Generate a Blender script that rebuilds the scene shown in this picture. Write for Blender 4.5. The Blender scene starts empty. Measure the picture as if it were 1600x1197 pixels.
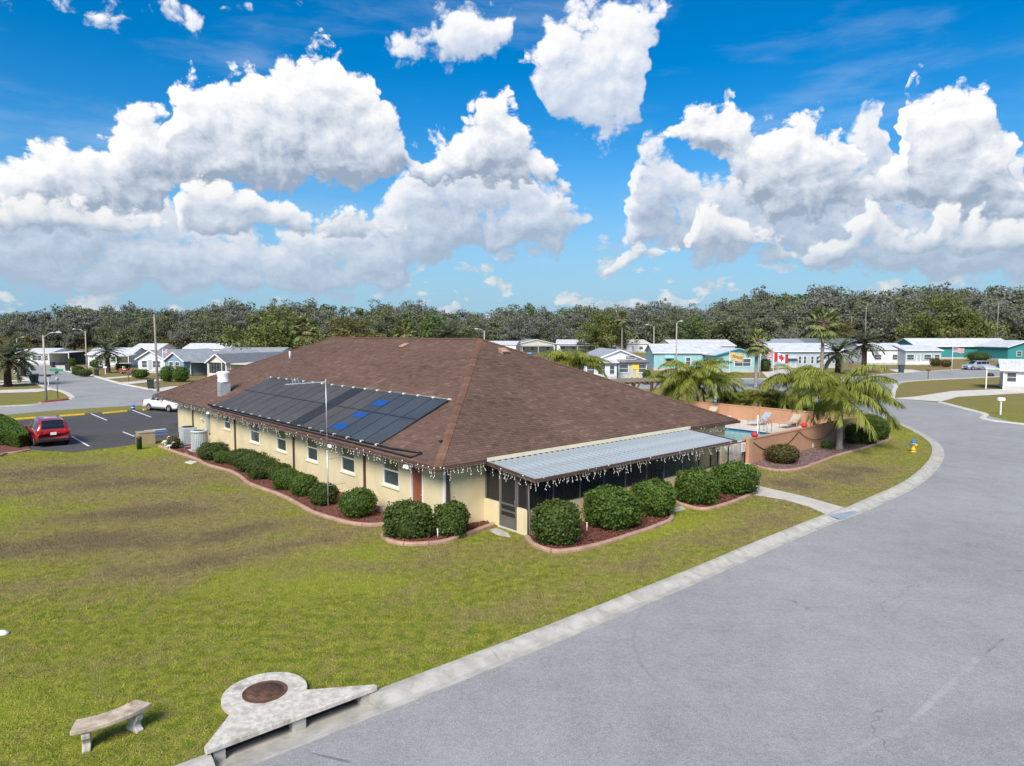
import bpy, math, random
import numpy as np
from mathutils import Vector, Matrix
R = math.radians
rng = np.random.default_rng(7)
random.seed(7)
scene = bpy.context.scene
col = scene.collection

# ------------------------------------------------------------------ camera
F_PX, CX, CY, CAM_H, HORIZON = 1067.0, 800.0, 598.5, 7.15, 519.0
PITCH = math.atan((CY - HORIZON) / F_PX)
cam_d = bpy.data.cameras.new('camera')
cam_d.sensor_width = 36.0
cam_d.sensor_fit = 'HORIZONTAL'
cam_d.lens = 36.0 * F_PX / 1600.0
cam_d.clip_start = 0.1
cam_d.clip_end = 6000
cam = bpy.data.objects.new('camera', cam_d)
cam.location = (0, 0, CAM_H)
cam.rotation_euler = (R(90) - PITCH, 0, 0)
col.objects.link(cam)
scene.camera = cam

# ------------------------------------------------------------------ render settings
scene.view_settings.view_transform = 'Standard'
scene.view_settings.look = 'None'
scene.view_settings.gamma = 1.0
scene.view_settings.exposure = 1.7
scene.view_settings.use_curve_mapping = False
scene.render.engine = 'CYCLES'
scene.cycles.use_denoising = True
scene.cycles.max_bounces = 6
scene.cycles.transparent_max_bounces = 10
scene.cycles.sample_clamp_indirect = 6

# ------------------------------------------------------------------ node expressions
class X:
    """a shader socket that can be used in arithmetic"""
    def __init__(s, nt, sock): s.nt, s.s = nt, sock
    def _m(s, op, *a, clamp=False):
        n = s.nt.nodes.new('ShaderNodeMath'); n.operation = op; n.use_clamp = clamp
        for i, v in enumerate((s,) + a):
            if isinstance(v, X): s.nt.links.new(v.s, n.inputs[i])
            else: n.inputs[i].default_value = float(v)
        return X(s.nt, n.outputs[0])
    def __add__(s, o): return s._m('ADD', o)
    def __radd__(s, o): return s._m('ADD', o)
    def __sub__(s, o): return s._m('SUBTRACT', o)
    def __rsub__(s, o): return (s * -1.0) + o
    def __mul__(s, o): return s._m('MULTIPLY', o)
    def __rmul__(s, o): return s._m('MULTIPLY', o)
    def __truediv__(s, o): return s._m('DIVIDE', o)
    def max(s, o): return s._m('MAXIMUM', o)
    def min(s, o): return s._m('MINIMUM', o)
    def smax(s, o, k): return s._m('SMOOTH_MAX', o, k)
    def sqrt(s): return s._m('SQRT')
    def abs(s): return s._m('ABSOLUTE')
    def sat(s): return s._m('ADD', 0.0, clamp=True)
    def step(s, lo, hi, o0=0.0, o1=1.0):
        n = s.nt.nodes.new('ShaderNodeMapRange'); n.interpolation_type = 'SMOOTHSTEP'
        s.nt.links.new(s.s, n.inputs[0])
        for i, v in enumerate((lo, hi, o0, o1)):
            if isinstance(v, X): s.nt.links.new(v.s, n.inputs[1 + i])
            else: n.inputs[1 + i].default_value = v
        return X(s.nt, n.outputs[0])

def vec(nt, x, y, z=0.0):
    n = nt.nodes.new('ShaderNodeCombineXYZ')
    for i, v in enumerate((x, y, z)):
        if isinstance(v, X): nt.links.new(v.s, n.inputs[i])
        else: n.inputs[i].default_value = v
    return X(nt, n.outputs[0])
def xyz(nt, v):
    n = nt.nodes.new('ShaderNodeSeparateXYZ'); nt.links.new(v.s, n.inputs[0])
    return [X(nt, o) for o in n.outputs]
def noise(nt, v, scale, detail=3.0, rough=0.5, dims='3D', out=0):
    n = nt.nodes.new('ShaderNodeTexNoise'); n.noise_dimensions = dims
    if v is not None: nt.links.new(v.s, n.inputs['Vector'])
    n.inputs['Scale'].default_value = scale; n.inputs['Detail'].default_value = detail
    n.inputs['Roughness'].default_value = rough
    return X(nt, n.outputs[out])
def voro(nt, v, scale, detail=0.0, rough=0.5, dims='2D', feature='F1', out=0):
    n = nt.nodes.new('ShaderNodeTexVoronoi'); n.voronoi_dimensions = dims; n.feature = feature
    nt.links.new(v.s, n.inputs['Vector'])
    n.inputs['Scale'].default_value = scale; n.inputs['Detail'].default_value = detail
    n.inputs['Roughness'].default_value = rough
    return X(nt, n.outputs[out])
def mixc(nt, fac, a, b):
    n = nt.nodes.new('ShaderNodeMix'); n.data_type = 'RGBA'
    for i, v in ((0, fac), (6, a), (7, b)):
        if isinstance(v, X): nt.links.new(v.s, n.inputs[i])
        elif i == 0: n.inputs[0].default_value = v
        else: n.inputs[i].default_value = tuple(v[:3]) + (1,)
    return X(nt, n.outputs[2])
def ramp(nt, fac, stops):
    n = nt.nodes.new('ShaderNodeValToRGB'); nt.links.new(fac.s, n.inputs[0])
    e = n.color_ramp.elements
    while len(e) < len(stops): e.new(0.5)
    for el, (p, c) in zip(e, stops): el.position = p; el.color = tuple(c[:3]) + (1,)
    return X(nt, n.outputs[0])
# ------------------------------------------------------------------ sun and sky
SUN_EL, SUN_AZ = R(42), R(-163)        # azimuth from +Y (view direction) towards +X; sun stands behind the camera, to its left
sun_d = bpy.data.lights.new('sun', 'SUN')
sun_d.energy = 1.7
sun_d.angle = R(26)
sun_d.color = (1.0, 0.94, 0.85)
sun = bpy.data.objects.new('sun', sun_d)
sv = Vector((math.sin(SUN_AZ) * math.cos(SUN_EL), math.cos(SUN_AZ) * math.cos(SUN_EL), math.sin(SUN_EL)))
sun.rotation_euler = sv.to_track_quat('Z', 'Y').to_euler()
sun.location = (-20, -20, 60)
col.objects.link(sun)

world = bpy.data.worlds.new('World')
scene.world = world
world.use_nodes = True
wt = world.node_tree
wt.nodes.clear()
w_out = wt.nodes.new('ShaderNodeOutputWorld')
w_bg = wt.nodes.new('ShaderNodeBackground')
w_bg.inputs[1].default_value = 0.05
wt.links.new(w_bg.outputs[0], w_out.inputs[0])
sky = wt.nodes.new('ShaderNodeTexSky')
sky.sky_type = 'NISHITA'
sky.sun_disc = False
sky.sun_elevation = SUN_EL
sky.sun_rotation = SUN_AZ
sky.air_density = 1.0
sky.dust_density = 0.3
sky.ozone_density = 3.0
tc = wt.nodes.new('ShaderNodeTexCoord')
D = X(wt, tc.outputs['Generated'])
dx, dy, dz = xyz(wt, D)
az = dx._m('ARCTAN2', dy) * (180 / math.pi)
el = dz._m('ARCSINE') * (180 / math.pi)

def pix_dir(px, py):
    u, v = (px - CX) / F_PX, (CY - py) / F_PX
    d = Vector((u, math.cos(PITCH) + v * math.sin(PITCH), -math.sin(PITCH) + v * math.cos(PITCH))).normalized()
    return math.degrees(math.atan2(d.x, d.y)), math.degrees(math.asin(d.z))


# cumulus banks as the photo shows them: (column, top row, base row) in photo pixels, turned into compass directions
BANK_BACK = [[(0,235,470),(60,215,470),(110,205,470),(180,250,470),(250,300,470),(330,340,470),(420,350,470),(500,330,470),(580,330,470),(620,280,470),(650,250,440),(690,225,405),(730,235,402),(780,240,405),(830,255,405),(870,280,400),(900,315,370)],
             [(985,330,400),(1000,235,395),(1020,195,395),(1045,215,395),(1070,250,395),(1110,255,415),(1200,230,420),(1300,230,430),(1330,200,435),(1355,160,435),(1385,165,435),(1400,230,440),(1500,240,450),(1600,220,455)]]
BANK_MID = [[(0,262,355),(25,225,352),(60,212,352),(100,222,350),(150,205,348),(172,182,345),(192,160,340),(215,152,335),(240,160,325),(252,185,312),(262,135,305),(282,104,303),(302,108,302),(330,128,302),(365,112,304),(395,98,304),(430,96,303),(462,80,302),(480,60,302),(505,54,302),(525,64,301),(548,92,298),(575,118,296),(602,150,290),(622,185,284),(640,215,272),(655,222,300),(690,200,296),(722,180,292),(748,165,285),(770,135,290),(785,124,290),(800,150,292),(818,195,295),(850,232,298),(875,262,304),(900,292,312)],
            [(1065,185,235),(1085,155,245),(1115,147,258),(1145,152,300),(1165,178,330),(1200,188,345),(1230,180,350),(1262,165,350),(1290,168,345),(1318,182,335),(1335,225,330),(1352,258,325),(1385,250,330),(1415,225,335),(1415,130,335),(1440,122,340),(1470,135,345),(1505,125,350),(1532,122,350),(1545,168,350),(1575,182,352),(1585,205,355),(1588,250,360),(1600,270,360)]]
BANK_FRONT = [[(0,300,372),(40,290,370),(100,310,365),(170,320,368),(230,330,372),(255,350,372)],
              [(268,320,368),(282,268,370),(310,264,372),(345,285,372),(395,290,372),(450,305,370),(505,330,368),(540,325,372),(575,312,378),(600,330,380),(612,355,370)],
              [(955,430,437),(972,372,436),(1000,366,405),(1022,375,404),(1036,380,400),(1060,385,396)],
              [(1068,360,385),(1090,320,392),(1130,318,396),(1180,335,396),(1215,362,412),(1250,378,416),(1290,362,416),(1310,350,412),(1335,330,400),(1350,312,400),(1365,318,400),(1385,345,402),(1415,358,400),(1440,352,398),(1460,300,396),(1480,304,396),(1500,340,398),(1535,320,400),(1560,335,405),(1600,330,410)]]
BANK_TOP = [[(40,0,2),(55,0,14),(90,0,26),(140,0,36),(175,0,48),(200,0,40),(230,0,26),(270,0,30),(300,0,60),(315,0,50),(335,0,20),(400,0,16),(450,0,4)],
            [(592,66,74),(612,50,92),(640,46,96),(662,36,92),(676,10,84),(690,0,112),(720,0,108),(760,0,104),(785,0,100),(798,0,70),(806,2,30)],
            [(826,86,112),(838,74,126),(850,60,150),(858,18,185),(876,2,205),(905,-8,215),(940,-12,240),(975,-12,230),(1000,-10,190),(1018,-8,100),(1040,0,40),(1055,0,15)]]
AZ0, AZ1, EL0, EL1 = -40.0, 40.0, -2.0, 33.0

def curve(nt, x, pts, rest):
    n = nt.nodes.new('ShaderNodeFloatCurve')
    cu = n.mapping.curves[0]
    allp = []
    for run in pts:
        allp += [(run[0][0] - 0.0008, rest)] + run + [(run[-1][0] + 0.0008, rest)]
    allp = [(0.0, rest)] + [p for p in allp if 0 < p[0] < 1] + [(1.0, rest)]
    cu.points[0].location = allp[0]; cu.points[1].location = allp[-1]
    for p in allp[1:-1]: cu.points.new(*p)
    for p in cu.points: p.handle_type = 'VECTOR'
    n.mapping.update()
    nt.links.new(x.s, n.inputs['Value'])
    return X(nt, n.outputs[0])

def bank_tables(bank):
    tops, bots = [], []
    ends = [((pix_dir(r[0][0], r[0][1])[0] - AZ0) / (AZ1 - AZ0), (pix_dir(r[-1][0], r[-1][1])[0] - AZ0) / (AZ1 - AZ0)) for r in bank]
    for ri, run in enumerate(bank):
        t, b = [], []
        lx = -1
        for (px, ty, by) in run:
            a, e = pix_dir(px, ty)
            _, e2 = pix_dir(px, by)
            x = max((a - AZ0) / (AZ1 - AZ0), lx + 0.0015); lx = x
            t.append((x, (e - EL0) / (EL1 - EL0))); b.append((x, (e2 - EL0) / (EL1 - EL0)))
        for lst, side in ((0, -1), (-1, 1)):            # a bank thins out towards its ends
            x = t[lst][0]; m = (t[lst][1] + b[lst][1]) / 2
            gap = (ends[ri][0] - ends[ri - 1][1] if ri else 1) if side < 0 else (ends[ri + 1][0] - ends[ri][1] if ri + 1 < len(ends) else 1)
            q = (x + side * max(0.0006, min(0.016, gap * 0.3)), m)
            for arr in (t, b):
                arr.insert(0, q) if side < 0 else arr.append(q)
        tops.append(t); bots.append(b)
    return tops, bots

LIGHT = (-0.5, 0.75)                      # step towards the sun on the sky, degrees
def billow(pa, pe, seed):
    v = vec(wt, pa + seed, pe * 1.2, 0.0)
    wn = noise(wt, v, 0.25, 3.0, 0.55, '2D', out=1)
    wx, wy, _ = xyz(wt, wn)
    v2 = vec(wt, pa + seed + (wx - 0.5) * 1.7, pe * 1.2 + (wy - 0.5) * 1.7, 0.0)
    b = 1.02 - voro(wt, v2, 0.36, 5.0, 0.58, '2D') * 1.35 + (noise(wt, v2, 0.7, 6.0, 0.6, '2D') - 0.5) * 0.55
    return b, pa + (wx - 0.5) * 3.6, pe + (wy - 0.5) * 2.2
P2 = [(az, el), (az + LIGHT[0], el + LIGHT[1])]
BIL, P2W = [], []
for a, e in P2:
    b_, a_, e_ = billow(a, e, 0.0)
    BIL.append(b_); P2W.append((a_, e_))
GEN = [(noise(wt, vec(wt, a, e * 1.7, 0.0), 0.05, 2.0, 0.5, '2D') - 0.53) * 12.0 for a, e in P2]
OUTSIDE = az.abs().step(38.0, 46.0).max(el.step(27.0, 33.0))

def cloud_layer(bank, bump, thick, edge, contrast, lift, generic):
    tops, bots = bank_tables(bank)
    hs = []
    for (pa, pe), bil, gen in zip(P2W, BIL, GEN):
        x = ((pa - AZ0) / (AZ1 - AZ0)).sat()
        t = curve(wt, x, tops, 0.0) * (EL1 - EL0) + EL0
        b = curve(wt, x, bots, 1.0) * (EL1 - EL0) + EL0
        if not hs: rel = ((pe - b) / (t - b).max(0.6)).sat()
        f = (t - pe).min((pe - b) * 1.1).min(thick).max(-3.0)
        if generic: f = f.max(OUTSIDE * 6.0 - 6.0 + gen.min(thick))
        hs.append(f + bil * bump)
    cov = hs[0].step(-0.15, edge)
    lit = (hs[0] - hs[1]) * contrast + 0.5 + lift + (rel - 0.46) * 0.72
    return cov, lit, hs[0]
sky_rgb = wt.nodes.new('ShaderNodeHueSaturation')
sky_rgb.inputs['Saturation'].default_value = 1.5
sky_rgb.inputs['Value'].default_value = 0.88
wt.links.new(sky.outputs[0], sky_rgb.inputs['Color'])
cur = X(wt, sky_rgb.outputs[0])
cur = mixc(wt, el.step(17.0, -1.0) * 0.9, cur, (1.45, 2.85, 4.3))
# thin high cirrus
cv = vec(wt, az * 0.35, el * 1.6, 2.0)
cw = noise(wt, cv, 0.12, 5.0, 0.6)
cir = noise(wt, vec(wt, az * 0.5 + cw * 6.0, el * 2.2, 8.0), 0.09, 6.0, 0.6).step(0.50, 0.80) * el.step(2.0, 14.0) * 0.3
cur = mixc(wt, cir, cur, (4.4, 4.9, 5.6))
WHITE = (9.6, 9.7, 9.8)
def scalec_(c, k): return tuple(x * k for x in c)
def over(cur, layer, dark, mid, light, alpha):
    cov, lit, h = layer
    c = ramp(wt, lit.sat(), [(0.06, dark), (0.45, mid), (0.80, light), (1.0, scalec_(light, 1.05))])
    airy = el.step(0.0, 12.0, 0.5, 0.0)          # the air in front of low, distant banks
    c = mixc(wt, airy, c, (2.7, 3.55, 4.4))
    return mixc(wt, cov * alpha, cur, c)
S10 = lambda r, g, b: (r * 8.6, g * 8.6, b * 8.7)
# small far cumulus above the horizon all round
lw = noise(wt, vec(wt, az, el * 2.2, 0.0), 0.3, 5.0, 0.55, '2D')
low = (lw + BIL[0] * 0.12 - 0.05).step(0.47, 0.58) * el.step(10.0, 5.5) * el.step(-0.5, 1.0)
lc = mixc(wt, (BIL[0] - BIL[1] * 0.6 + 0.45).sat(), (2.9, 3.5, 4.2), (5.2, 5.2, 5.0))
cur = mixc(wt, low * 0.75, cur, lc)
cur = over(cur, cloud_layer(BANK_BACK, 1.3, 1.8, 0.9, 0.17, -0.12, True), S10(.27,.335,.43), S10(.43,.49,.575), S10(.62,.635,.66), 1.0)
cur = over(cur, cloud_layer(BANK_TOP, 1.3, 2.0, 0.9, 0.16, 0.02, False), S10(.34,.41,.52), S10(.49,.54,.62), S10(.70,.70,.70), 0.97)
cur = over(cur, cloud_layer(BANK_MID, 1.4, 2.6, 0.55, 0.18, -0.05, False), S10(.24,.30,.385), S10(.49,.53,.59), S10(.70,.70,.70), 1.0)
cur = over(cur, cloud_layer(BANK_FRONT, 1.1, 1.5, 0.5, 0.2, -0.04, False), S10(.24,.30,.38), S10(.47,.51,.565), S10(.69,.685,.67), 0.95)
wt.links.new(cur.s, w_bg.inputs[0])
world.cycles.sampling_method = 'MANUAL'
world.cycles.sample_map_resolution = 512
# ------------------------------------------------------------------ helpers
def ray(px, py):
    u, v = (px - CX) / F_PX, (CY - py) / F_PX
    return Vector((u, math.cos(PITCH) + v * math.sin(PITCH), -math.sin(PITCH) + v * math.cos(PITCH)))
def P(px, py, z=0.0):
    """where the ray through a photo pixel meets the horizontal plane z"""
    d = ray(px, py); t = (z - CAM_H) / d.z
    return Vector((d.x * t, d.y * t, z))
def on_plane(px, py, p0, n):
    d = ray(px, py); c = Vector((0, 0, CAM_H)); n = Vector(n)
    return c + d * ((Vector(p0) - c).dot(n) / d.dot(n))
def at_depth(px, y, z=None, py=None):
    """point at forward distance y in the column of a pixel"""
    d = ray(px, 519 if py is None else py); t = y / d.y
    p = Vector((d.x * t, y, CAM_H + d.z * t))
    if z is not None: p.z = z
    return p

def tag(o, label=None, cat=None, group=None, kind=None):
    if label: o['label'] = label
    if cat: o['category'] = cat
    if group: o['group'] = group
    if kind: o['kind'] = kind
    return o
def empty(name, loc=(0, 0, 0), rz=0.0, label=None, cat=None, group=None, kind=None):
    o = bpy.data.objects.new(name, None)
    o.empty_display_size = 0.2
    o.location = loc; o.rotation_euler = (0, 0, rz)
    col.objects.link(o)
    return tag(o, label, cat, group, kind)
def link(name, me, parent=None, loc=None, rz=None):
    o = bpy.data.objects.new(name, me); col.objects.link(o)
    if parent is not None: o.parent = parent
    if loc is not None: o.location = loc
    if rz is not None: o.rotation_euler = (0, 0, rz)
    return o
def copy_tree(o, parent=None):
    c = o.copy(); col.objects.link(c); c.parent = parent
    for ch in KIDS(o): copy_tree(ch, c)
    return c
def KIDS(o):
    return [c for c in bpy.data.objects if c.parent == o]

class MB:
    """mesh collector: boxes, tubes, prisms, sheets joined into one mesh"""
    def __init__(s): s.v, s.f, s.m, s.mi, s.sm = [], [], [], 0, []
    def add(s, vs, fs, smooth=False):
        b = len(s.v); s.v += [tuple(x) for x in vs]
        for f in fs: s.f.append([i + b for i in f]); s.m.append(s.mi); s.sm.append(smooth)
        return s
    def box(s, c, d, rz=0.0, M=None):
        x, y, z = d[0] / 2, d[1] / 2, d[2] / 2
        vs = [Vector((i * x, j * y, k * z)) for k in (-1, 1) for j in (-1, 1) for i in (-1, 1)]
        if rz: vs = [Matrix.Rotation(rz, 3, 'Z') @ v for v in vs]
        if M is not None: vs = [M @ v for v in vs]
        vs = [v + Vector(c) for v in vs]
        return s.add(vs, [(0, 2, 3, 1), (4, 5, 7, 6), (0, 1, 5, 4), (2, 6, 7, 3), (0, 4, 6, 2), (1, 3, 7, 5)])
    def bar(s, a, b, w, h=None):
        """square bar from a to b"""
        a, b = Vector(a), Vector(b); h = h or w
        t = (b - a).normalized()
        up = Vector((0, 0, 1)) if abs(t.z) < 0.95 else Vector((0, 1, 0))
        sx = t.cross(up).normalized(); sy = sx.cross(t)
        vs = [p + sx * i * w / 2 + sy * j * h / 2 for p in (a, b) for (i, j) in ((-1, -1), (1, -1), (1, 1), (-1, 1))]
        return s.add(vs, [(0, 3, 2, 1), (4, 5, 6, 7), (0, 1, 5, 4), (1, 2, 6, 5), (2, 3, 7, 6), (3, 0, 4, 7)])
    def tube(s, pts, r, n=8, caps=True, smooth=True):
        pts = [Vector(p) for p in pts]
        rs = r if isinstance(r, (list, tuple)) else [r] * len(pts)
        vs, fs = [], []
        for i, p in enumerate(pts):
            t = (pts[min(i + 1, len(pts) - 1)] - pts[max(i - 1, 0)])
            t = t.normalized() if t.length > 1e-9 else Vector((0, 0, 1))
            up = Vector((0, 0, 1)) if abs(t.z) < 0.9 else Vector((1, 0, 0))
            sx = t.cross(up).normalized(); sy = sx.cross(t)
            for k in range(n):
                a = 2 * math.pi * k / n
                vs.append(p + (sx * math.cos(a) + sy * math.sin(a)) * rs[i])
        for i in range(len(pts) - 1):
            for k in range(n):
                k2 = (k + 1) % n
                fs.append((i * n + k, i * n + k2, (i + 1) * n + k2, (i + 1) * n + k))
        if caps:
            fs.append(tuple(range(n))[::-1]); fs.append(tuple((len(pts) - 1) * n + k for k in range(n)))
        return s.add(vs, fs, smooth)
    def lathe(s, c, prof, n=20, smooth=True, sx=1.0, sy=1.0):
        vs, fs = [], []
        for (r, z) in prof:
            for k in range(n):
                a = 2 * math.pi * k / n
                vs.append((c[0] + r * math.cos(a) * sx, c[1] + r * math.sin(a) * sy, c[2] + z))
        for i in range(len(prof) - 1):
            for k in range(n):
                k2 = (k + 1) % n
                fs.append((i * n + k, i * n + k2, (i + 1) * n + k2, (i + 1) * n + k))
        fs.append(tuple(range(n))[::-1]); fs.append(tuple((len(prof) - 1) * n + k for k in range(n)))
        return s.add(vs, fs, smooth)
    def prism(s, poly, z0, z1):
        n = len(poly)
        if sum(poly[i][0] * poly[(i + 1) % n][1] - poly[(i + 1) % n][0] * poly[i][1] for i in range(n)) < 0: poly = poly[::-1]
        vs = [(p[0], p[1], z0) for p in poly] + [(p[0], p[1], z1) for p in poly]
        fs = [tuple(range(n))[::-1], tuple(range(n, 2 * n))] + [(i, (i + 1) % n, n + (i + 1) % n, n + i) for i in range(n)]
        return s.add(vs, fs)
    def quad(s, a, b, c, d): return s.add([a, b, c, d], [(0, 1, 2, 3)])
    def build(s, name, mats, parent=None, loc=None, rz=None, bevel=0.0):
        me = s.mesh(name, mats)
        o = link(name, me, parent, loc, rz)
        if bevel:
            b = o.modifiers.new('bevel', 'BEVEL'); b.width = bevel; b.segments = 2; b.limit_method = 'ANGLE'
        return o
    def mesh(s, name, mats):
        me = bpy.data.meshes.new(name)
        me.from_pydata(s.v, [], s.f)
        for m in (mats if isinstance(mats, (list, tuple)) else [mats]): me.materials.append(m)
        if isinstance(mats, (list, tuple)) and len(mats) > 1: me.polygons.foreach_set('material_index', s.m)
        me.polygons.foreach_set('use_smooth', s.sm)
        me.update()
        return me

def np_mesh(name, verts, quads=None, tris=None, mats=None, attr=None, smooth=False):
    """fast mesh from arrays; attr = per-vertex float called 'shade'"""
    me = bpy.data.meshes.new(name)
    verts = np.asarray(verts, np.float32).reshape(-1, 3)
    me.vertices.add(len(verts)); me.vertices.foreach_set('co', verts.ravel())
    parts, starts, tot = [], [], 0
    for a, k in ((quads, 4), (tris, 3)):
        if a is None or len(a) == 0: continue
        a = np.asarray(a, np.int32).reshape(-1, k)
        parts.append(a.ravel()); starts.append(tot + np.arange(len(a)) * k); tot += a.size
    me.loops.add(tot); me.loops.foreach_set('vertex_index', np.concatenate(parts))
    st = np.concatenate(starts).astype(np.int32)
    me.polygons.add(len(st)); me.polygons.foreach_set('loop_start', st)
    if attr is not None:
        at = me.attributes.new('shade', 'FLOAT', 'POINT'); at.data.foreach_set('value', np.asarray(attr, np.float32).ravel())
    for m in (mats if isinstance(mats, (list, tuple)) else [mats]): me.materials.append(m)
    me.update(calc_edges=True)
    me.polygons.foreach_set('use_smooth', np.full(len(st), smooth))
    return me

# ------------------------------------------------------------------ materials
def new_mat(name):
    m = bpy.data.materials.new(name); m.use_nodes = True
    nt = m.node_tree; nt.nodes.clear()
    out = nt.nodes.new('ShaderNodeOutputMaterial'); b = nt.nodes.new('ShaderNodeBsdfPrincipled')
    nt.links.new(b.outputs[0], out.inputs[0])
    return m, nt, b
def setin(nt, b, name, v):
    s = b.inputs[name]
    if isinstance(v, X): nt.links.new(v.s, s)
    elif isinstance(v, (tuple, list)): s.default_value = tuple(v[:3]) + (1,)
    else: s.default_value = v
def bump(nt, b, h, dist, strength=1.0):
    n = nt.nodes.new('ShaderNodeBump'); n.inputs['Distance'].default_value = dist; n.inputs['Strength'].default_value = strength
    nt.links.new(h.s, n.inputs['Height']); nt.links.new(n.outputs[0], b.inputs['Normal'])
def wpos(nt): return X(nt, nt.nodes.new('ShaderNodeNewGeometry').outputs['Position'])
def opos(nt): return X(nt, nt.nodes.new('ShaderNodeTexCoord').outputs['Object'])
def attrf(nt, name='shade'):
    n = nt.nodes.new('ShaderNodeAttribute'); n.attribute_name = name; return X(nt, n.outputs['Fac'])
def orand(nt): return X(nt, nt.nodes.new('ShaderNodeObjectInfo').outputs['Random'])
def scalec(c, k): return tuple(min(1.0, x * k) for x in c[:3])

def paint(name, c, rough=0.6, var=0.12, scale=3.0, dirt=0.0, bumpd=0.0, bscale=60.0, metal=0.0, spec=0.5, rnd=0.0, coat=0.0):
    """weathered plain surface: colour drifting by noise, optional streaky dirt and fine relief"""
    m, nt, b = new_mat(name)
    p = wpos(nt)
    n1 = noise(nt, p, scale, 4.0, 0.6)
    c1 = mixc(nt, n1.step(0.3, 0.7), scalec(c, 1 - var), scalec(c, 1 + var))
    if rnd: c1 = mixc(nt, orand(nt) * rnd, c1, scalec(c, 0.45))
    if dirt:
        x, y, z = xyz(nt, p)
        d = noise(nt, vec(nt, x * 2.5, y * 2.5, z * 0.5), 1.3, 5.0, 0.65).step(0.48, 0.75)
        c1 = mixc(nt, d * dirt, c1, scalec((c[0] * .45, c[1] * .42, c[2] * .36), 1))
    setin(nt, b, 'Base Color', c1)
    setin(nt, b, 'Roughness', (n1 * 0.2 + (rough - 0.1)).sat()); setin(nt, b, 'Metallic', metal)
    b.inputs['Specular IOR Level'].default_value = spec
    if coat: b.inputs['Coat Weight'].default_value = coat; b.inputs['Coat Roughness'].default_value = 0.06
    if bumpd: bump(nt, b, noise(nt, p, bscale, 3.0, 0.6), bumpd)
    return m

M = {}
M['stucco'] = paint('cream_stucco', (0.68, 0.575, 0.355), 0.85, 0.06, 1.2, 0.16, 0.012, 28, spec=0.2)
M['stucco_trim'] = paint('pale_trim', (0.72, 0.66, 0.48), 0.8, 0.05, 1.5, 0.15, spec=0.2)
M['peach'] = paint('peach_stucco', (0.48, 0.265, 0.16), 0.85, 0.07, 0.9, 0.18, 0.01, 30, spec=0.2)
M['white'] = paint('white_paint', (0.78, 0.78, 0.76), 0.55, 0.05, 2.0, 0.10)
M['white_clean'] = paint('white_vinyl', (0.8, 0.8, 0.79), 0.4, 0.03, 2.0)
M['gutter'] = paint('brown_gutter', (0.085, 0.048, 0.036), 0.45, 0.2, 2.0, 0.2)
M['door_red'] = paint('red_brown_door', (0.30, 0.085, 0.04), 0.5, 0.12, 3.0, 0.1)
M['bronze'] = paint('bronze_aluminium', (0.045, 0.04, 0.036), 0.45, 0.15, 4.0)
M['grey_alu'] = paint('grey_aluminium', (0.16, 0.155, 0.145), 0.45, 0.1, 4.0, metal=0.3)
M['galv'] = paint('galvanised_steel', (0.52, 0.55, 0.58), 0.42, 0.12, 5.0, 0.15, metal=0.55)
M['steel'] = paint('steel', (0.45, 0.46, 0.47), 0.35, 0.1, 6.0, metal=0.8)
M['black'] = paint('black_plastic', (0.018, 0.018, 0.02), 0.5, 0.2, 5.0)
M['rubber'] = paint('black_rubber', (0.02, 0.02, 0.021), 0.75, 0.2, 8.0)
M['bulb'] = paint('clear_bulb', (0.75, 0.72, 0.64), 0.3, 0.1, 9.0)
M['wire_white'] = paint('pale_wire', (0.55, 0.5, 0.42), 0.6, 0.2, 9.0)
M['rust'] = paint('rusty_iron', (0.10, 0.048, 0.028), 0.8, 0.35, 9.0, 0.3, 0.004, 60)
M['concrete'] = paint('kerb_concrete', (0.42, 0.40, 0.355), 0.9, 0.16, 2.2, 0.4, 0.006, 60, spec=0.2)
M['void_shade_concrete'] = paint('shade_darkened_drain_concrete', (0.06, 0.055, 0.05), 0.8, 0.2, 3.0, 0.3, spec=0.2)  # drain concrete with the shade of the void put into its colour
M['concrete_pale'] = paint('pale_concrete', (0.56, 0.53, 0.47), 0.9, 0.1, 1.2, 0.2, 0.004, 60, spec=0.2)
M['border'] = paint('pink_border_concrete', (0.40, 0.25, 0.185), 0.9, 0.16, 3.0, 0.3, 0.012, 26, spec=0.2)
M['wood_grey'] = paint('weathered_wood', (0.27, 0.23, 0.19), 0.85, 0.2, 5.0, 0.2)
M['wood_brown'] = paint('brown_timber', (0.13, 0.07, 0.042), 0.8, 0.2, 4.0, 0.2)
M['pole'] = paint('pole_concrete', (0.40, 0.37, 0.32), 0.85, 0.15, 3.0, 0.2)
M['acgrey'] = paint('grey_cabinet', (0.36, 0.40, 0.41), 0.5, 0.06, 3.0, 0.12)
M['acslat'] = paint('pale_cabinet_grille', (0.50, 0.54, 0.54), 0.5, 0.06, 3.0, 0.12)
M['tan_box'] = paint('tan_cabinet', (0.36, 0.29, 0.17), 0.55, 0.08, 3.0, 0.15)
M['rust_box'] = paint('orange_brown_board', (0.42, 0.20, 0.08), 0.6, 0.1, 3.0, 0.2)
M['green_box'] = paint('dark_green_plastic', (0.018, 0.055, 0.032), 0.5, 0.1, 4.0)
M['yellow'] = paint('yellow_paint', (0.72, 0.44, 0.02), 0.6, 0.08, 4.0, 0.25)
M['line_white'] = paint('road_paint_white', (0.70, 0.70, 0.68), 0.7, 0.1, 6.0, 0.25)
M['line_blue'] = paint('road_paint_blue', (0.05, 0.16, 0.50), 0.7, 0.1, 6.0, 0.3)
M['red_kerb'] = paint('red_kerb_paint', (0.30, 0.05, 0.045), 0.7, 0.12, 4.0, 0.3)
M['blue_plastic'] = paint('blue_paint', (0.01, 0.15, 0.55), 0.5, 0.1, 5.0)
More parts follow.
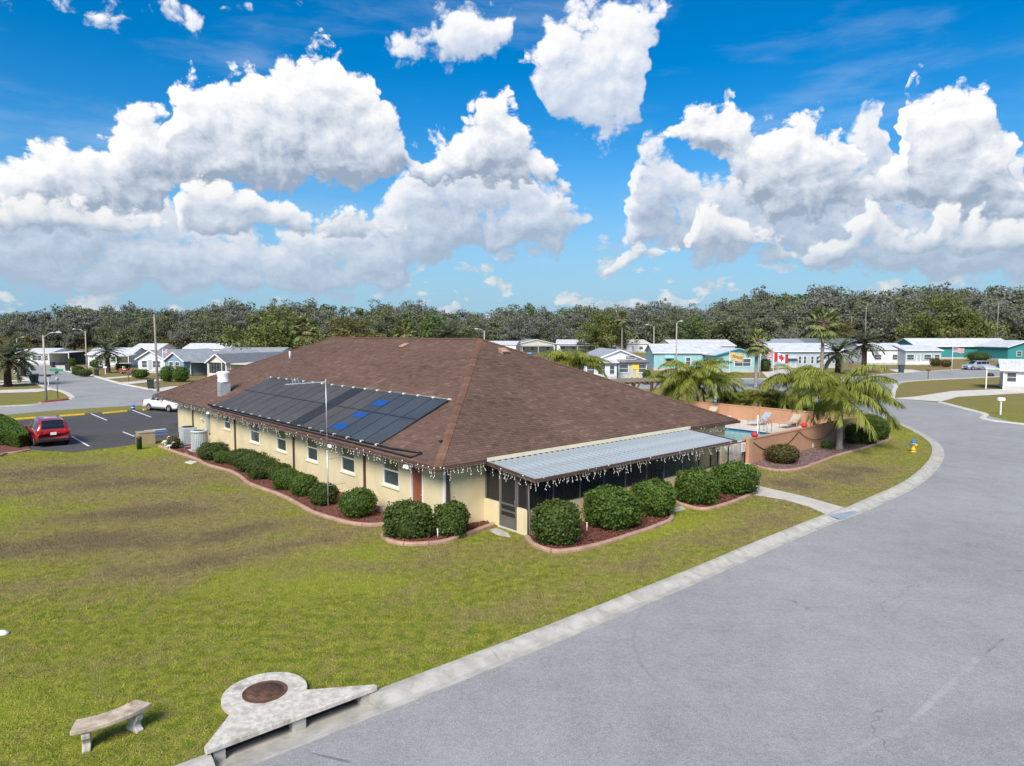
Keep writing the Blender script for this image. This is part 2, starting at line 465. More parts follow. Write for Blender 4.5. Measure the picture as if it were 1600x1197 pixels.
M['sling'] = paint('tan_sling_fabric', (0.46, 0.38, 0.28), 0.8, 0.08, 6.0)
M['sling_blue'] = paint('grey_blue_sling_fabric', (0.36, 0.39, 0.44), 0.8, 0.08, 6.0)
M['alu_tan'] = paint('tan_aluminium', (0.42, 0.36, 0.28), 0.5, 0.08, 6.0)
M['deck'] = paint('pool_deck', (0.60, 0.54, 0.45), 0.85, 0.07, 1.5, 0.15, 0.004, 50)
M['tile_navy'] = paint('navy_waterline_tile', (0.02, 0.05, 0.13), 0.25, 0.2, 8.0)
M['pool_shell'] = paint('pool_plaster', (0.25, 0.66, 0.70), 0.7, 0.05, 2.0)
M['bin'] = paint('bin_green_black', (0.02, 0.03, 0.032), 0.5, 0.15, 4.0)
M['bin_blue'] = paint('bin_slate_blue', (0.03, 0.06, 0.085), 0.5, 0.15, 4.0)
M['sign_green'] = paint('sign_green', (0.02, 0.26, 0.14), 0.5, 0.08, 5.0)
M['mulch_stone'] = paint('bed_stone', (0.30, 0.24, 0.20), 0.9, 0.3, 4.0, 0.2)
M['bench'] = paint('stained_bench_stone', (0.48, 0.39, 0.30), 0.9, 0.25, 5.0, 0.85, 0.004, 60, spec=0.2)
M['stone_pale'] = paint('mottled_bench_stone', (0.54, 0.50, 0.44), 0.9, 0.2, 9.0, 0.8, 0.004, 60, spec=0.2)

def glass_mat(name, c=(0.02, 0.025, 0.03), rough=0.06):
    m, nt, b = new_mat(name)
    p = wpos(nt)
    setin(nt, b, 'Base Color', mixc(nt, noise(nt, p, 1.1, 2.0), scalec(c, 0.6), scalec(c, 1.5)))
    setin(nt, b, 'Roughness', rough); b.inputs['Specular IOR Level'].default_value = 0.8
    return m
M['glass'] = glass_mat('window_glass', (0.055, 0.075, 0.07))
M['glass_upper'] = glass_mat('window_glass_upper', (0.11, 0.13, 0.075))
M['glass_car'] = glass_mat('car_glass', (0.012, 0.014, 0.016), 0.04)
M['glass_far'] = glass_mat('far_window_glass', (0.07, 0.085, 0.10))

def screen_mat():
    m, nt, b = new_mat('insect_screen')
    setin(nt, b, 'Base Color', (0.02, 0.02, 0.02)); setin(nt, b, 'Roughness', 0.7)
    n = noise(nt, wpos(nt), 0.8, 2.0)
    setin(nt, b, 'Alpha', n * 0.15 + 0.46)
    return m
M['screen'] = screen_mat()

def grass_common(nt, p):
    """shared colour of the turf at a world position: green, straw and brown patches"""
    x, y, z = xyz(nt, p)
    q = vec(nt, x, y, 0.0)
    big = noise(nt, q, 0.11, 4.0, 0.55)
    mid = noise(nt, q, 0.55, 5.0, 0.6)
    fine = noise(nt, q, 3.5, 4.0, 0.65)
    g = mixc(nt, fine.step(0.25, 0.75), (0.125, 0.180, 0.012), (0.37, 0.37, 0.050))
    g = mixc(nt, noise(nt, q, 1.9, 5.0, 0.7).step(0.48, 0.68) * 0.75, g, (0.30, 0.24, 0.09))
    g = mixc(nt, noise(nt, q, 5.5, 4.0, 0.7).step(0.54, 0.72) * 0.65, g, (0.17, 0.125, 0.055))
    straw = mixc(nt, fine.step(0.25, 0.75), (0.22, 0.180, 0.065), (0.37, 0.29, 0.125))
    brown = mixc(nt, fine, (0.12, 0.092, 0.056), (0.22, 0.165, 0.105))
    # worn areas of this lawn (centre, radii, turn): browned by drought
    dead = None
    for (px, py, rx, ry, ang, s) in WORN:
        c = P(px, py); ca, sa = math.cos(ang), math.sin(ang)
        ax, ay = x - c.x, y - c.y
        u = (ax * ca + ay * sa) / rx; v = (ay * ca - ax * sa) / ry
        d = (1.0 - (u * u + v * v).sqrt()) * s
        dead = d if dead is None else dead.max(d)
    dead = dead.max(-0.6)
    w_straw = (big * 1.5 + mid * 1.3 + dead * 0.5 + y * 0.005 - 1.22).step(-0.05, 0.55)
    w_brown = (dead * 0.9 + (mid - 0.5) * 1.5 + (big - 0.5) * 0.6).step(0.1, 0.75)
    lush = noise(nt, vec(nt, x + 31.0, y * 1.6, 4.0), 0.16, 3.0, 0.5).step(0.50, 0.66)
    g = mixc(nt, lush * 0.55, g, (0.33, 0.38, 0.030))
    c = mixc(nt, w_straw, g, straw)
    c = mixc(nt, w_brown * 0.9, c, brown)
    far = y.step(45.0, 80.0)
    c = mixc(nt, far * 0.45, c, (0.24, 0.18, 0.08))
    return c, fine
WORN = [(90, 850, 5.5, 2.2, 0.35, 1.0), (230, 800, 5.0, 2.0, 0.5, 0.9), (60, 740, 7, 3.5, 0.2, 0.75), (160, 755, 6, 3, 0.4, 0.75), (370, 830, 5, 1.6, 0.6, 0.7),
        (300, 880, 4.5, 1.3, 0.5, 0.6), (1330, 740, 5, 2.6, 0.7, 0.85), (1230, 755, 3, 2, 0.3, 0.7), (1160, 830, 4, 1.1, 0.72, 0.55), (1000, 880, 3, 0.9, 0.72, 0.35), (10, 1050, 1.8, 0.8, 0.2, 0.45),
        (470, 850, 3.5, 1.2, 0.5, 0.45), (650, 880, 3, 1.0, 0.3, 0.3)]
def turf_mat():
    m, nt, b = new_mat('turf')
    p = wpos(nt)
    c, fine = grass_common(nt, p)
    f2 = noise(nt, p, 22.0, 3.0, 0.7)
    c = mixc(nt, f2.step(0.3, 0.75) * 0.45, c, (0.045, 0.045, 0.016))
    setin(nt, b, 'Base Color', c); setin(nt, b, 'Roughness', 0.95); b.inputs['Specular IOR Level'].default_value = 0.1
    bump(nt, b, f2 + fine * 0.6, 0.06)
    return m
M['turf'] = turf_mat()
def blade_mat():
    m, nt, b = new_mat('grass_blades')
    c, fine = grass_common(nt, wpos(nt))
    s = attrf(nt)
    c = mixc(nt, s * 0.65, c, (0.36, 0.30, 0.09)); c = mixc(nt, (0.35 - s).sat() * 1.3, c, (0.06, 0.095, 0.012))
    setin(nt, b, 'Base Color', c); setin(nt, b, 'Roughness', 0.7); b.inputs['Specular IOR Level'].default_value = 0.2
    return m
M['blade'] = blade_mat()

def seg_dist(nt, x, y, a, b, wob):
    L2 = (b - a).xy.length_squared
    ex, ey = (b - a).x, (b - a).y
    t = (((x - a.x) * ex + (y - a.y) * ey) / L2).sat()
    ux, uy = x - a.x - t * ex, y - a.y - t * ey
    return (ux * ux + uy * uy).sqrt() + (wob - 0.5) * 0.12
ROAD_MARKS = []
_arc = [P(*q) for q in [(1018, 922), (992, 965), (990, 1000), (1003, 1032), (1035, 1065), (1075, 1095), (1110, 1118)]]
for _a, _b in zip(_arc[:-1], _arc[1:]): ROAD_MARKS.append((_a, _b, 0.07, 0.7, 0.4))
ROAD_MARKS.append((P(1400, 1140), P(1530, 1018), 0.10, 1.5, 0.45)); ROAD_MARKS.append((P(1250, 1197), P(1420, 1125), 0.06, 1.35, 0.3))
ROAD_MARKS.append((P(1535, 1018), P(1568, 990), 0.04, 0.5, 0.8)); ROAD_MARKS.append((P(480, 1165), P(545, 1180), 0.03, 0.5, 0.8)); ROAD_MARKS.append((P(1500, 1130), P(1600, 1110), 0.5, 0.72, 0.45))
def asphalt_mat(name, c, speck, patch=0.18, cracks=True):
    m, nt, b = new_mat(name)
    p = wpos(nt)
    x, y, z = xyz(nt, p); q = vec(nt, x, y, 0.0)
    big = noise(nt, q, 0.16, 4.0, 0.6); mid = noise(nt, q, 1.2, 5.0, 0.65); fine = noise(nt, q, 26.0, 3.0, 0.75); sp = voro(nt, q, 38.0)
    k = (big - 0.5) * patch * 3 + (mid - 0.5) * patch * 2.4 + (noise(nt, q, 8.0, 3.0, 0.7) - 0.5) * speck * 1.5 + 1.0 + (fine - 0.5) * speck * 2.2 + (sp - 0.4) * speck
    v = nt.nodes.new('ShaderNodeVectorMath'); v.operation = 'SCALE'
    v.inputs[0].default_value = c; nt.links.new(k.s, v.inputs['Scale'])
    cc = X(nt, v.outputs[0])
    if cracks:
        for (c0, c1, wd, kk, amt) in ROAD_MARKS:
            cc = mixc(nt, seg_dist(nt, x, y, c0, c1, noise(nt, q, 1.5, 4.0, 0.6)).step(wd, wd * 0.3) * noise(nt, q, 1.2, 5.0, 0.7).step(0.35, 0.6) * amt, cc, scalec(c, kk))
        wv = noise(nt, q, 0.5, 4.0, 0.6, out=1); wx, wy, _ = xyz(nt, wv)
        e = voro(nt, vec(nt, x + wx * 2.2, y + wy * 2.2, 0.0), 0.085, feature='DISTANCE_TO_EDGE')
        crack = e.step(0.0018, 0.0006) * noise(nt, q, 0.25, 2.0).step(0.46, 0.58)
        cc = mixc(nt, crack * 0.55, cc, scalec(c, 0.45))
        seam = e.step(0.006, 0.0) * noise(nt, q, 0.9, 4.0, 0.7).step(0.56, 0.68) * 0.35
        cc = mixc(nt, seam, cc, scalec(c, 1.7))
    setin(nt, b, 'Base Color', cc); setin(nt, b, 'Roughness', 0.9); b.inputs['Specular IOR Level'].default_value = 0.25
    bump(nt, b, fine, 0.012)
    return m
M['road'] = asphalt_mat('old_asphalt', (0.285, 0.283, 0.278), 0.42)
M['lot'] = asphalt_mat('dark_asphalt', (0.075, 0.072, 0.072), 0.3, 0.22)
M['walk'] = paint('sidewalk_concrete', (0.50, 0.46, 0.40), 0.9, 0.1, 1.6, 0.2, 0.004, 60, spec=0.2)
def mulch_mat(name, c):
    m, nt, b = new_mat(name)
    p = wpos(nt)
    v = voro(nt, p, 14.0, 2.0, 0.6, '3D'); n = noise(nt, p, 9.0, 4.0, 0.7)
    setin(nt, b, 'Base Color', ramp(nt, (v * 0.6 + n * 0.6), [(0.25, scalec(c, 0.35)), (0.55, c), (0.85, scalec(c, 1.9))]))
    setin(nt, b, 'Roughness', 0.95); bump(nt, b, v, 0.06)
    return m
M['mulch'] = mulch_mat('bark_mulch', (0.12, 0.042, 0.028))
M['mulch_grey'] = mulch_mat('lava_rock_mulch', (0.15, 0.095, 0.085))

def shingle_mat(name, c):
    m, nt, b = new_mat(name)
    p = opos(nt); x, y, z = xyz(nt, p)
    s = attrf(nt)
    st = noise(nt, vec(nt, x * 0.22, y * 1.3, z * 0.1), 1.2, 4.0, 0.6)
    st2 = noise(nt, vec(nt, x * 1.3, y * 0.22, z * 0.1), 1.2, 4.0, 0.6)
    big = noise(nt, p, 0.22, 3.0, 0.55)
    gr = noise(nt, p, 60.0, 2.0, 0.7)
    k = (s - 0.5) * 0.66 + (st + st2 - 1.0) * 0.55 + (big - 0.5) * 0.6 + (gr - 0.5) * 0.45
    setin(nt, b, 'Base Color', ramp(nt, (k * 0.6 + 0.5).sat(), [(0.1, scalec(c, 0.42)), (0.42, scalec(c, 0.85)), (0.6, c), (0.92, scalec(c, 1.75))]))
    setin(nt, b, 'Roughness', 0.95); b.inputs['Specular IOR Level'].default_value = 0.2
    bump(nt, b, gr, 0.008)
    return m
M['shingle'] = shingle_mat('brown_asphalt_shingle', (0.148, 0.090, 0.068))
M['hip'] = shingle_mat('hip_cap_shingle', (0.175, 0.095, 0.066))

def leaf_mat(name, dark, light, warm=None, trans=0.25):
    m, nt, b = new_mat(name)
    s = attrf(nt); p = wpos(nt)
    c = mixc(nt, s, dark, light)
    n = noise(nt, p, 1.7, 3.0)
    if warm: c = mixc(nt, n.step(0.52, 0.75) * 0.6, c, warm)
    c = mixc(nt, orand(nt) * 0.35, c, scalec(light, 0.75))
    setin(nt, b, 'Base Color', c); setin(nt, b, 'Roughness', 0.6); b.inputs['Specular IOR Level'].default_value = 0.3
    out = [q for q in nt.nodes if q.type == 'OUTPUT_MATERIAL'][0]
    tr = nt.nodes.new('ShaderNodeBsdfTranslucent'); nt.links.new(c.s, tr.inputs[0])
    mx = nt.nodes.new('ShaderNodeMixShader'); mx.inputs[0].default_value = trans
    nt.links.new(b.outputs[0], mx.inputs[1]); nt.links.new(tr.outputs[0], mx.inputs[2]); nt.links.new(mx.outputs[0], out.inputs[0])
    return m
M['leaf_box'] = leaf_mat('boxwood_leaf', (0.026, 0.050, 0.010), (0.115, 0.160, 0.032))
M['leaf_bright'] = leaf_mat('bright_hedge_leaf', (0.030, 0.066, 0.010), (0.125, 0.20, 0.030))
M['leaf_dry'] = leaf_mat('bronzed_leaf', (0.05, 0.045, 0.016), (0.15, 0.13, 0.035))
M['leaf_oak'] = leaf_mat('oak_leaf', (0.095, 0.115, 0.06), (0.21, 0.235, 0.125))  # dark leaf tone lifted, distance haze put into the colour
M['leaf_grey'] = leaf_mat('mossy_oak_leaf', (0.125, 0.132, 0.108), (0.245, 0.25, 0.20))  # moss grey, dark end also lightened in place of distance haze
M['leaf_green'] = leaf_mat('green_oak_leaf', (0.055, 0.095, 0.028), (0.17, 0.22, 0.075))
M['leaf_round'] = leaf_mat('round_oak_leaf', (0.07, 0.09, 0.02), (0.23, 0.25, 0.075))
M['leaf_olive'] = leaf_mat('olive_leaf', (0.09, 0.085, 0.026), (0.24, 0.21, 0.07))
M['leaf_queen'] = leaf_mat('queen_palm_leaf', (0.11, 0.155, 0.022), (0.36, 0.39, 0.07), (0.24, 0.22, 0.05), 0.3)
M['leaf_queen_y'] = leaf_mat('yellowing_palm_leaf', (0.10, 0.13, 0.015), (0.29, 0.28, 0.04), (0.30, 0.24, 0.05), 0.3)
M['leaf_fan'] = leaf_mat('fan_palm_leaf', (0.12, 0.155, 0.05), (0.34, 0.37, 0.14))
M['leaf_date'] = leaf_mat('date_palm_leaf', (0.10, 0.13, 0.075), (0.29, 0.33, 0.20))
M['bark'] = paint('bark', (0.12, 0.10, 0.082), 0.95, 0.3, 6.0, 0.2, 0.02, 14, spec=0.1)
M['bark_bare'] = paint('grey_bark', (0.23, 0.215, 0.195), 0.95, 0.25, 4.0, 0.1, spec=0.1)
M['palm_bark'] = paint('palm_trunk', (0.27, 0.235, 0.195), 0.95, 0.25, 6.0, 0.25, 0.02, 18, spec=0.1)
M['palm_bark_dark'] = paint('date_palm_trunk', (0.10, 0.07, 0.045), 0.95, 0.3, 7.0, 0.2, 0.03, 16, spec=0.1)
M['thatch'] = paint('dry_frond_skirt', (0.30, 0.19, 0.10), 0.95, 0.25, 7.0, 0.2, 0.03, 16, spec=0.1)

def water_mat():
    m, nt, b = new_mat('pool_water')
    setin(nt, b, 'Base Color', (0.16, 0.62, 0.68)); setin(nt, b, 'Roughness', 0.04)
    b.inputs['Transmission Weight'].default_value = 0.35; b.inputs['IOR'].default_value = 1.33
    bump(nt, b, noise(nt, wpos(nt), 3.0, 3.0), 0.01)
    return m
M['water'] = water_mat()
def metal_roof_mat(name, c, stain):
    m, nt, b = new_mat(name)
    p = opos(nt); x, y, z = xyz(nt, p)
    s = noise(nt, vec(nt, x * 3.5, y * 0.4, 0.0), 1.4, 5.0, 0.7)
    n = noise(nt, p, 0.8, 4.0, 0.6)
    cc = mixc(nt, (s * 0.7 + n * 0.5).step(0.45, 0.8) * stain, c, scalec((c[0] * .5, c[1] * .47, c[2] * .42), 1))
    setin(nt, b, 'Base Color', cc); setin(nt, b, 'Roughness', 0.45); setin(nt, b, 'Metallic', 0.15)
    return m
M['roof_white'] = metal_roof_mat('white_metal_roof', (0.74, 0.75, 0.76), 0.6)
M['roof_grey'] = metal_roof_mat('grey_metal_roof', (0.40, 0.42, 0.44), 0.6)
M['roof_dark'] = metal_roof_mat('dark_grey_roof', (0.20, 0.21, 0.225), 0.5)
M['roof_tan'] = metal_roof_mat('tan_roof', (0.42, 0.39, 0.34), 0.5)
M['roof_brown'] = metal_roof_mat('brown_far_roof', (0.14, 0.085, 0.065), 0.4)
M['pan'] = metal_roof_mat('porch_pan_roof', (0.43, 0.48, 0.52), 0.6)
def solar_mat(name, c):
    m, nt, b = new_mat(name)
    p = opos(nt); x, y, z = xyz(nt, p)
    n = noise(nt, vec(nt, x * 0.6, y * 6.0, 0.0), 2.0, 4.0, 0.7); n2 = noise(nt, p, 0.7, 4.0)
    setin(nt, b, 'Base Color', mixc(nt, (n * 0.6 + n2 * 0.4).step(0.3, 0.7), scalec(c, 0.7), scalec(c, 1.35)))
    setin(nt, b, 'Roughness', 0.55)
    bump(nt, b, vec(nt, 0, 0, 0) if False else (y * 160.0)._m('SINE'), 0.004)
    return m
M['solar_old'] = solar_mat('weathered_solar_mat', (0.062, 0.058, 0.055))
M['solar_new'] = solar_mat('blue_black_solar_mat', (0.040, 0.050, 0.064))
M['solar_black'] = solar_mat('bare_black_solar_mat', (0.016, 0.016, 0.018))
M['patch_blue'] = paint('blue_patch_film', (0.004, 0.06, 0.26), 0.5, 0.15, 6.0)
def flag_mat_simple(name, c): return paint(name, c, 0.8, 0.06, 3.0)
for k_, c_ in dict(flag_red=(0.52, 0.03, 0.045), flag_white=(0.75, 0.75, 0.75), flag_blue=(0.04, 0.06, 0.22), banner_yellow=(0.62, 0.45, 0.16), turquoise=(0.26, 0.48, 0.51), turq_trim=(0.10, 0.42, 0.55),
                   siding_white=(0.72, 0.72, 0.72), siding_blue=(0.20, 0.29, 0.40), siding_grey=(0.36, 0.43, 0.47), siding_pale=(0.58, 0.62, 0.66), siding_cream=(0.66, 0.62, 0.52), teal=(0.03, 0.24, 0.24), skirt=(0.45, 0.44, 0.42),
                   tarp=(0.03, 0.42, 0.75), yellow_frame=(0.75, 0.52, 0.06), carport_dark=(0.08, 0.09, 0.10), tan_wall=(0.48, 0.46, 0.40)).items():
    M[k_] = paint(k_ + '_paint', c_, 0.65, 0.06, 1.5, 0.08)
M['car_red'] = paint('metallic_red_paint', (0.36, 0.012, 0.02), 0.3, 0.05, 1.0, 0.0, coat=1.0, metal=0.2)
M['car_white'] = paint('white_car_paint', (0.80, 0.80, 0.80), 0.3, 0.02, 1.0, 0.0, coat=1.0)
M['car_silver'] = paint('silver_car_paint', (0.50, 0.52, 0.54), 0.3, 0.03, 1.0, 0.0, coat=0.8, metal=0.5)
M['car_maroon'] = paint('maroon_car_paint', (0.20, 0.015, 0.025), 0.3, 0.05, 1.0, 0.0, coat=1.0)
M['lamp_red'] = paint('red_tail_lamp', (0.45, 0.02, 0.015), 0.2, 0.1, 8.0, coat=1.0)
M['lamp_clear'] = paint('clear_lamp', (0.7, 0.72, 0.75), 0.15, 0.1, 8.0, coat=1.0)
M['cart_red'] = paint('cart_red', (0.33, 0.03, 0.02), 0.4, 0.1, 3.0)
# ------------------------------------------------------------------ ground, roads, kerbs
GZ, RZ = -0.13, -0.12
def spline(pts, n=8):
    """smooth polyline (Catmull-Rom) through 2-D points"""
    pts = [Vector((p[0], p[1])) for p in pts]
    q = [2 * pts[0] - pts[1]] + pts + [2 * pts[-1] - pts[-2]]
    out = []
    for i in range(1, len(q) - 2):
        for k in range(n):
            t = k / n
            a, b, c, d = q[i - 1], q[i], q[i + 1], q[i + 2]
            out.append(0.5 * (2 * b + (c - a) * t + (2 * a - 5 * b + 4 * c - d) * t * t + (3 * b - a - 3 * c + d) * t * t * t))
    return out + [pts[-1]]
def resample(pts, step):
    out = [pts[0]]; acc = 0.0
    for a, b in zip(pts[:-1], pts[1:]):
        L = (b - a).length; s = step - acc
        while s <= L:
            out.append(a + (b - a) * (s / L)); s += step
        acc = (acc + L) % step if L + acc >= step else acc + L
    return out
def offset(pts, d):
    out = []
    for i, p in enumerate(pts):
        t = (pts[min(i + 1, len(pts) - 1)] - pts[max(i - 1, 0)]).normalized()
        out.append(p + Vector((t.y, -t.x)) * d)          # to the right of travel
    return out
def sheet(name, poly, z, mat, kind='structure'):
    mb = MB(); n = len(poly)
    if sum(poly[i][0] * poly[(i + 1) % n][1] - poly[(i + 1) % n][0] * poly[i][1] for i in range(n)) < 0: poly = poly[::-1]
    mb.add([(p[0], p[1], z) for p in poly], [tuple(range(n))])
    return tag(mb.build(name, mat), kind=kind)

g = MB()
g.add([(-3000, -3000, GZ), (3000, -3000, GZ), (3000, 3000, GZ), (-3000, 3000, GZ), (-20, 5, GZ), (15, 5, GZ), (15, 20, GZ), (-20, 20, GZ)],
      [(0, 1, 5, 4), (1, 2, 6, 5), (2, 3, 7, 6), (3, 0, 4, 7)])      # open only below the clubhouse lawn, where the drain is
tag(g.build('ground', M['turf']), kind='structure')

k_px = [(280,1196),(592,1078),(640,1060),(830,988),(1000,921),(1100,881),(1195,841),(1287,805),(1325,792),(1367,774),(1405,757),(1432,739),(1452,718),(1457,701),(1449,688),(1427,674),(1391,657),(1350,645),(1290,634),(1200,622),(1120,612),(1060,606)]
k_w = [P(*q) for q in k_px]
d0 = (k_w[0] - k_w[1]).normalized()
k_w = [k_w[0] + d0 * 25] + k_w
kerb_back = resample(spline(k_w, 10), 0.25)
kerb_out = offset(kerb_back, 0.6)
lot_back_edge = [(0, 79), (-33, 67.2), P(204, 634), P(89, 641), P(0, 649), (-80, 42)]
lot_back_edge = [Vector((q[0], q[1])) for q in lot_back_edge]
# the inlet interrupts the kerb between these two points
in_a, in_b = P(340, 1173), P(576, 1084)
ia = min(range(len(kerb_back)), key=lambda i: (kerb_back[i] - in_a.xy).length)
ib = min(range(len(kerb_back)), key=lambda i: (kerb_back[i] - in_b.xy).length)
inset = offset(kerb_back, -0.9)
lawn_edge = kerb_back[:ia + 1] + [inset[ia + 2]] + inset[ia + 3:ib - 2] + [inset[ib - 2]] + kerb_back[ib:]
lawn_poly = lawn_edge + lot_back_edge + [Vector((-80, -30))]
lm = MB(); lm.prism([(p.x, p.y) for p in lawn_poly], GZ - 0.2, 0.0)
tag(lm.build('lawn', M['turf']), kind='structure')

street_px = [(0,636),(70,629),(100,626),(113,624),(119,621.5),(112,616),(100,611),(82,607),(61,599),(45,592),(30,585),(25,578)]
street_r_px = [(85,573),(105,581),(133,585),(182,599),(232,609)]
street_w = [P(*q, RZ).xy for q in street_px]; street_r = [P(*q, RZ).xy for q in street_r_px]
right_px = [(1000,592),(1144,592),(1300,592),(1412,583),(1585,573),(1750,566)]
right_w = [P(*q, RZ).xy for q in right_px]
isl_px = [(1750,575),(1585,587),(1416,596),(1396,606),(1390,622)]
isl_w = [P(*q, RZ).xy for q in isl_px]
lowr_w = [P(*q, RZ).xy for q in [(1465,629),(1530,646),(1600,664)]]
road_edge_in = offset(kerb_back, 0.5)
road_poly = [Vector((10, -30))] + road_edge_in + [p + Vector((0, .3)) for p in lot_back_edge] + [Vector((-80, 54.5))] + street_w + [P(60, 570.5, RZ).xy] + street_r + [Vector((-22, 78)), Vector((0, 90))] + right_w + isl_w + lowr_w + [Vector((60, 33)), Vector((60, -30))]
sheet('road', [(p.x, p.y) for p in road_poly], RZ, M['road'])

kerb = empty('kerb', (0, 0, 0), kind='structure')
PROF = [(-0.02, -0.30), (-0.02, 0.012), (0.12, 0.014), (0.2, -0.01), (0.32, -0.075), (0.42, -0.112), (0.61, -0.106), (0.61, -0.25)]
PAN = [(-0.45, -0.34), (-0.45, -0.26), (0.05, -0.19), (0.32, -0.145), (0.61, -0.106), (0.61, -0.30)]
def sweep(pts, prof):
    mb = MB(); vs, fs = [], []; n = len(prof)
    offs = [offset(pts, t) for t, _ in prof]
    for i in range(len(pts)):
        for j, (t, z) in enumerate(prof): vs.append((offs[j][i].x, offs[j][i].y, z))
    for i in range(len(pts) - 1):
        for j in range(n - 1): fs.append((i * n + j, i * n + j + 1, (i + 1) * n + j + 1, (i + 1) * n + j))
    fs.append(tuple(range(n))[::-1]); fs.append(tuple((len(pts) - 1) * n + j for j in range(n)))
    mb.add(vs, fs); return mb
i = 0
while i < len(kerb_back) - 3:
    if ia <= i < ib: j, pr = ib, PAN
    else:
        j, pr = i + 12, PROF
        if i < ia < j: j = ia
    j = min(j, len(kerb_back) - 1)
    seg = [p.copy() for p in kerb_back[i:j + 1]]
    if len(seg) < 2: i = j + 1; continue
    seg[-1] = seg[-1] + (seg[-2] - seg[-1]).normalized() * 0.018        # joint
    sweep(seg, pr).build('gutter_pan' if pr is PAN else 'kerb_segment', M['concrete'], kerb)
    i = j
def low_kerb(pts, name, mat, w=0.35, top=0.10, side=-1):
    pts = resample(spline([Vector((p[0], p[1])) for p in pts], 6), 0.6)
    prof = [(0.0, RZ - .1), (0.0, RZ + .01), (side * 0.1, RZ + top), (side * w, RZ + top), (side * w, RZ - .1)]
    return tag(sweep(pts, prof).build(name, mat), kind='structure')
sw = street_w
low_kerb([Vector((-80, 54.5))] + sw[:2], 'street_kerb', M['concrete'], side=-1)
low_kerb(sw[1:4] , 'red_kerb', M['red_kerb'], 0.5, 0.16)
low_kerb(sw[3:], 'corner_kerb', M['concrete_pale'], 0.6, 0.08)
low_kerb(street_r, 'street_kerb', M['concrete_pale'], 0.6, 0.08)
low_kerb(right_w, 'street_kerb', M['concrete'], 0.4, 0.08)
low_kerb(isl_w, 'island_kerb', M['concrete_pale'], 0.5, 0.08)
low_kerb(lowr_w + [Vector((60, 33))], 'street_kerb', M['concrete_pale'], 0.5, 0.08)

# driveway and pavements across the way
def drive(name, px, z, mat): return sheet(name, [P(x, y, z)[:2] for x, y in px], z, mat)
drive('driveway', [(1393,622.5),(1431,619.5),(1487,611),(1585,607),(1660,603),(1660,612),(1600,614.5),(1497,620),(1470,627.5)], RZ + 0.012, M['concrete_pale'])
drive('turquoise_driveway', [(1190,581),(1235,575.5),(1262,590),(1200,591.2)], RZ + 0.012, M['concrete_pale'])
drive('white_house_driveway', [(1388,577),(1425,577.5),(1440,580),(1405,582.5)], RZ + 0.012, M['concrete_pale'])
for px in ([(0,614),(58,612.5),(82,609),(80,606.5),(0,609.5)], [(0,601.5),(62,599),(58,597),(0,599)], [(0,597),(50,595.2),(46,593.4),(0,594.5)],
           [(85,571),(104,571),(118,579),(100,580)], [(182,598),(262,591),(262,593.5),(200,600.5)], [(160,590.5),(205,587),(206,589),(165,592.5)], [(232,608),(270,603.5),(300,603),(300,609),(245,612)]):
    drive('driveway', px, RZ + 0.014, M['concrete_pale'])

# pavement from the pool gate to the street
wl = [P(*q)[:2] for q in [(1130,752),(1178,758),(1253,775),(1318,793)]]
wr = [P(*q)[:2] for q in [(1293,805),(1264,792),(1226,781),(1176,773),(1120,764)]]
swk = MB(); swk.prism(wl + wr, -0.05, 0.012)
tag(swk.build('pavement', M['walk']), kind='structure')
for side in (wl, wr[::-1]):
    pass
ramp_mb = MB(); a_, b_, c_, d_ = P(1293,805,.016), P(1318,793,.016), P(1341,800,-.10), P(1314,812,-.10)
ramp_mb.quad(a_, d_, c_, b_); tag(ramp_mb.build('pavement_ramp', M['galv']), kind='structure')

# car park
lot_px = [(47,703),(28,680),(10,658),(20,654),(205,641)]
lot_poly = [P(*q)[:2] for q in lot_px] + [(-24, 67.0), (-16, 64), (-22, 52.5)] + [P(*q)[:2] for q in [(276,684),(195,697),(112,707)]]
sheet('car_park', lot_poly, 0.008, M['lot'])
def stripe(name, p, q, w, mat, z=0.014):
    a, b = P(*p).xy, P(*q).xy
    t = (b - a).normalized(); s = Vector((t.y, -t.x)) * w / 2
    return sheet(name, [(a + s)[:], (b + s)[:], (b - s)[:], (a - s)[:]], z, mat)
for p, q in (((112,682),(139,697.5)), ((72,651.5),(82,656)), ((142,646.5),(167,657)), ((207,641),(236,652)), ((192,675),(210,682)), ((20,655),(26,660))):
    stripe('parking_line', p, q, 0.12, M['line_white'])
stripe('accessible_bay_line', (226,673.5), (259,670.5), 0.45, M['line_white'])
stripe('accessible_bay_line', (228,676.5), (262,673.5), 0.5, M['line_blue'])
stripe('accessible_bay_line', (205,680), (222,678.5), 0.35, M['line_blue'], 0.018)
stripe('accessible_bay_line', (236,680.5), (262,678), 0.4, M['line_blue'])

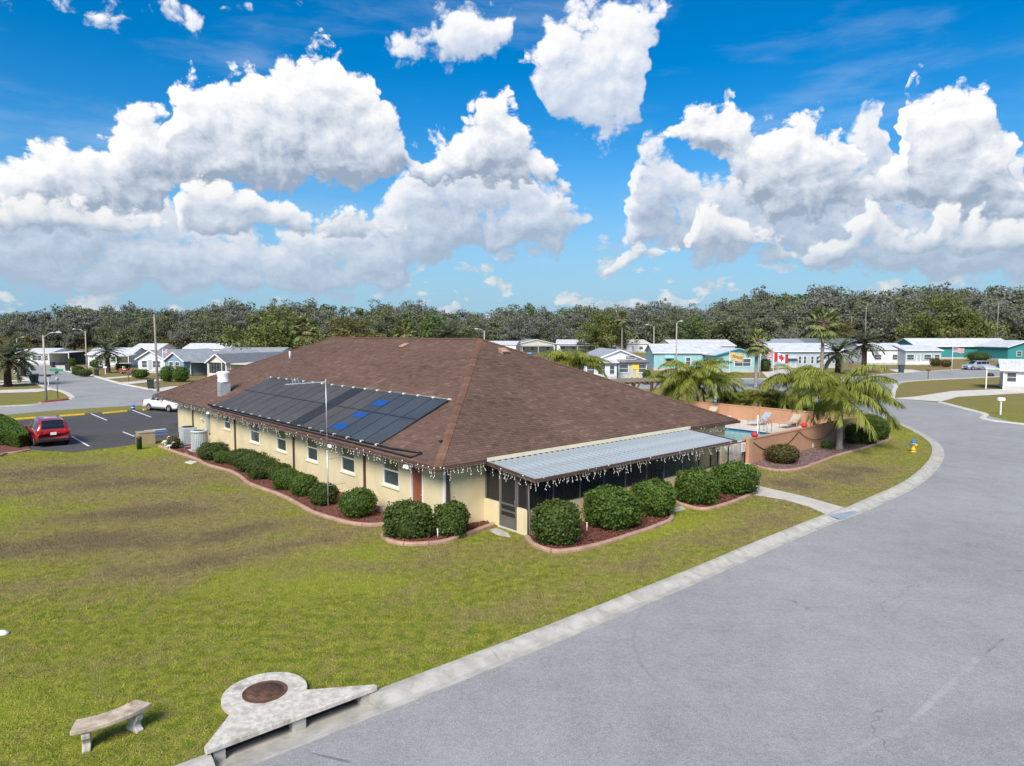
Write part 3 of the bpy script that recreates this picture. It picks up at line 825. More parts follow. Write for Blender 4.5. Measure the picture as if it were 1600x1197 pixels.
# lawn blades: nobody could count them
def in_poly(pts, poly):
    x, y = pts[:, 0], pts[:, 1]; ins = np.zeros(len(pts), bool); n = len(poly)
    for i in range(n):
        x1, y1 = poly[i]; x2, y2 = poly[(i + 1) % n]
        c = ((y1 > y) != (y2 > y)) & (x < (x2 - x1) * (y - y1) / (y2 - y1 + 1e-12) + x1)
        ins ^= c
    return ins
def blades(name, n_try, ymin, ymax, hmin, hmax, wid, keep_out):
    pts = np.stack([rng.uniform(-1, 1, n_try), rng.uniform(0, 1, n_try)], 1)
    y = ymin + (ymax - ymin) * pts[:, 1]
    x = pts[:, 0] * (y * 0.80 + 1.5)
    q = np.stack([x, y], 1)
    ok = rng.uniform(0, 1, n_try) < (y * 0.8 + 1.5) / (ymax * 0.8 + 1.5)
    q = q[ok]; q = q[in_poly(q, [(p.x, p.y) for p in lawn_poly])]
    for poly in keep_out: q = q[~in_poly(q, poly)]
    n = len(q)
    clump = np.sin(q[:, 0] * 3.1) * np.sin(q[:, 1] * 2.7 + q[:, 0]) * 0.25 + np.sin(q[:, 0] * 9.0 + q[:, 1] * 7.0) * 0.15 + 0.85
    h = rng.uniform(hmin, hmax, n) * clump
    a = rng.uniform(0, 2 * np.pi, n); ln = rng.uniform(0.3, 1.3, n) * h; la = rng.uniform(0, 2 * np.pi, n)
    wv = np.stack([np.cos(a), np.sin(a)], 1) * (wid * rng.uniform(0.6, 1.3, n))[:, None]
    v = np.zeros((n, 3, 3))
    v[:, 0, :2] = q - wv; v[:, 1, :2] = q + wv
    v[:, 2, :2] = q + np.stack([np.cos(la), np.sin(la)], 1) * ln[:, None]; v[:, 2, 2] = h
    sh = np.repeat(np.clip(rng.normal(0.45, 0.25, n), 0, 1), 3)
    me = np_mesh(name, v, tris=np.arange(n * 3), mats=M['blade'], attr=sh)
    o = link(name, me); tag(o, 'short patchy green and straw coloured lawn grass around the clubhouse', 'grass', kind='stuff')
    return o
# ------------------------------------------------------------------ clubhouse
A0 = Vector((-2.60, 23.44, 0)); RB = math.atan2(0.660, 0.751)
CB, SB = math.cos(RB), math.sin(RB)
def L2W(x, y, z=0.0): return Vector((A0.x + x * CB - y * SB, A0.y + x * SB + y * CB, z))
def W2L(p): q = Vector((p[0] - A0.x, p[1] - A0.y)); return Vector((q.x * CB + q.y * SB, -q.x * SB + q.y * CB, p[2] if len(p) > 2 else 0))
BX, BY = Vector((CB, SB, 0)), Vector((-SB, CB, 0))
W_, L_, HE, SL = 19.6, 36.9, 2.45, 4.32 / 9.8
club = empty('clubhouse', A0, RB, 'long cream clubhouse with brown hip roof and screened porch', 'building')
def on_left_wall(px, py, x=0.6): return W2L(on_plane(px, py, L2W(x, 0), BX))
def on_front(px, py, y): return W2L(on_plane(px, py, L2W(0, y), BY))
def on_left_roof(px, py):
    n = BX * (-SL) + Vector((0, 0, 1)); return W2L(on_plane(px, py, L2W(0, 0, HE), n))
def on_front_roof(px, py):
    n = BY * (-SL) + Vector((0, 0, 1)); return W2L(on_plane(px, py, L2W(0, 0, HE), n))

# walls with real openings
def wall_run(mb, axis, c, thick, s0, s1, z0, z1, ops):
    """axis 'y': wall along y at x=c..c+thick; axis 'x': along x at y=c..c+thick; ops = (s0,s1,z0,z1)"""
    def bx(a, b, lo, hi):
        if b - a < 1e-4 or hi - lo < 1e-4: return
        if axis == 'y': mb.box((c + thick / 2, (a + b) / 2, (lo + hi) / 2), (thick, b - a, hi - lo))
        else: mb.box(((a + b) / 2, c + thick / 2, (lo + hi) / 2), (b - a, thick, hi - lo))
    s = s0
    for (a, b, lo, hi) in sorted(ops):
        bx(s, a, z0, z1); bx(a, b, z0, lo); bx(a, b, hi, z1); s = b
    bx(s, s1, z0, z1)
win_px = [(598,623,766),(533,554,742),(479.5,496,724),(432,447,709),(391,405,696.5)]
wins = []
for (xa, xb, yb) in win_px:
    ya, yb_ = on_left_wall(xb, yb).y, on_left_wall(xa, yb).y
    wins.append((ya, yb_, 1.02, 2.2))
sm0, sm1 = on_left_wall(360, 675).y, on_left_wall(350, 673).y
wins.append((sm0, sm1, 1.3, 2.15))
dr0, dr1 = on_left_wall(661, 760).y, on_left_wall(642, 760).y
wm = MB()
wall_run(wm, 'y', 0.6, 0.2, 0.4, 33.0, -0.1, 2.44, wins + [(dr0, dr1, 0.06, 2.12)])
wall_run(wm, 'x', 0.4, 0.2, 0.8, 18.8, -0.1, 2.44, [(5.0, 6.8, 0.1, 2.15), (9.5, 11.0, 0.9, 2.1)])
wall_run(wm, 'y', 18.8, 0.2, 0.4, 33.0, -0.1, 2.44, [])
wall_run(wm, 'x', 32.8, 0.2, 0.8, 18.8, -0.1, 2.44, [])
wall = wm.build('wall', M['stucco'], club)
for i_, (y0, y1, z0, z1) in enumerate(wins):
    w = MB(); x = 0.66; t = 0.055
    w.box((x, (y0 + y1) / 2, z0 + t / 2), (0.09, y1 - y0, t)); w.box((x, (y0 + y1) / 2, z1 - t / 2), (0.09, y1 - y0, t))
    w.box((x, y0 + t / 2, (z0 + z1) / 2), (0.085, t, z1 - z0 - 2 * t)); w.box((x, y1 - t / 2, (z0 + z1) / 2), (0.085, t, z1 - z0 - 2 * t))
    zm = z0 + (z1 - z0) * 0.53
    w.box((x - 0.01, (y0 + y1) / 2, zm), (0.075, y1 - y0 - 2 * t, 0.05))
    wo = w.build('window', M['white_clean'], club)
    for (lo, hi, mt, nm) in ((z0 + t, zm - .025, 'glass', 'lower_pane'), (zm + .025, z1 - t, 'glass_upper', 'upper_pane')):
        g_ = MB(); g_.box((x + 0.012, (y0 + y1) / 2, (lo + hi) / 2), (0.012, y1 - y0 - 2 * t - .004, hi - lo - .004)); g_.build('pane', M[mt], wo)
    s_ = MB(); s_.box((0.585, (y0 + y1) / 2, z0 - 0.05), (0.07, y1 - y0 + 0.12, 0.07)); s_.build('sill', M['stucco_trim'], wo, bevel=0.008)
# inside of porch: sliding door and window of the main wall
for (x0, x1, z0, z1) in ((5.0, 6.8, 0.1, 2.15), (9.5, 11.0, 0.9, 2.1)):
    w = MB(); t = 0.06
    for zz in (z0 + t / 2, z1 - t / 2): w.box(((x0 + x1) / 2, 0.46, zz), (x1 - x0, 0.09, t))
    for xx in (x0 + t / 2, (x0 + x1) / 2, x1 - t / 2): w.box((xx, 0.46, (z0 + z1) / 2), (t, 0.085, z1 - z0 - 2 * t))
    wo = w.build('window', M['white_clean'], club)
    g_ = MB(); g_.box(((x0 + x1) / 2, 0.49, (z0 + z1) / 2), (x1 - x0 - 2 * t, 0.012, z1 - z0 - 2 * t)); g_.build('pane', M['glass'], wo)
d_ = MB(); d_.box((0.68, (dr0 + dr1) / 2, 1.07), (0.05, dr1 - dr0 - 0.1, 1.98)); do = tag(d_.build('door', M['door_red'], club), 'rust red flush door')
d_ = MB()
for yy in (dr0 + .025, dr1 - .025): d_.box((0.63, yy, 1.09), (0.1, 0.05, 2.06))
d_.box((0.63, (dr0 + dr1) / 2, 2.09), (0.1, dr1 - dr0 - .1, 0.06)); d_.build('door_frame', M['white'], do)
d_ = MB(); d_.lathe((0, 0, 0), [(0.0, -.03), (.035, -.02), (.035, .02), (0, .03)], 10); dh = d_.build('door_handle', M['steel'], do, (0.63, dr0 + .16, 1.03))

# roof
def roof_z(x, y): return HE + SL * max(0.0, min(x, W_ - x, y, L_ - y))
rd = MB()
c4 = [(0, 0), (W_, 0), (W_, L_), (0, L_)]; hW = W_ / 2
top = [Vector((x, y, HE)) for x, y in c4] + [Vector((hW, hW, HE + SL * hW)), Vector((hW, L_ - hW, HE + SL * hW))]
rd.add(top, [(0, 1, 4), (1, 2, 5, 4), (2, 3, 5), (3, 0, 4, 5)])
bot = [v - Vector((0, 0, 0.06)) for v in top]
rd.add(bot[:4], [(0, 3, 2, 1)])
rd.add(top[:4] + bot[:4], [(0, 4, 5, 1), (1, 5, 6, 2), (2, 6, 7, 3), (3, 7, 4, 0)])
roof = rd.build('roof', M['shingle'], club)
def shingle_face(face):
    """courses of one roof plane: corner verts of every tab; u along the eave, v up the slope (plan distance)"""
    E_, T_, out, shade = 0.135, 0.32, [], []
    depth = hW
    run = L_ if face in ('left', 'right') else W_
    v = 0.0; r = 0
    while v < depth - 0.02:
        v1 = min(v + E_, depth)
        u = v - (r % 2) * T_ / 2 - rng.uniform(0, 0.1)
        row_s = rng.normal(0.5, 0.05)
        while u < run - v:
            u0, u1 = max(u, v), min(u + T_ - 0.008, run - v)
            if u1 - u0 > 0.03:
                t0, t1 = min(max(u0, v1), run - v1), max(min(u1, run - v1), v1)
                out.append((u0, u1, t0, max(t1, t0), v, v1)); shade.append(np.clip(rng.normal(row_s, 0.24), 0, 1))
            u += T_
        v += E_; r += 1
    return out, shade
def face_xy(face, u, v):
    return {'left': (v, u), 'right': (W_ - v, u), 'front': (u, v), 'back': (u, L_ - v)}[face]
def tab_verts(face, t):
    u0, u1, t0, t1, v, v1 = t
    def pt(u, vv, lift): x, y = face_xy(face, u, vv); return (x, y, HE + SL * vv + lift)
    return [pt(u0, v, 0.022), pt(u1, v, 0.022), pt(t1, v1, 0.007), pt(t0, v1, 0.007), pt(u0, v, 0.004), pt(u1, v, 0.004)]
single = []; allv, allq, alls = [], [], []
for face in ('left', 'front', 'right', 'back'):
    tabs, sh = shingle_face(face)
    flip = face in ('left', 'back')
    for t, s in zip(tabs, sh):
        vs = tab_verts(face, t)
        w_ = L2W(*vs[0]); 
        if face == 'front' and len(single) < 240 and t[4] < 0.7 and t[1] < 13.5 and t[1] - t[0] > 0.25:
            single.append((vs, s, flip)); continue
        b_ = len(allv); allv += vs; alls += [s] * 6
        allq += [(b_, b_ + 1, b_ + 2, b_ + 3), (b_ + 4, b_ + 5, b_ + 1, b_)] if not flip else [(b_ + 3, b_ + 2, b_ + 1, b_), (b_, b_ + 1, b_ + 5, b_ + 4)]
o = link('shingles', np_mesh('shingles', allv, quads=allq, mats=M['shingle'], attr=alls), roof); tag(o, kind='stuff')
for vs, s, flip in single:
    link('shingle', np_mesh('shingle', vs, quads=[(0, 1, 2, 3), (4, 5, 1, 0)], mats=M['shingle'], attr=[s] * 6), roof)
def cap_line(a, b, name):
    a, b = Vector(a), Vector(b); n = int((b - a).length / 0.2); vs, qs, ss = [], [], []
    t = (b - a).normalized(); sd = t.cross(Vector((0, 0, 1))).normalized()
    dz = 0.16 * SL * 0.72 if abs(t.z) > 0.01 else 0.16 * SL
    for i in range(n):
        p, q = a + (b - a) * (i / n), a + (b - a) * ((i + 1.25) / n)
        s = np.clip(rng.normal(0.55, 0.2), 0, 1); k = len(vs)
        for c, lift in ((p, 0.05), (q, 0.026)):
            for sg, dd in ((-1, dz), (0, 0), (1, dz)): vs.append(c + sd * sg * 0.16 + Vector((0, 0, lift - dd)))
        for sg, dd in ((-1, dz), (0, 0), (1, dz)): vs.append(p + sd * sg * 0.16 + Vector((0, 0, 0.02 - dd)))
        ss += [s] * 9
        qs += [(k, k + 1, k + 4, k + 3), (k + 1, k + 2, k + 5, k + 4), (k + 6, k + 7, k + 1, k), (k + 7, k + 8, k + 2, k + 1)]
    link(name, np_mesh(name, vs, quads=qs, mats=M['hip'], attr=ss), roof)
R0, R1 = top[4], top[5]
for c in (0, 1): cap_line(top[c] + (R0 - top[c]) * 0.004, R0, 'hip_cap')
for c in (2, 3): cap_line(top[c] + (R1 - top[c]) * 0.004, R1, 'hip_cap')
cap_line(R0, R1, 'ridge_cap')
def roof_vent(px, py, left):
    p = on_left_roof(px, py) if left else on_front_roof(px, py)
    mb = MB(); mb.box((0, 0, 0.07), (0.42, 0.42, 0.13)); mb.box((0, 0, 0.155), (0.5, 0.5, 0.05))
    o = mb.build('roof_vent', M['border'], roof, bevel=0.015); o.location = p
    o.rotation_euler = (0, -math.atan(SL), 0) if left else (math.atan(SL), 0, 0)
roof_vent(632, 543, True); roof_vent(786, 551, False)
pv = MB(); p = on_left_roof(453, 560); pv.tube([(0, 0, -.05), (0, 0, .5)], 0.06, 10); pv.build('vent_pipe', M['white'], roof, p)
# dark cable patch on the near hip
cp = MB(); p = on_left_roof(691, 692)
for i_ in range(5): cp.box((0.02 * i_ - .03, 0.05 * i_, 0.06 + .012 * (i_ % 2)), (0.22, 0.05, 0.03), 0.5)
cp.build('cable_bundle', M['black'], roof, p)
# gutters, fascia and downpipes
gm = MB()
gm.box((-0.055, L_ / 2, HE - 0.085), (0.11, L_ + 0.2, 0.12)); gm.build('gutter', M['gutter'], club, bevel=0.012)
gm = MB(); gm.box((W_ / 2 + .02, -0.058, HE - 0.085), (W_ - 0.1, 0.11, 0.12)); gm.build('gutter', M['gutter'], club, bevel=0.012)
gm = MB(); gm.box((W_ + 0.055, L_ / 2, HE - 0.085), (0.11, L_ + 0.2, 0.12)); gm.build('gutter', M['gutter'], club, bevel=0.012)
for px in (571, 460, 369, 304):
    y = on_left_wall(px, 740 if px > 500 else 700).y
    dm = MB(); dm.box((0.555, y, 1.15), (0.075, 0.1, 2.1)); dm.bar((0.555, y, 2.19), (0.02, y, 2.33), 0.075, 0.09); dm.box((0.50, y, 0.08), (0.18, 0.1, 0.08))
    dm.build('downpipe', M['gutter'], club)
dm = MB(); dm.box((0.68, 0.355, 1.2), (0.15, 0.085, 2.3)); dm.build('downpipe', M['gutter'], club)
cm = MB(); cm.box((0.585, 0.385, 1.2), (0.1, 0.1, 2.4)); cm.build('corner_trim', M['white'], club)
# small fittings on the left wall
y = on_left_wall(327, 655).y
f_ = MB(); f_.box((0.52, y, 1.45), (0.14, 0.34, 1.5)); f_.tube([(0.52, y, 2.1), (0.52, y, 2.42)], 0.05, 8); f_.build('electric_cabinet', M['acgrey'], club, bevel=0.01)
f_ = MB(); yl = on_left_wall(322, 656).y + .5; f_.box((0.56, yl, 1.5), (0.08, 0.22, 0.3)); f_.lathe((0.48, yl, 1.5), [(0.0, -.08), (.09, -.07), (.09, .05), (0, .08)], 12); f_.build('electric_meter', M['stucco_trim'], club)
f_ = MB(); yl = on_left_wall(609, 780).y; f_.tube([(0.57, yl, .35), (0.5, yl, .35), (0.5, yl, .2)], 0.02, 6); f_.box((0.57, yl, .35), (.06, .1, .1)); f_.build('wall_tap', M['steel'], club)
f_ = MB(); yl = on_left_wall(382, 668).y; f_.box((0.575, yl, 2.05), (0.05, 0.3, 0.12)); f_.build('wall_plate', M['gutter'], club)
for px, pw in ((640, 724), (520, 691), (329, 642)):     # flood lamps under the eave
    y = on_left_wall(px, pw, 0.0).y
    f_ = MB(); f_.box((-0.02, y, 2.30), (0.1, 0.1, 0.1)); f_.lathe((-0.16, y - .1, 2.24), [(0.03, .06), (.075, -.04), (.07, -.06)], 10); f_.lathe((-0.16, y + .1, 2.24), [(0.03, .06), (.075, -.04), (.07, -.06)], 10)
    f_.bar((-0.03, y, 2.3), (-.16, y - .1, 2.29), .03); f_.bar((-0.03, y, 2.3), (-.16, y + .1, 2.29), .03)
    f_.build('flood_lamp', M['white'], club)

# ---- screened porch
PX0, PX1, PY = 2.4, 14.55, -2.08
KN = 0.92
pf = MB(); pf.box(((PX0 + PX1) / 2, (PY + .4) / 2, 0.0), (PX1 - PX0 - .02, 2.44, 0.12)); pf.build('porch_floor', M['concrete_pale'], club)
dx0, dx1 = on_front(1012, 780, PY).x, on_front(1039, 770, PY).x
kw = MB()
kw.box(((PX0 + dx0) / 2, PY + .075, KN / 2), (dx0 - PX0, 0.15, KN)); kw.box(((PX1 + dx1) / 2, PY + .075, KN / 2), (PX1 - dx1, 0.15, KN))
kw.box((PX0 + .076, -0.035, KN / 2), (0.15, 0.86, KN)); kw.box((PX0 + .076, (-1.46 + PY + .15) / 2, KN / 2), (0.15, abs(-1.46 - PY - .15), KN))
kw.build('knee_wall', M['stucco'], club)
post_x = [on_front(px, 770 - (px - 832) * .2, PY).x for px in (866.5, 908, 945, 979, 1012, 1039, 1068, 1095, 1122)]
post_x = [PX0 + .05] + [x for x in post_x if x < PX1 - .3] + [PX1 - .05]
def post(x, y, z0=KN, mat='grey_alu', w=0.07):
    mb = MB(); mb.box((x, y, (z0 + 2.06) / 2), (w, w, 2.06 - z0)); mb.build('porch_post', M[mat], club)
for k_, x in enumerate(post_x): post(x, PY + .075, 0.02 if k_ == 0 or abs(x - dx0) < .1 or abs(x - dx1) < .1 else KN, 'bronze' if k_ == 0 else 'grey_alu', 0.09 if k_ == 0 else 0.06)
for y in (0.33, -0.47, -1.45): post(PX0 + .076, y, 0.06 if y < 0 else KN, 'grey_alu', 0.07)
hd = MB(); hd.box(((PX0 + PX1) / 2, PY + .075, 2.09), (PX1 - PX0 + .1, 0.08, 0.07)); hd.box((PX0 + .076, -0.86, 2.09), (0.08, 2.5, 0.07)); hd.build('porch_header', M['bronze'], club)
sl_ = MB(); sl_.box(((PX0 + dx0) / 2, PY + .075, KN + .02), (dx0 - PX0, 0.075, 0.04)); sl_.box(((PX1 + dx1) / 2, PY + .075, KN + .02), (PX1 - dx1, 0.075, 0.04)); sl_.build('porch_rail', M['grey_alu'], club)
def screen(a, b, z0, z1):
    mb = MB(); a, b = Vector(a), Vector(b); t = (b - a).normalized(); n = Vector((-t.y, t.x, 0)) * .004
    mb.prism([(a + n)[:2], (b + n)[:2], (b - n)[:2], (a - n)[:2]], z0, z1); return mb.build('screen_panel', M['screen'], club)
for xa, xb in zip(post_x[:-1], post_x[1:]):
    z0 = 0.08 if abs(xa - dx0) < .1 else KN + .04
    screen((xa + .035, PY + .075, 0), (xb - .035, PY + .075, 0), z0, 2.05)
screen((PX0 + .076, 0.30, 0), (PX0 + .076, -0.43, 0), KN + .01, 2.05)
screen((PX0 + .076, -1.49, 0), (PX0 + .076, PY + .12, 0), KN + .01, 2.05)
def screen_door(a, b, name='screen_door'):
    a, b = Vector(a), Vector(b); t = (b - a).normalized(); L = (b - a).length
    mb = MB()
    for s in (0.04, L - .04): mb.bar(a + t * s + Vector((0, 0, .06)), a + t * s + Vector((0, 0, 2.03)), .045, .07)
    for z in (2.0, 0.93, 0.68): mb.bar(a + t * .07 + Vector((0, 0, z)), a + t * (L - .07) + Vector((0, 0, z)), .04, .07)
    mb.bar(a + t * .07 + Vector((0, 0, .27)), a + t * (L - .07) + Vector((0, 0, .27)), .035, .42)
    o = mb.build(name, M['grey_alu'], club)
    sc = MB(); n = Vector((-t.y, t.x, 0)) * .003
    for z0, z1 in ((.46, .66), (.70, .91), (.95, 1.97)):
        p_, q_ = a + t * .075, a + t * (L - .075)
        sc.prism([(p_ + n)[:2], (q_ + n)[:2], (q_ - n)[:2], (p_ - n)[:2]], z0, z1)
    sc.build('door_screen', M['screen'], o)
    h = MB(); p_ = a + t * (L - .06) - Vector((-t.y, t.x, 0)) * .05; h.bar(p_ + Vector((0, 0, .98)), p_ + Vector((0, 0, 1.14)), .025); h.build('door_handle', M['steel'], o)
screen_door((PX0 + .05, -0.51, 0), (PX0 + .05, -1.41, 0))
# porch roof: a run of pan panels, each with its standing rib
pz0, pz1, py0, py1, rx0, rx1 = 2.36, 2.12, -0.13, -2.62, 2.2, 14.95
npan = 42; pw = (rx1 - rx0) / npan
pm = MB(); a = pw
prof = [(0.0, 0.0), (0.006, 0.065), (0.05, 0.065), (0.064, 0.004), (pw / 2, 0.012), (pw - .003, 0.004), (pw - .003, -0.012), (0.0, -0.012)]
vs = [(x, py0, pz0 + z) for x, z in prof] + [(x, py1, pz1 + z) for x, z in prof]; n = len(prof)
pm.add(vs, [tuple(range(n))[::-1], tuple(range(n, 2 * n))] + [(i, (i + 1) % n, n + (i + 1) % n, n + i) for i in range(n)])
pan_me = pm.mesh('roof_panel', M['pan'])
for k_ in range(npan):
    link('roof_panel', pan_me, club, (rx0 + k_ * pw, 0, 0))
fm = MB(); fm.box(((rx0 + rx1) / 2, py1 - .03, pz1 - .02), (rx1 - rx0 + .1, .055, .13))
for x in (rx0 - .03, rx1 + .03): fm.bar((x, py0, pz0 - .02), (x, py1, pz1 - .02), .05, .13)
fm.build('porch_fascia', M['gutter'], club)
ff = MB(); ff.box(((rx0 + rx1) / 2, py0 + .005, pz0 + .12), (rx1 - rx0 + .1, .03, .14)); ff.build('flashing', M['stucco_trim'], club)
bm_ = MB()
for k_ in range(8): x = rx0 + .4 + k_ * (rx1 - rx0 - .8) / 7; bm_.bar((x, py0 - .04, pz0 - .075), (x, py1 + .08, pz1 - .075), .05, .1)
bm_.build('rafters', M['bronze'], club)
dm = MB(); dm.tube([(2.36, PY - .05, 2.05), (2.36, PY - .05, 0.05), (2.36, PY - .2, 0.05)], .05, 8); dm.build('downpipe', M['bronze'], club)
# ------------------------------------------------------------------ things on and round the clubhouse
# pool heating mats on the roof
sol = empty('solar_heater', A0, RB, 'row of black pool heating mats lying on the brown roof', 'solar heater')
tl, tr, br = on_left_roof(417, 591), on_left_roof(705.6, 626.7), on_left_roof(589, 696)
xb_, xt_ = br.x, (tl.x + tr.x) / 2
y_r, y_l = (tr.y + br.y) / 2, (tl.y + on_left_roof(325, 634).y) / 2
tops_px = [(705.6,626.7),(673,622),(645,619),(620,616),(597,613),(574,609.5),(553,607),(533,604)]
cuts = [on_left_roof(*q).y for q in tops_px]
cuts[0] = y_r
cuts = [y_r + (c - cuts[0]) for c in cuts]
stp = 1.22
cuts = [y_r + k * stp for k in range(int((y_l - y_r) / stp) + 1)]
UPV = Vector((1, 0, SL)).normalized()
def roof_at(x, y, lift=0.0): return Vector((x - lift * SL * .9, y, HE + SL * x + lift))
def roof_slab(mb, x0, x1, y0, y1, lo, hi):
    v = [roof_at(x, y, l) for l in (lo, hi) for (x, y) in ((x0, y0), (x1, y0), (x1, y1), (x0, y1))]
    mb.add(v, [(0, 3, 2, 1)[::-1], (4, 5, 6, 7)[::-1], (0, 1, 5, 4)[::-1], (1, 2, 6, 5)[::-1], (2, 3, 7, 6)[::-1], (3, 0, 4, 7)[::-1]])
for k in range(len(cuts) - 1):
    y0, y1 = cuts[k] + .035, cuts[k + 1] - .035
    mt = 'solar_new' if k < 4 else ('solar_black' if k == 6 else 'solar_old')
    mb = MB(); xm = (xb_ + xt_) / 2 + .1
    roof_slab(mb, xb_, xt_, y0, y1, 0.035, 0.055)
    pnl = mb.build('panel', M[mt], sol)
    mb = MB(); roof_slab(mb, xm, xm + .05, y0 - .03, y1 + .03, 0.057, 0.07); mb.build('strap', M['black'], pnl)
    if k == 3:
        for xx, w in ((xb_ + .35, .42), (xb_ + 1.35, .4), (xt_ - 1.15, .5)):
            mb = MB(); roof_slab(mb, xx, xx + w, y0 + .06, y1 - .06, 0.058, 0.064); mb.build('patch', M['patch_blue'], pnl)
for x, r in ((xb_ - .04, .032), (xt_ + .04, .032)):
    mb = MB(); mb.tube([roof_at(x, cuts[0] - .05, .06), roof_at(x, cuts[-1] + .1, .06)], r, 8); mb.build('header_pipe', M['grey_alu'] if x > xb_ else M['black'], sol)
mb = MB(); mb.tube([roof_at(xb_ - .1, cuts[0] - .03, .06), roof_at(xt_ + .1, cuts[0] - .03, .06)], .03, 8); mb.build('edge_strap', M['black'], sol)
for c in cuts:
    for x in (xb_ - .04, xt_ + .04):
        mb = MB(); p = roof_at(x, c, .07); mb.box(p, (.12, .12, .07)); mb.build('clamp', M['white'], sol)
mb = MB(); p0 = roof_at(.25, cuts[-1] + 1.0, .08)
mb.tube([roof_at(xb_ - .04, cuts[-1], .07), p0, roof_at(.3, 3.4, .08), roof_at(.45, 1.7, .08)], .035, 8)
mb.tube([roof_at(.12, cuts[-1], .07), roof_at(.12, 1.8, .07), roof_at(.45, 1.55, .08)], .035, 8); mb.build('supply_pipe', M['black'], sol)

# exhaust stack
p = W2L(L2W(*on_left_roof(350, 616)))
ex = empty('exhaust_stack', L2W(p.x, p.y, 0), RB, 'galvanised square duct with round white drum top on the roof slope', 'roof vent')
zb = HE + SL * p.x
mb = MB(); mb.box((0, 0, zb + .3), (.62, .62, .95)); mb.build('duct', M['galv'], ex)
mb = MB(); mb.lathe((0, 0, zb + .78), [(.36, 0), (.38, .05), (.36, .08), (.38, .42), (.42, .6), (.42, .66), (.3, .7)], 20); d_ = mb.build('drum', M['white'], ex)
mb = MB(); mb.box((-.39, .05, zb + 1.1), (.03, .14, .08)); mb.build('badge', M['black'], d_)

# aerial mast
am = P(513, 793)
an = empty('aerial_mast', (am.x, am.y, 0), RB, 'tall thin television aerial mast standing in the shrub bed', 'aerial')
zt = CAM_H - (592 - HORIZON) / F_PX * am.y
mb = MB(); mb.tube([(0, 0, 0), (0, 0, zt * .45)], .032, 8); mb.tube([(0, 0, zt * .45), (0, 0, zt)], .022, 8); mb.build('mast', M['galv'], an)
mb = MB(); mb.bar((0, 0, zt - .12), (-1.35, .75, zt - .2), .035)
dv = Vector((-1.35, .75, -.08)); nv = Vector((.75, 1.35, 0)).normalized()
for k in range(11):
    c = Vector((0, 0, zt - .12)) + dv * (k / 10); l = .22 + .2 * (k / 10) if k < 7 else .36
    mb.bar(c - nv * l, c + nv * l, .016)
for k in range(3): mb.bar((-.9 - k * .1, .5 + k * .05, zt - .2), (-.95 - k * .1, .55 + k * .05, zt + .06), .02)
mb.bar((-.2, -.2, zt - .16), (.25, .2, zt - .16), .02)
mb.build('yagi_antenna', M['galv'], an)
mb = MB(); mb.bar((0, 0, 2.0), (.62 * CB * 1.3, .0, 2.02), .03); mb.bar((0, 0, .9), (.8, 0, .9), .02); mb.build('wall_bracket', M['galv'], an)

# festoons of icicle lights on the eaves
def icicles(name, label, pts, dmin, dmax, step=.14):
    pts = [Vector(p) for p in pts]; wire = []; vs, qs = [], []
    def stick(a, b, w, q_=qs):
        a, b = Vector(a), Vector(b); k = len(vs); u = Vector((w, 0, 0)); v = Vector((0, w, 0))
        vs.extend([a - u - v * .6, a + u - v * .6, a + v, b - u - v * .6, b + u - v * .6, b + v]); qs.extend([(k, k + 1, k + 4, k + 3), (k + 1, k + 2, k + 5, k + 4), (k + 2, k, k + 3, k + 5)])
    bv, bq = [], []
    def bulb(c, r):
        k = len(bv); c = Vector(c)
        bv.extend([c + Vector((r, 0, 0)), c + Vector((0, r, 0)), c + Vector((-r, 0, 0)), c + Vector((0, -r, 0)), c + Vector((0, 0, r * 1.4)), c - Vector((0, 0, r * 1.4))])
        for i in range(4): bq.append((k + i, k + (i + 1) % 4, k + 4)); bq.append((k + (i + 1) % 4, k + i, k + 5))
    for a, b in zip(pts[:-1], pts[1:]):
        n = int((b - a).length / step); prev = a
        for i in range(n):
            t = (i + 1) / n; c = a + (b - a) * t - Vector((0, 0, .03 * abs(math.sin(i * 1.7))))
            stick(prev, c, .009); prev = c
            if random.random() < .10: bulb(c + Vector((0, 0, .06)), .024)
            if random.random() < .82:
                L = random.uniform(dmin, dmax) * (1 if i % 3 else 1.5); x = c
                while L > 0:
                    e = x + Vector((random.uniform(-.05, .05), random.uniform(-.05, .05), -min(L, .11)))
                    stick(x, e, .006); bulb(e, .017); x = e; L -= .11
    root = empty(name, A0, RB, label, 'string lights', 'icicle lights along the eaves')
    tag_stuff = link('wire', np_mesh('wire', [v[:] for v in vs], quads=qs, mats=M['wire_white']), root)
    tag(link('bulbs', np_mesh('bulbs', [v[:] for v in bv], tris=bq, mats=M['bulb']), root), kind='stuff'); tag(tag_stuff, kind='stuff')
icicles('icicle_lights', 'white icicle light string along the gutter above the windows', [(-.13, L_, HE - .05), (-.13, .0, HE - .05)], .06, .24, .17)
icicles('icicle_lights', 'white icicle light string under the roof corner beside the porch', [(-.1, -.13, HE - .05), (2.1, -.14, HE - .06)], .12, .3)
icicles('icicle_lights', 'white icicle light string hanging from the porch roof fascia', [(2.15, -.3, 2.28), (2.14, -2.66, 2.1), (14.98, -2.7, 2.1), (15.0, -1.0, 2.2)], .1, .3)
icicles('icicle_lights', 'sagging light string on the eave over the pool gate', [(15.1, -.2, 2.35), (17.5, -.25, 2.25), (19.7, -.2, 2.36)], .05, .2)

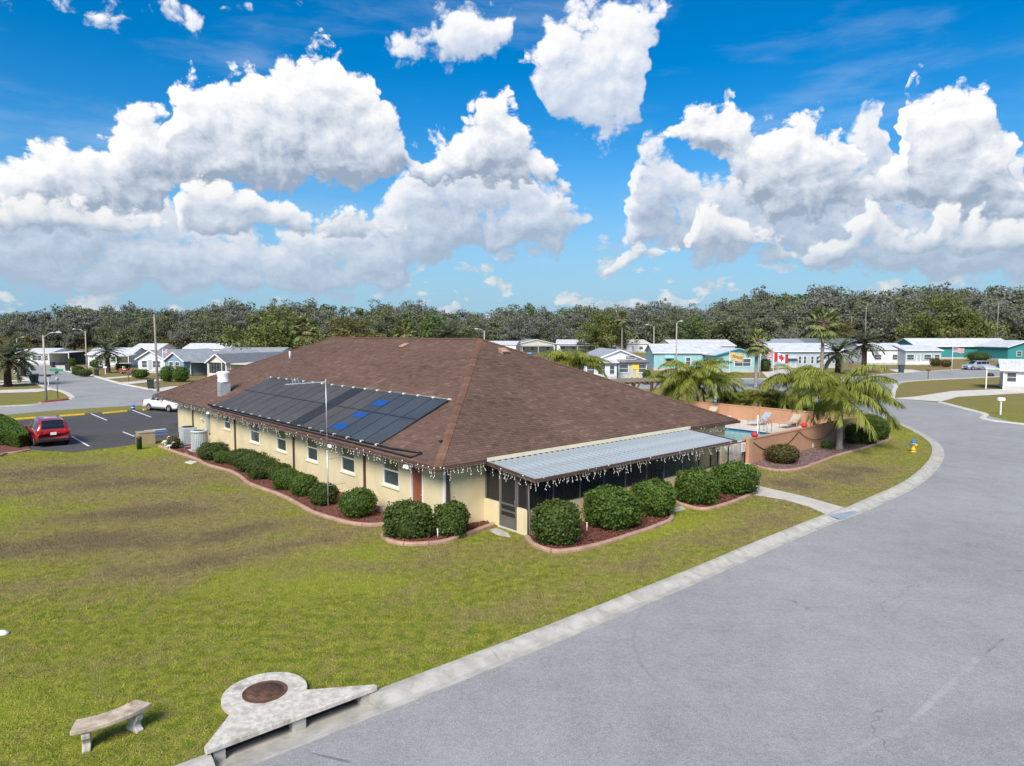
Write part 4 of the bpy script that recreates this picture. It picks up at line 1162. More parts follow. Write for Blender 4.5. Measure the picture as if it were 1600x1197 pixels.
# things inside the porch
for x, ln in ((3.0, .25), (3.25, .3), (3.5, .22), (3.72, .28)):
    mb = MB(); mb.tube([(0, 0, 0), (.1, ln, 1.55)], .02, 6); mb.box((0, -.02, .03), (.22, .1, .05)); c = mb.build('shuffleboard_cue', M['black'], None, L2W(x, PY + .35, .06), RB)
    tag(c, 'black shuffleboard cue leaning in the porch corner', 'cue', 'cues in the porch')
def patio_chair(x, y, rz):
    c = empty('patio_chair', L2W(x, y, .06), RB + rz, 'dark patio chair standing inside the screened porch', 'chair', 'chairs in the porch')
    mb = MB(); mb.box((0, 0, .42), (.5, .5, .05)); mb.build('seat', M['sling'], c)
    mb = MB(); mb.box((0, .26, .75), (.5, .04, .55)); mb.build('backrest', M['sling'], c)
    for i in (-.23, .23):
        for j in (-.22, .24): mb = MB(); mb.bar((i, j, 0), (i, j, .4 if j < 0 else .95), .035); mb.build('leg', M['black'], c)
        mb = MB(); mb.bar((i, -.22, .62), (i, .25, .62), .04); mb.build('armrest', M['black'], c)
for x, rz in ((7.2, 0), (8.3, .3), (10.4, -.2), (12.3, .2)): patio_chair(x, -.25, rz)
t = empty('porch_table', L2W(9.3, -.7, .06), RB, 'pale folding table inside the screened porch', 'table')
mb = MB(); mb.box((0, 0, .72), (1.5, .7, .04)); mb.build('tabletop', M['white'], t)
for i in (-.65, .65):
    for j in (-.28, .28): mb = MB(); mb.bar((i, j, 0), (i, j, .7), .03); mb.build('leg', M['galv'], t)
b_ = MB(); b_.prism([P(*q)[:2] for q in [(764,829),(776,836),(798,840),(793,833),(776,826)]], -.02, .035); tag(b_.build('paving_slab', M['concrete'], None, bevel=.01), 'grey paving slab at the screen door threshold', 'paving slab')
b_ = MB(); b_.prism([P(*q)[:2] for q in [(1045,797),(1056,800),(1072,796),(1064,791)]], -.02, .03); tag(b_.build('paving_slab', M['concrete'], None, bevel=.01), 'pale paving slab between the two porch shrub beds', 'paving slab')
b_ = MB(); b_.prism([P(*q)[:2] for q in [(288,723),(300,726),(309,722),(298,720)]], -.02, .03); tag(b_.build('paving_slab', M['concrete_pale'], None, bevel=.01), 'cream paving slab on the lawn beside the bed border by the air conditioners', 'paving slab')

# air conditioners
def W(px, py, z=0.0): return P(px, py, z)
p = W2L(L2W(0, 0)); 
q = on_left_wall(300, 690); 
ac = empty('air_conditioner', L2W(-.75, W2L(P(300, 697)).y, 0), RB, 'boxy grey air conditioning unit nearer the car park', 'air conditioner', 'air conditioners by the wall')
mb = MB(); mb.box((0, 0, .05), (1.0, 1.0, .1)); mb.build('pad', M['concrete'], ac)
mb = MB(); mb.box((0, 0, .68), (.86, .86, 1.1)); bd = mb.build('cabinet', M['acgrey'], ac, bevel=.06)
mb = MB()
for k in range(11): mb.box((-.437, 0, .25 + k * .085), (.02, .6, .05)); mb.box((0, -.437, .25 + k * .085), (.6, .02, .05))
mb.build('louvres', M['acslat'], bd)
mb = MB(); mb.lathe((0, 0, 1.232), [(.36, 0), (.36, .03), (.33, .035), (.1, .03)], 20); mb.build('fan_grille', M['black'], bd)
ac = empty('air_conditioner', L2W(-.75, W2L(P(319, 704)).y, 0), RB, 'rounded air conditioning unit with vertical grille bars next to the shrub row', 'air conditioner', 'air conditioners by the wall')
mb = MB(); mb.box((0, 0, .05), (1.05, 1.05, .1)); mb.build('pad', M['concrete'], ac)
mb = MB(); mb.lathe((0, 0, .1), [(.44, 0), (.44, 1.05), (.40, 1.1)], 24); bd = mb.build('coil', M['acgrey'], ac)
mb = MB()
for k in range(30):
    a = 2 * math.pi * k / 30; mb.box((.455 * math.cos(a), .455 * math.sin(a), .66), (.035, .05, 1.0), a)
mb.build('grille_bars', M['acslat'], bd)
mb = MB(); mb.lathe((0, 0, 1.16), [(.5, 0), (.5, .08), (.46, .11), (.36, .11), (.34, .06)], 24); mb.build('top_cover', M['acslat'], bd)
mb = MB(); mb.lathe((0, 0, 1.235), [(.34, 0), (.34, .02), (.1, .03)], 20); mb.build('fan_grille', M['black'], bd)

# ---- planting beds: border blocks, mulch
def px_line(px, n=8): return resample(spline([P(*q).xy for q in px], n), .1)
def border(px, label, mulch_poly_extra, mat='mulch', closed_first=True):
    pts = px_line(px)
    root = empty('bed_border', (pts[0].x, pts[0].y, 0), 0, label, 'bed border', 'pink concrete bed borders')
    o_ = Vector((pts[0].x, pts[0].y))
    i = 0
    while i < len(pts) - 2:
        j = min(i + 8, len(pts) - 1)
        seg = [p - o_ for p in pts[i:j + 1]]
        seg[-1] = seg[-1] + (seg[-2] - seg[-1]).normalized() * .012
        hz = random.uniform(-.006, .006)
        sweep(seg, [(-.09, -.05), (-.09, .07 + hz), (-.055, .115 + hz), (.03, .12 + hz), (.075, .085 + hz), (.09, -.05)]).build('border_block', M['border'], root)
        i = j
    poly = [p[:2] for p in pts] + [tuple(L2W(*q)[:2]) for q in mulch_poly_extra]
    mb = MB(); mb.prism(poly, -.03, .045)
    tag(mb.build('mulch_bed', M[mat]), kind='structure')
    return poly
BEDS = []
yl0 = W2L(P(600, 821)).y; yl1 = W2L(P(249, 698)).y
BEDS.append(border([(600,821),(575,822),(543,818),(495,804),(480,797),(450,780),(420,768),(390,757),(378,747),(360,737.5),(326,728),(306,718),(276,708),(249,698)], 'long wavy pink border edging the row of shrubs under the windows', [(.58, yl1), (.58, yl0)]))
BEDS.append(border([(771,821),(730,836),(693,848),(643,852),(612,848),(600,840),(601,832)], 'curved pink border round the two shrubs beside the red door', [(.58, W2L(P(601,832)).y + .2), (.58, .42), (2.38, .38), (2.38, -.4)]))
BEDS.append(border([(1049,803),(1048,813),(1027,823),(984,838),(941,851),(898,861),(864,863),(835,853),(823,840)], 'pink border of the bed with three shrubs before the porch', [(2.42, -2.12), (W2L(P(1046,798)).x, -2.12)]))
BEDS.append(border([(1181,770),(1157,781),(1128,791),(1099,797),(1071,792),(1053,785)], 'pink border of the two-shrub bed beside the pool path', [(W2L(P(1053,785)).x, -2.12), (14.6, -2.12)]))
BEDS.append(border([(1382,678),(1391,686),(1377,692),(1344,703),(1311,712),(1281,723),(1248,734),(1212,736),(1182,730)], 'long pink border of the bed outside the pool wall', [(20.3, -.32), (35.2, -.32), (36.5, 1.0)], 'mulch_grey'))

# ---- leaves
def leaf_quads(pts, nrm, size, jit=.7, asp=.55):
    n = len(pts); d = nrm + rng.normal(0, jit, (n, 3)); d /= np.linalg.norm(d, axis=1)[:, None] + 1e-9
    t = np.cross(d, rng.normal(0, 1, (n, 3))); t /= np.linalg.norm(t, axis=1)[:, None] + 1e-9
    b = np.cross(d, t); s = (size * rng.uniform(.6, 1.35, n))[:, None]
    return np.stack([pts - t * s, pts - b * s * asp, pts + t * s, pts + b * s * asp], 1)
def bush(px, py, wpx, top, name, label, group, mat='leaf_box', boxy=2.6, leaf=.045, n=5200, depth=1.0, leaf_n=None):
    """shrub whose base centre is at the pixel; width in pixels, top row"""
    c = P(px, py)
    # the visible base is the near edge: move back by half the depth
    w = wpx / F_PX * c.y; r = w / 2
    c = c + Vector((c.x, c.y, 0)).normalized() * r * depth * .75
    d_top = c.y
    h = CAM_H - (top - HORIZON) / F_PX * d_top
    h = max(.35, min(h, 2.2))
    root = empty(name, (c.x, c.y, 0), random.uniform(0, 6), label, 'shrub', group)
    u = rng.normal(0, 1, (n, 3)); u /= np.linalg.norm(u, axis=1)[:, None]
    k = (np.abs(u) ** boxy).sum(1) ** (-1 / boxy)
    lump = 1 + .07 * np.sin(u[:, 0] * 5 + px) * np.sin(u[:, 1] * 4 + py) + .05 * np.sin(u[:, 2] * 7 + u[:, 0] * 6 + px) + .04 * np.sin(u[:, 1] * 13 + u[:, 2] * 9)
    lump += .05 * np.sin(u[:, 0] * 3 + px * 1.7) * np.sin(u[:, 2] * 3 + py)
    shoot = (np.sin(u[:, 0] * 17 + px) * np.sin(u[:, 1] * 15 + py) * np.sin(u[:, 2] * 16)) > .72
    rad = rng.uniform(.80, 1.03, n) * lump
    rad = np.where(shoot, rad * rng.uniform(1.0, 1.13, n), rad)
    q = u * (k * rad)[:, None] * [r, r * depth, h / 2] ; q[:, 2] += h / 2
    q[:, 2] = np.maximum(q[:, 2], .04)
    cl = .5 + .28 * np.sin(u[:, 0] * 9 + u[:, 2] * 11 + px) * np.sin(u[:, 1] * 10 + u[:, 2] * 5)
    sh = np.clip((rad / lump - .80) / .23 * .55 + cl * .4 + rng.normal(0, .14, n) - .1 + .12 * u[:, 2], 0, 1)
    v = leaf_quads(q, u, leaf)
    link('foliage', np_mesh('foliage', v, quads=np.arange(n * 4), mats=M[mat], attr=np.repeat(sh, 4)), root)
    mb = MB()
    for a in np.linspace(0, 6.28, 6)[:-1]:
        mb.tube([(0, 0, -.02), (.3 * r * math.cos(a), .3 * r * math.sin(a), h * .35), (.62 * r * math.cos(a), .62 * r * math.sin(a), h * .62)], [.03, .022, .01], 5)
    mb.build('stem', M['bark'], root)
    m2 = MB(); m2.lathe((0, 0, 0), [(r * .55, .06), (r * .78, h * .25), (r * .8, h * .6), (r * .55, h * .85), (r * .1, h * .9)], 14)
    me = m2.mesh('dark_core', M[mat]); at = me.attributes.new('shade', 'FLOAT', 'POINT'); link('dark_core', me, root)  # added dark hull that stops see-through; inner shade put into its colour
    return root
row = 'rounded shrubs under the clubhouse windows'
rl = ['dark clipped shrub next to the rounded air conditioner', 'small light green ball shrub, second in the row from the air conditioners', 'rounded shrub third in the row from the air conditioners', 'rounded shrub fourth in the row from the air conditioners',
      'large rounded shrub fifth in the row from the air conditioners', 'olive tinted shrub sixth in the row from the air conditioners', 'bright green shrub seventh in the row from the air conditioners', 'bright green ball shrub eighth in the row from the air conditioners',
      'olive ball shrub at the foot of the aerial mast', 'bright green ball shrub between the aerial mast and the red door']
for i_, (x0, x1, t_, b_, m_) in enumerate([(310,358,693,721,'leaf_box'),(336,360,706,726,'leaf_bright'),(354,402,703,730,'leaf_box'),(368,421,707,740,'leaf_box'),(387,438,716,751,'leaf_box'),(416,457,726,752,'leaf_box'),(426,472,734,768,'leaf_bright'),(453,498,743,778,'leaf_bright'),(484,528,757,793,'leaf_box'),(530,590,767,813,'leaf_bright')]):
    bush((x0 + x1) / 2, b_, x1 - x0, t_, 'rounded_shrub', rl[i_], row, m_, 2.3, .04, 4200)
for (x0, x1, t_, b_, lb, m_) in [(600,678,790,845,'wide boxy leafy shrub beside the red door','leaf_box'), (680,731,790,842,'boxy leafy shrub at the clubhouse corner','leaf_box')]:
    bush((x0 + x1) / 2, b_, x1 - x0, t_, 'boxy_shrub', lb, 'boxy shrubs at the clubhouse corner', m_, 3.4, .055, 5600, .8)
for (x0, x1, t_, b_, lb) in [(831,907,788,856,'round dark shrub at the porch corner downpipe'), (914,1000,766,833,'largest shrub in the middle of the porch bed'), (986,1055,755,811,'leafy shrub beside the slab between the porch beds'), (1055,1122,738,791,'leafy shrub in the two-shrub bed nearer the slab'), (1112,1181,726,776,'leafy shrub in the two-shrub bed beside the pool path')]:
    bush((x0 + x1) / 2, b_, x1 - x0, t_, 'porch_shrub', lb, 'leafy shrubs before the porch', 'leaf_bright' if x0 > 840 else 'leaf_box', 2.8, .055, 6500)
bush(1223, 727, 50, 696, 'bronzed_shrub', 'bronze brown spreading shrub at the foot of the peach pool wall', None, 'leaf_dry', 2.2, .05, 3600)
for (x0, x1, t_, b_, lb, m_) in [(1321,1344,664,695,'tall dark clipped shrub next to the palm trunk by the pool wall','leaf_box'), (1343,1369,668,696,'grey green clipped shrub in the middle of the pool corner bed','leaf_box'), (1361,1388,656,689,'bright green shrub at the tip of the pool corner bed','leaf_bright'), (1345,1375,648,670,'bright leafy shrub behind the pool corner','leaf_bright')]:
    bush((x0 + x1) / 2, b_, x1 - x0, t_, 'corner_shrub', lb, 'shrubs at the pool corner', m_, 2.8, .055, 3000)
bush(1292, 703, 18, 690, 'small_shrub', 'small light green plant between the bronzed shrub and the palm trunk', None, 'leaf_bright', 2, .05, 700)
# ferny plants and stones by the air conditioners
bush(272, 703, 20, 683, 'dry_plant', 'dry straw coloured plant at the end of the window bed', None, 'leaf_dry', 2, .05, 900)
for k, (px, py, s) in enumerate([(283,694,.3),(262,702,.16),(279,708,.14),(290,711,.18),(372,715,.2),(379,714,.22),(586,786,.35),(600,800,.3)]):
    c = P(px, py); mb = MB(); mb.lathe((0, 0, -.03), [(s * .9, 0), (s, s * .35), (s * .75, s * .75), (s * .2, s * .95)], 9, True, 1.0, .8)
    tag(mb.build('bed_stone', M['mulch_stone'], None, c, k * 1.3), 'brown stone lying in the mulch under the clubhouse wall', 'stone', 'stones in the window bed')
def stake(px, py, lb, h=.3):
    c = P(px, py); r_ = empty('garden_stake', c, 0, lb, 'stake', 'white stakes in the beds')
    mb = MB(); mb.tube([(0, 0, -.02), (0, 0, h)], .022, 6); mb.build('shaft', M['white'], r_)
    mb = MB(); mb.lathe((0, 0, h), [(.03, 0), (.04, .02), (.02, .05)], 8); mb.build('cap', M['white'], r_)
stake(684, 841, 'white stake between the two boxy shrubs'); stake(917, 831, 'white stake beside the largest porch shrub'); stake(1270, 702, 'white stake in the bed along the pool wall')
# bird ornaments at the bed end
for px, py, h in ((258,701,.75),(265,704,.5)):
    c = P(px, py); r_ = empty('heron_ornament', c, .6, 'pale wire heron ornament at the end of the window bed', 'ornament', 'bird ornaments')
    mb = MB(); mb.tube([(0, -.05, 0), (0, -.03, h * .5)], .015, 5); mb.tube([(0, .06, 0), (0, .03, h * .5)], .015, 5); mb.build('legs', M['white'], r_)
    mb = MB(); mb.tube([(-.22, 0, h * .45), (-.05, 0, h * .58), (.1, 0, h * .6), (.16, 0, h * .78), (.12, 0, h * .92), (.2, 0, h * .98), (.34, 0, h * .95)], [.01, .07, .06, .022, .02, .03, .005], 7); mb.build('body', M['white'], r_)

# utility cabinets
c = P(228, 694)
r_ = empty('utility_cabinet', c, RB, 'tan utility cabinet with an orange brown side at the car park edge', 'utility box')
mb = MB(); mb.box((0, 0, .38), (.95, .8, .76)); cb = mb.build('cabinet', M['tan_box'], r_, bevel=.02)
mb = MB(); mb.box((-.49, 0, .36), (.03, .7, .6)); mb.build('side_panel', M['rust_box'], cb)
mb = MB(); mb.box((0, 0, .79), (1.0, .86, .05)); mb.build('lid', M['tan_box'], cb)
mb = MB(); mb.lathe((0, 0, -.02), [(.15, 0), (.15, .66), (.16, .67), (.16, .75), (.11, .8)], 14)
tag(mb.build('cable_pedestal', M['green_box'], None, P(218, 702)), 'dark green round cable pedestal before the tan cabinet', 'pedestal')

def mulch_chips(bed, n, mat):
    A = np.array(bed); lo, hi = A.min(0), A.max(0)
    q = rng.uniform(lo, hi, (n * 3, 2)); q = q[in_poly(q, bed)][:n]
    p3 = np.column_stack([q, rng.uniform(.047, .085, len(q))]); nn = np.column_stack([rng.normal(0, .45, (len(q), 2)), np.ones(len(q))])
    v = leaf_quads(p3, nn, .06, .3, .4)
    tag(link('mulch_chips', np_mesh('mulch_chips', v, quads=np.arange(len(q) * 4), mats=M[mat])), 'loose bark chips covering a planting bed', 'mulch', kind='stuff')
for b_, n_, m_ in zip(BEDS, (7000, 2600, 2800, 2000, 5000), ('mulch',) * 4 + ('mulch_grey',)): mulch_chips([tuple(q) for q in b_], n_, m_)

# ---- storm inlet
zt = .13
ipx = dict(l=(320,1174), r=(591,1071))
a_, b_ = P(322, 1172, zt).xy, P(590, 1072, zt).xy
e_ = (b_ - a_).normalized(); nrm = Vector((-e_.y, e_.x))
if nrm.y < 0: nrm = -nrm
cc = P(414, 1081, zt).xy; rr = (P(478, 1081, zt).xy - P(351, 1081, zt).xy).length / 2
inl = empty('storm_inlet', (cc.x, cc.y, 0), 0, 'pale concrete storm drain inlet with winged slab and rusty round cover', 'storm drain')
L0 = P(362, 1112, zt).xy; R0_ = P(482, 1077, zt).xy
a0 = math.atan2((R0_ - cc).y, (R0_ - cc).x); a1 = math.atan2((L0 - cc).y, (L0 - cc).x)
if a1 < a0: a1 += 2 * math.pi
arc = [cc + Vector((math.cos(a0 + (a1 - a0) * k / 24), math.sin(a0 + (a1 - a0) * k / 24))) * rr for k in range(25)]
poly = [a_, a_ + nrm * .12, *[q for q in reversed(arc)], b_ + nrm * .1, b_]
mb = MB(); mb.prism([(q - cc)[:] for q in poly], .035, zt); mb.build('slab', M['stone_pale'], inl, bevel=.012)
fpt = lambda t, o=0: (a_ + (b_ - a_) * t + nrm * o - cc)
for t in (.07, .51, .93):
    q = fpt(t, .16); mb = MB(); mb.box((q.x, q.y, -.13), (.24 if t == .51 else .2, .22, .326), math.atan2(e_.y, e_.x)); mb.build('pier', M['concrete'], inl)
mb = MB(); q0, q1 = fpt(.10, .42), fpt(.90, .42); t_ = (q1 - q0).normalized(); s_ = Vector((-t_.y, t_.x)) * .05
mb.prism([(q0 + s_)[:], (q1 + s_)[:], (q1 - s_)[:], (q0 - s_)[:]], -.6, .034); mb.build('back_wall', M['void_shade_concrete'], inl)  # wall coloured dark so the opening reads as a shaded void
mc = MB(); kx = rr * .53; mc.lathe((0, 0, zt), [(kx, -.01), (kx, .012), (kx * .97, .016), (kx * .9, .012), (kx * .88, .004), (kx * .8, .004), (kx * .79, .014), (0.01, .016)], 40); cov = mc.build('cover', M['rust'], inl)
mc = MB()
for i in range(-5, 6):
    for j in range(-5, 6):
        if i * i + j * j < 26 and (i + j) % 2 == 0: mc.box((i * kx * .13, j * kx * .13, zt + .017), (kx * .09, kx * .09, .008))
mc.build('tread_studs', M['rust'], cov)

# ---- bench
s0, s1 = P(119, 1137, .43), P(224, 1100, .43)
bc = (s0 + s1) / 2; bl = (s1 - s0).xy; blen = bl.length + .1
ben = empty('stone_bench', (bc.x, bc.y, 0), math.atan2(bl.y, bl.x), 'curved stone bench with scroll legs on the lawn', 'bench')
n_ = 16; th_ = .9; Rr = blen / th_
outl = []
for k in range(n_ + 1):
    a = -th_ / 2 + th_ * k / n_; outl.append((math.sin(a) * (Rr + .2), Rr * math.cos(th_ / 4) - math.cos(a) * (Rr + .2)))
for k in range(n_, -1, -1):
    a = -th_ / 2 + th_ * k / n_; outl.append((math.sin(a) * (Rr - .2), Rr * math.cos(th_ / 4) - math.cos(a) * (Rr - .2)))
mb = MB(); mb.prism(outl, .36, .44); mb.build('seat', M['bench'] if 'bench' in M else M['stone_pale'], ben, bevel=.015)
for sgn in (-1, 1):
    a = sgn * th_ * .33; x, y = math.sin(a) * Rr, Rr * math.cos(th_ / 4) - math.cos(a) * Rr
    lp = [(-.17, 0), (.17, 0), (.175, .05), (.12, .08), (.09, .13), (.12, .19), (.16, .24), (.17, .31), (.15, .36), (-.15, .36), (-.17, .31), (-.16, .24), (-.12, .19), (-.09, .13), (-.12, .08), (-.175, .05)]
    mb = MB(); n = len(lp); vs = [(-.065, p, q - .01) for p, q in lp] + [(.065, p, q - .01) for p, q in lp]
    mb.add(vs, [tuple(range(n))[::-1], tuple(range(n, 2 * n))] + [(i, (i + 1) % n, n + (i + 1) % n, n + i) for i in range(n)])
    o = mb.build('leg', M['stone_pale'], ben, (x, y, 0), a, bevel=.015)
mb = MB(); mb.lathe((0, 0, -.02), [(.2, 0), (.22, .05), (.12, .1), (.02, .11)], 9, True, 1, .6)
tag(mb.build('white_stone', M['white'], None, P(0, 991)), 'small white stone lying alone on the open lawn', 'stone')

# ---- fire hydrant
c = P(1427, 706)
hy = empty('fire_hydrant', c, .4, 'yellow fire hydrant with blue bonnet on the grass verge', 'hydrant')
mb = MB(); mb.lathe((0, 0, -.02), [(.17, 0), (.17, .05), (.11, .06), (.11, .14), (.15, .15), (.15, .19), (.11, .2), (.11, .5), (.16, .51), (.16, .56)], 16); mb.build('barrel', M['yellow'], hy)
mb = MB(); mb.lathe((0, 0, .54), [(.16, 0), (.15, .08), (.10, .16), (.04, .19), (.04, .25), (.01, .26)], 16); mb.build('bonnet', M['blue_plastic'], hy)
for dx, dy, r in ((.2, 0, .055), (-.2, 0, .055), (0, -.2, .08)):
    mb = MB(); mb.tube([(dx * .4, dy * .4, .4), (dx, dy, .4)], r, 10); mb.tube([(dx, dy, .4), (dx * 1.12, dy * 1.12, .4)], r * 1.25, 10); mb.build('nozzle', M['blue_plastic'] if r < .06 else M['yellow'], hy)

KEEP_OUT = BEDS + [lot_poly, wl + wr, [tuple((q)[:]) for q in poly], [tuple(L2W(x, y)[:2]) for x, y in ((.5, .3), (36, .0), (36, 37), (.5, 37))], [tuple(L2W(x, y)[:2]) for x, y in ((2.3, .5), (2.3, -2.2), (15.5, -2.2), (15.5, .5))]]
blades('lawn_grass', 620000, 9.5, 27.0, .022, .055, .007, KEEP_OUT)
blades('lawn_grass', 260000, 27.0, 50.0, .03, .06, .014, KEEP_OUT)
# ------------------------------------------------------------------ pool yard (clubhouse axes)
DZ, WT = 0.28, 1.34
yx0, yx1, yy0, yy1 = 20.2, 35.3, -0.2, 17.0
px0, px1, py0_, py1_ = 22.6, 30.4, 3.2, 15.5
def LP(pts): return [tuple(L2W(x, y)[:2]) for x, y in pts]
mb = MB()
for (x0, x1, y0, y1) in ((yx0 + .1, px0, yy0 + .1, yy1), (px1, yx1 - .1, yy0 + .1, yy1), (px0, px1, yy0 + .1, py0_), (px0, px1, py1_, yy1)):
    mb.prism(LP([(x0, y0), (x1, y0), (x1, y1), (x0, y1)]), -.1, DZ)
tag(mb.build('pool_deck', M['deck']), kind='structure')
mb = MB(); mb.prism(LP([(15.2, -.5), (20.1, -.5), (20.1, 12), (19.05, 12), (19.05, .3), (15.2, .3)]), -.05, .1); tag(mb.build('gate_path', M['walk']), kind='structure')
pool = empty('swimming_pool', L2W((px0 + px1) / 2, (py0_ + py1_) / 2), RB, 'turquoise swimming pool with navy waterline inside the peach wall', 'pool')
hx, hy_ = (px1 - px0) / 2, (py1_ - py0_) / 2
mb = MB()
mb.box((0, 0, -1.3), (2 * hx - .1, 2 * hy_ - .1, .1))
for s in (-1, 1): mb.box((s * (hx - .05), 0, -.55), (.1, 2 * hy_, 1.5)); mb.box((0, s * (hy_ - .05), -.55), (2 * hx - .2, .1, 1.5))
mb.build('basin', M['pool_shell'], pool)
mb = MB()
for s in (-1, 1): mb.box((s * (hx - .06), 0, DZ - .09), (.12, 2 * hy_ - .002, .16)); mb.box((0, s * (hy_ - .06), DZ - .09), (2 * hx - .24, .12, .16))
mb.build('waterline_tiles', M['tile_navy'], pool)
mb = MB()
for s in (-1, 1): mb.box((s * (hx + .1), 0, DZ + .02), (.32, 2 * hy_ + .5, .05)); mb.box((0, s * (hy_ + .1), DZ + .02), (2 * hx - .12, .32, .05))
mb.build('coping', M['concrete_pale'], pool)
mb = MB(); mb.quad((-hx + .12, -hy_ + .12, DZ - .12), (hx - .12, -hy_ + .12, DZ - .12), (hx - .12, hy_ - .12, DZ - .12), (-hx + .12, hy_ - .12, DZ - .12)); mb.build('water', M['water'], pool)
# wall
pw_ = empty('pool_wall', L2W(yx0, yy0), RB, 'low peach stucco wall round the swimming pool', 'wall')
def wl_(x0, y0, x1, y1, t=.22):
    mb = MB(); mb.box(((x0 + x1) / 2 - yx0, (y0 + y1) / 2 - yy0, WT / 2), (abs(x1 - x0) + t if x1 != x0 else t, abs(y1 - y0) if y1 != y0 else t, WT)); mb.build('wall_run', M['peach'], pw_)
    mb = MB(); mb.box(((x0 + x1) / 2 - yx0, (y0 + y1) / 2 - yy0, WT + .03), (abs(x1 - x0) + t + .05 if x1 != x0 else t + .06, abs(y1 - y0) + .02 if y1 != y0 else t + .06, .055)); mb.build('coping', M['peach'], pw_)
wl_(yx0 + .4, yy0, yx1, yy0); wl_(yx1, yy0 + .12, yx1, yy1); wl_(yx0 + 1.0, yy1 + .11, yx1, yy1 + .11)
for x, y, h in ((yx0 + .1, yy0, WT + .1), (yx1 - 4.2, yy0 - .02, WT + .08), (yx1, 7.5, WT + .08)):
    mb = MB(); mb.box((x - yx0, y - yy0, h / 2), (.42, .42, h)); mb.build('pier', M['peach'], pw_, bevel=.01)
def lantern(x, y, z, lb):
    r_ = empty('wall_lantern', L2W(x, y, z), RB, lb, 'lantern', 'lanterns on the pool wall')
    mb = MB(); mb.lathe((0, 0, 0), [(.1, 0), (.1, .03), (.04, .04), (.04, .1), (.1, .12)], 10); mb.lathe((0, 0, .3), [(.13, 0), (.1, .06), (.02, .13)], 8)
    for k in range(4): a = k * math.pi / 2 + .78; mb.bar((.09 * math.cos(a), .09 * math.sin(a), .1), (.09 * math.cos(a), .09 * math.sin(a), .31), .014)
    mb.build('frame', M['black'], r_); mb = MB(); mb.lathe((0, 0, .11), [(.07, 0), (.07, .18)], 8); mb.build('glass', M['glass_far'], r_)
lantern(yx1 - 4.2, yy0, WT + .09, 'black lantern on the wall pier above the bed'); lantern(yx1, yy0 + .1, WT + .06, 'black lantern on the outer corner of the pool wall'); lantern(yx1, 7.5, WT + .09, 'black lantern on the wall pier behind the loungers')
def festoon(a, b, sag, lb):
    pts = []; a, b = Vector(a), Vector(b)
    for k in range(15): t = k / 14; pts.append(L2W(*(a + (b - a) * t - Vector((0, 0, sag * 4 * t * (1 - t))))))
    o_ = pts[0].copy(); mb = MB(); mb.tube([p - o_ for p in pts], .018, 5); tag(mb.build('light_garland', M['black'], None, o_), lb, 'garland', 'garlands on the pool wall')
festoon((20.7, yy0 - .14, 1.15), (25.8, yy0 - .14, 1.25), .75, 'dark garland drooping on the pool wall behind the bronzed shrub'); festoon((25.9, yy0 - .14, 1.25), (31.0, yy0 - .26, 1.3), .75, 'dark garland drooping on the pool wall below the lantern pier')
# gate
gx0, gx1 = 16.7, 20.05
gt = empty('iron_gate', L2W(gx0, -.2), RB, 'black iron bar gate between the porch and the pool wall', 'gate')
mb = MB()
for z in (.2, 1.28): mb.bar((0, 0, z), (gx1 - gx0, 0, z), .035)
for x in (0, (gx1 - gx0) * .5, gx1 - gx0): mb.bar((x, 0, .08), (x, 0, 1.36), .05)
mb.build('frame', M['black'], gt)
bar_me = None
for k in range(26):
    x = .1 + k * (gx1 - gx0 - .2) / 25
    if bar_me is None: mb = MB(); mb.bar((0, 0, .2), (0, 0, 1.28), .02); bar_me = mb.mesh('bar', M['black'])
    link('bar', bar_me, gt, (x, 0, 0))
sg = MB(); sg.box((0, 0, 0), (.36, .02, .5)); s_ = tag(sg.build('pool_notice', M['white_clean'], None, L2W(19.75, -.28, 1.0), RB), 'white pool rules notice with red lines on the gate', 'sign')
sg = MB()
for k in range(5): sg.box((0, -.013, .16 - k * .08), (.26, .004, .025))
sg.build('text_lines', M['flag_red'], s_)
# loungers
def lounger(x, y, rz, mat, lb, back=.75):
    r_ = empty('pool_lounger', L2W(x, y, DZ), RB + rz, lb, 'lounger', 'loungers by the pool wall')
    mb = MB(); mb.box((-.3, 0, .36), (1.3, .62, .035)); mb.build('seat', M[mat], r_)
    c, s = math.cos(back), math.sin(back); mb = MB(); Mx = Matrix.Rotation(-back, 3, 'Y'); mb.box((.35 + .4 * c, 0, .36 + .4 * s), (.8, .62, .035), 0, Mx); mb.build('backrest', M[mat], r_)
    mb = MB()
    for sy in (-.33, .33):
        mb.tube([(-.95, sy, .36), (.35, sy, .36), (.35 + .82 * c, sy, .36 + .82 * s)], .022, 6)
        mb.tube([(-.35, sy, .36), (-.25, sy, .58), (.25, sy, .6), (.5, sy, .52)], .02, 6)
    mb.build('frame', M['alu_tan'], r_)
    for sx in (-.8, .3):
        for sy in (-.33, .33): mb = MB(); mb.tube([(sx, sy, .36), (sx - .05, sy, 0)], .022, 6); mb.build('leg', M['alu_tan'], r_)
lounger(33.9, 10.9, .1, 'sling', 'tan sling lounger against the pool wall beside the small table'); lounger(33.4, 6.3, -.25, 'sling_blue', 'grey blue sling lounger in the middle by the pool wall'); lounger(33.9, 4.2, -.1, 'sling', 'tan sling lounger at the corner end of the pool wall')
lounger(34.0, 13.6, .1, 'sling', 'tan sling lounger half hidden behind the roof corner')
tb = empty('side_table', L2W(33.2, 8.8, DZ), RB, 'small round pale side table between pool loungers', 'table')
mb = MB(); mb.lathe((0, 0, .44), [(.3, 0), (.3, .03), (.02, .035)], 20); mb.build('table_top', M['white'], tb)
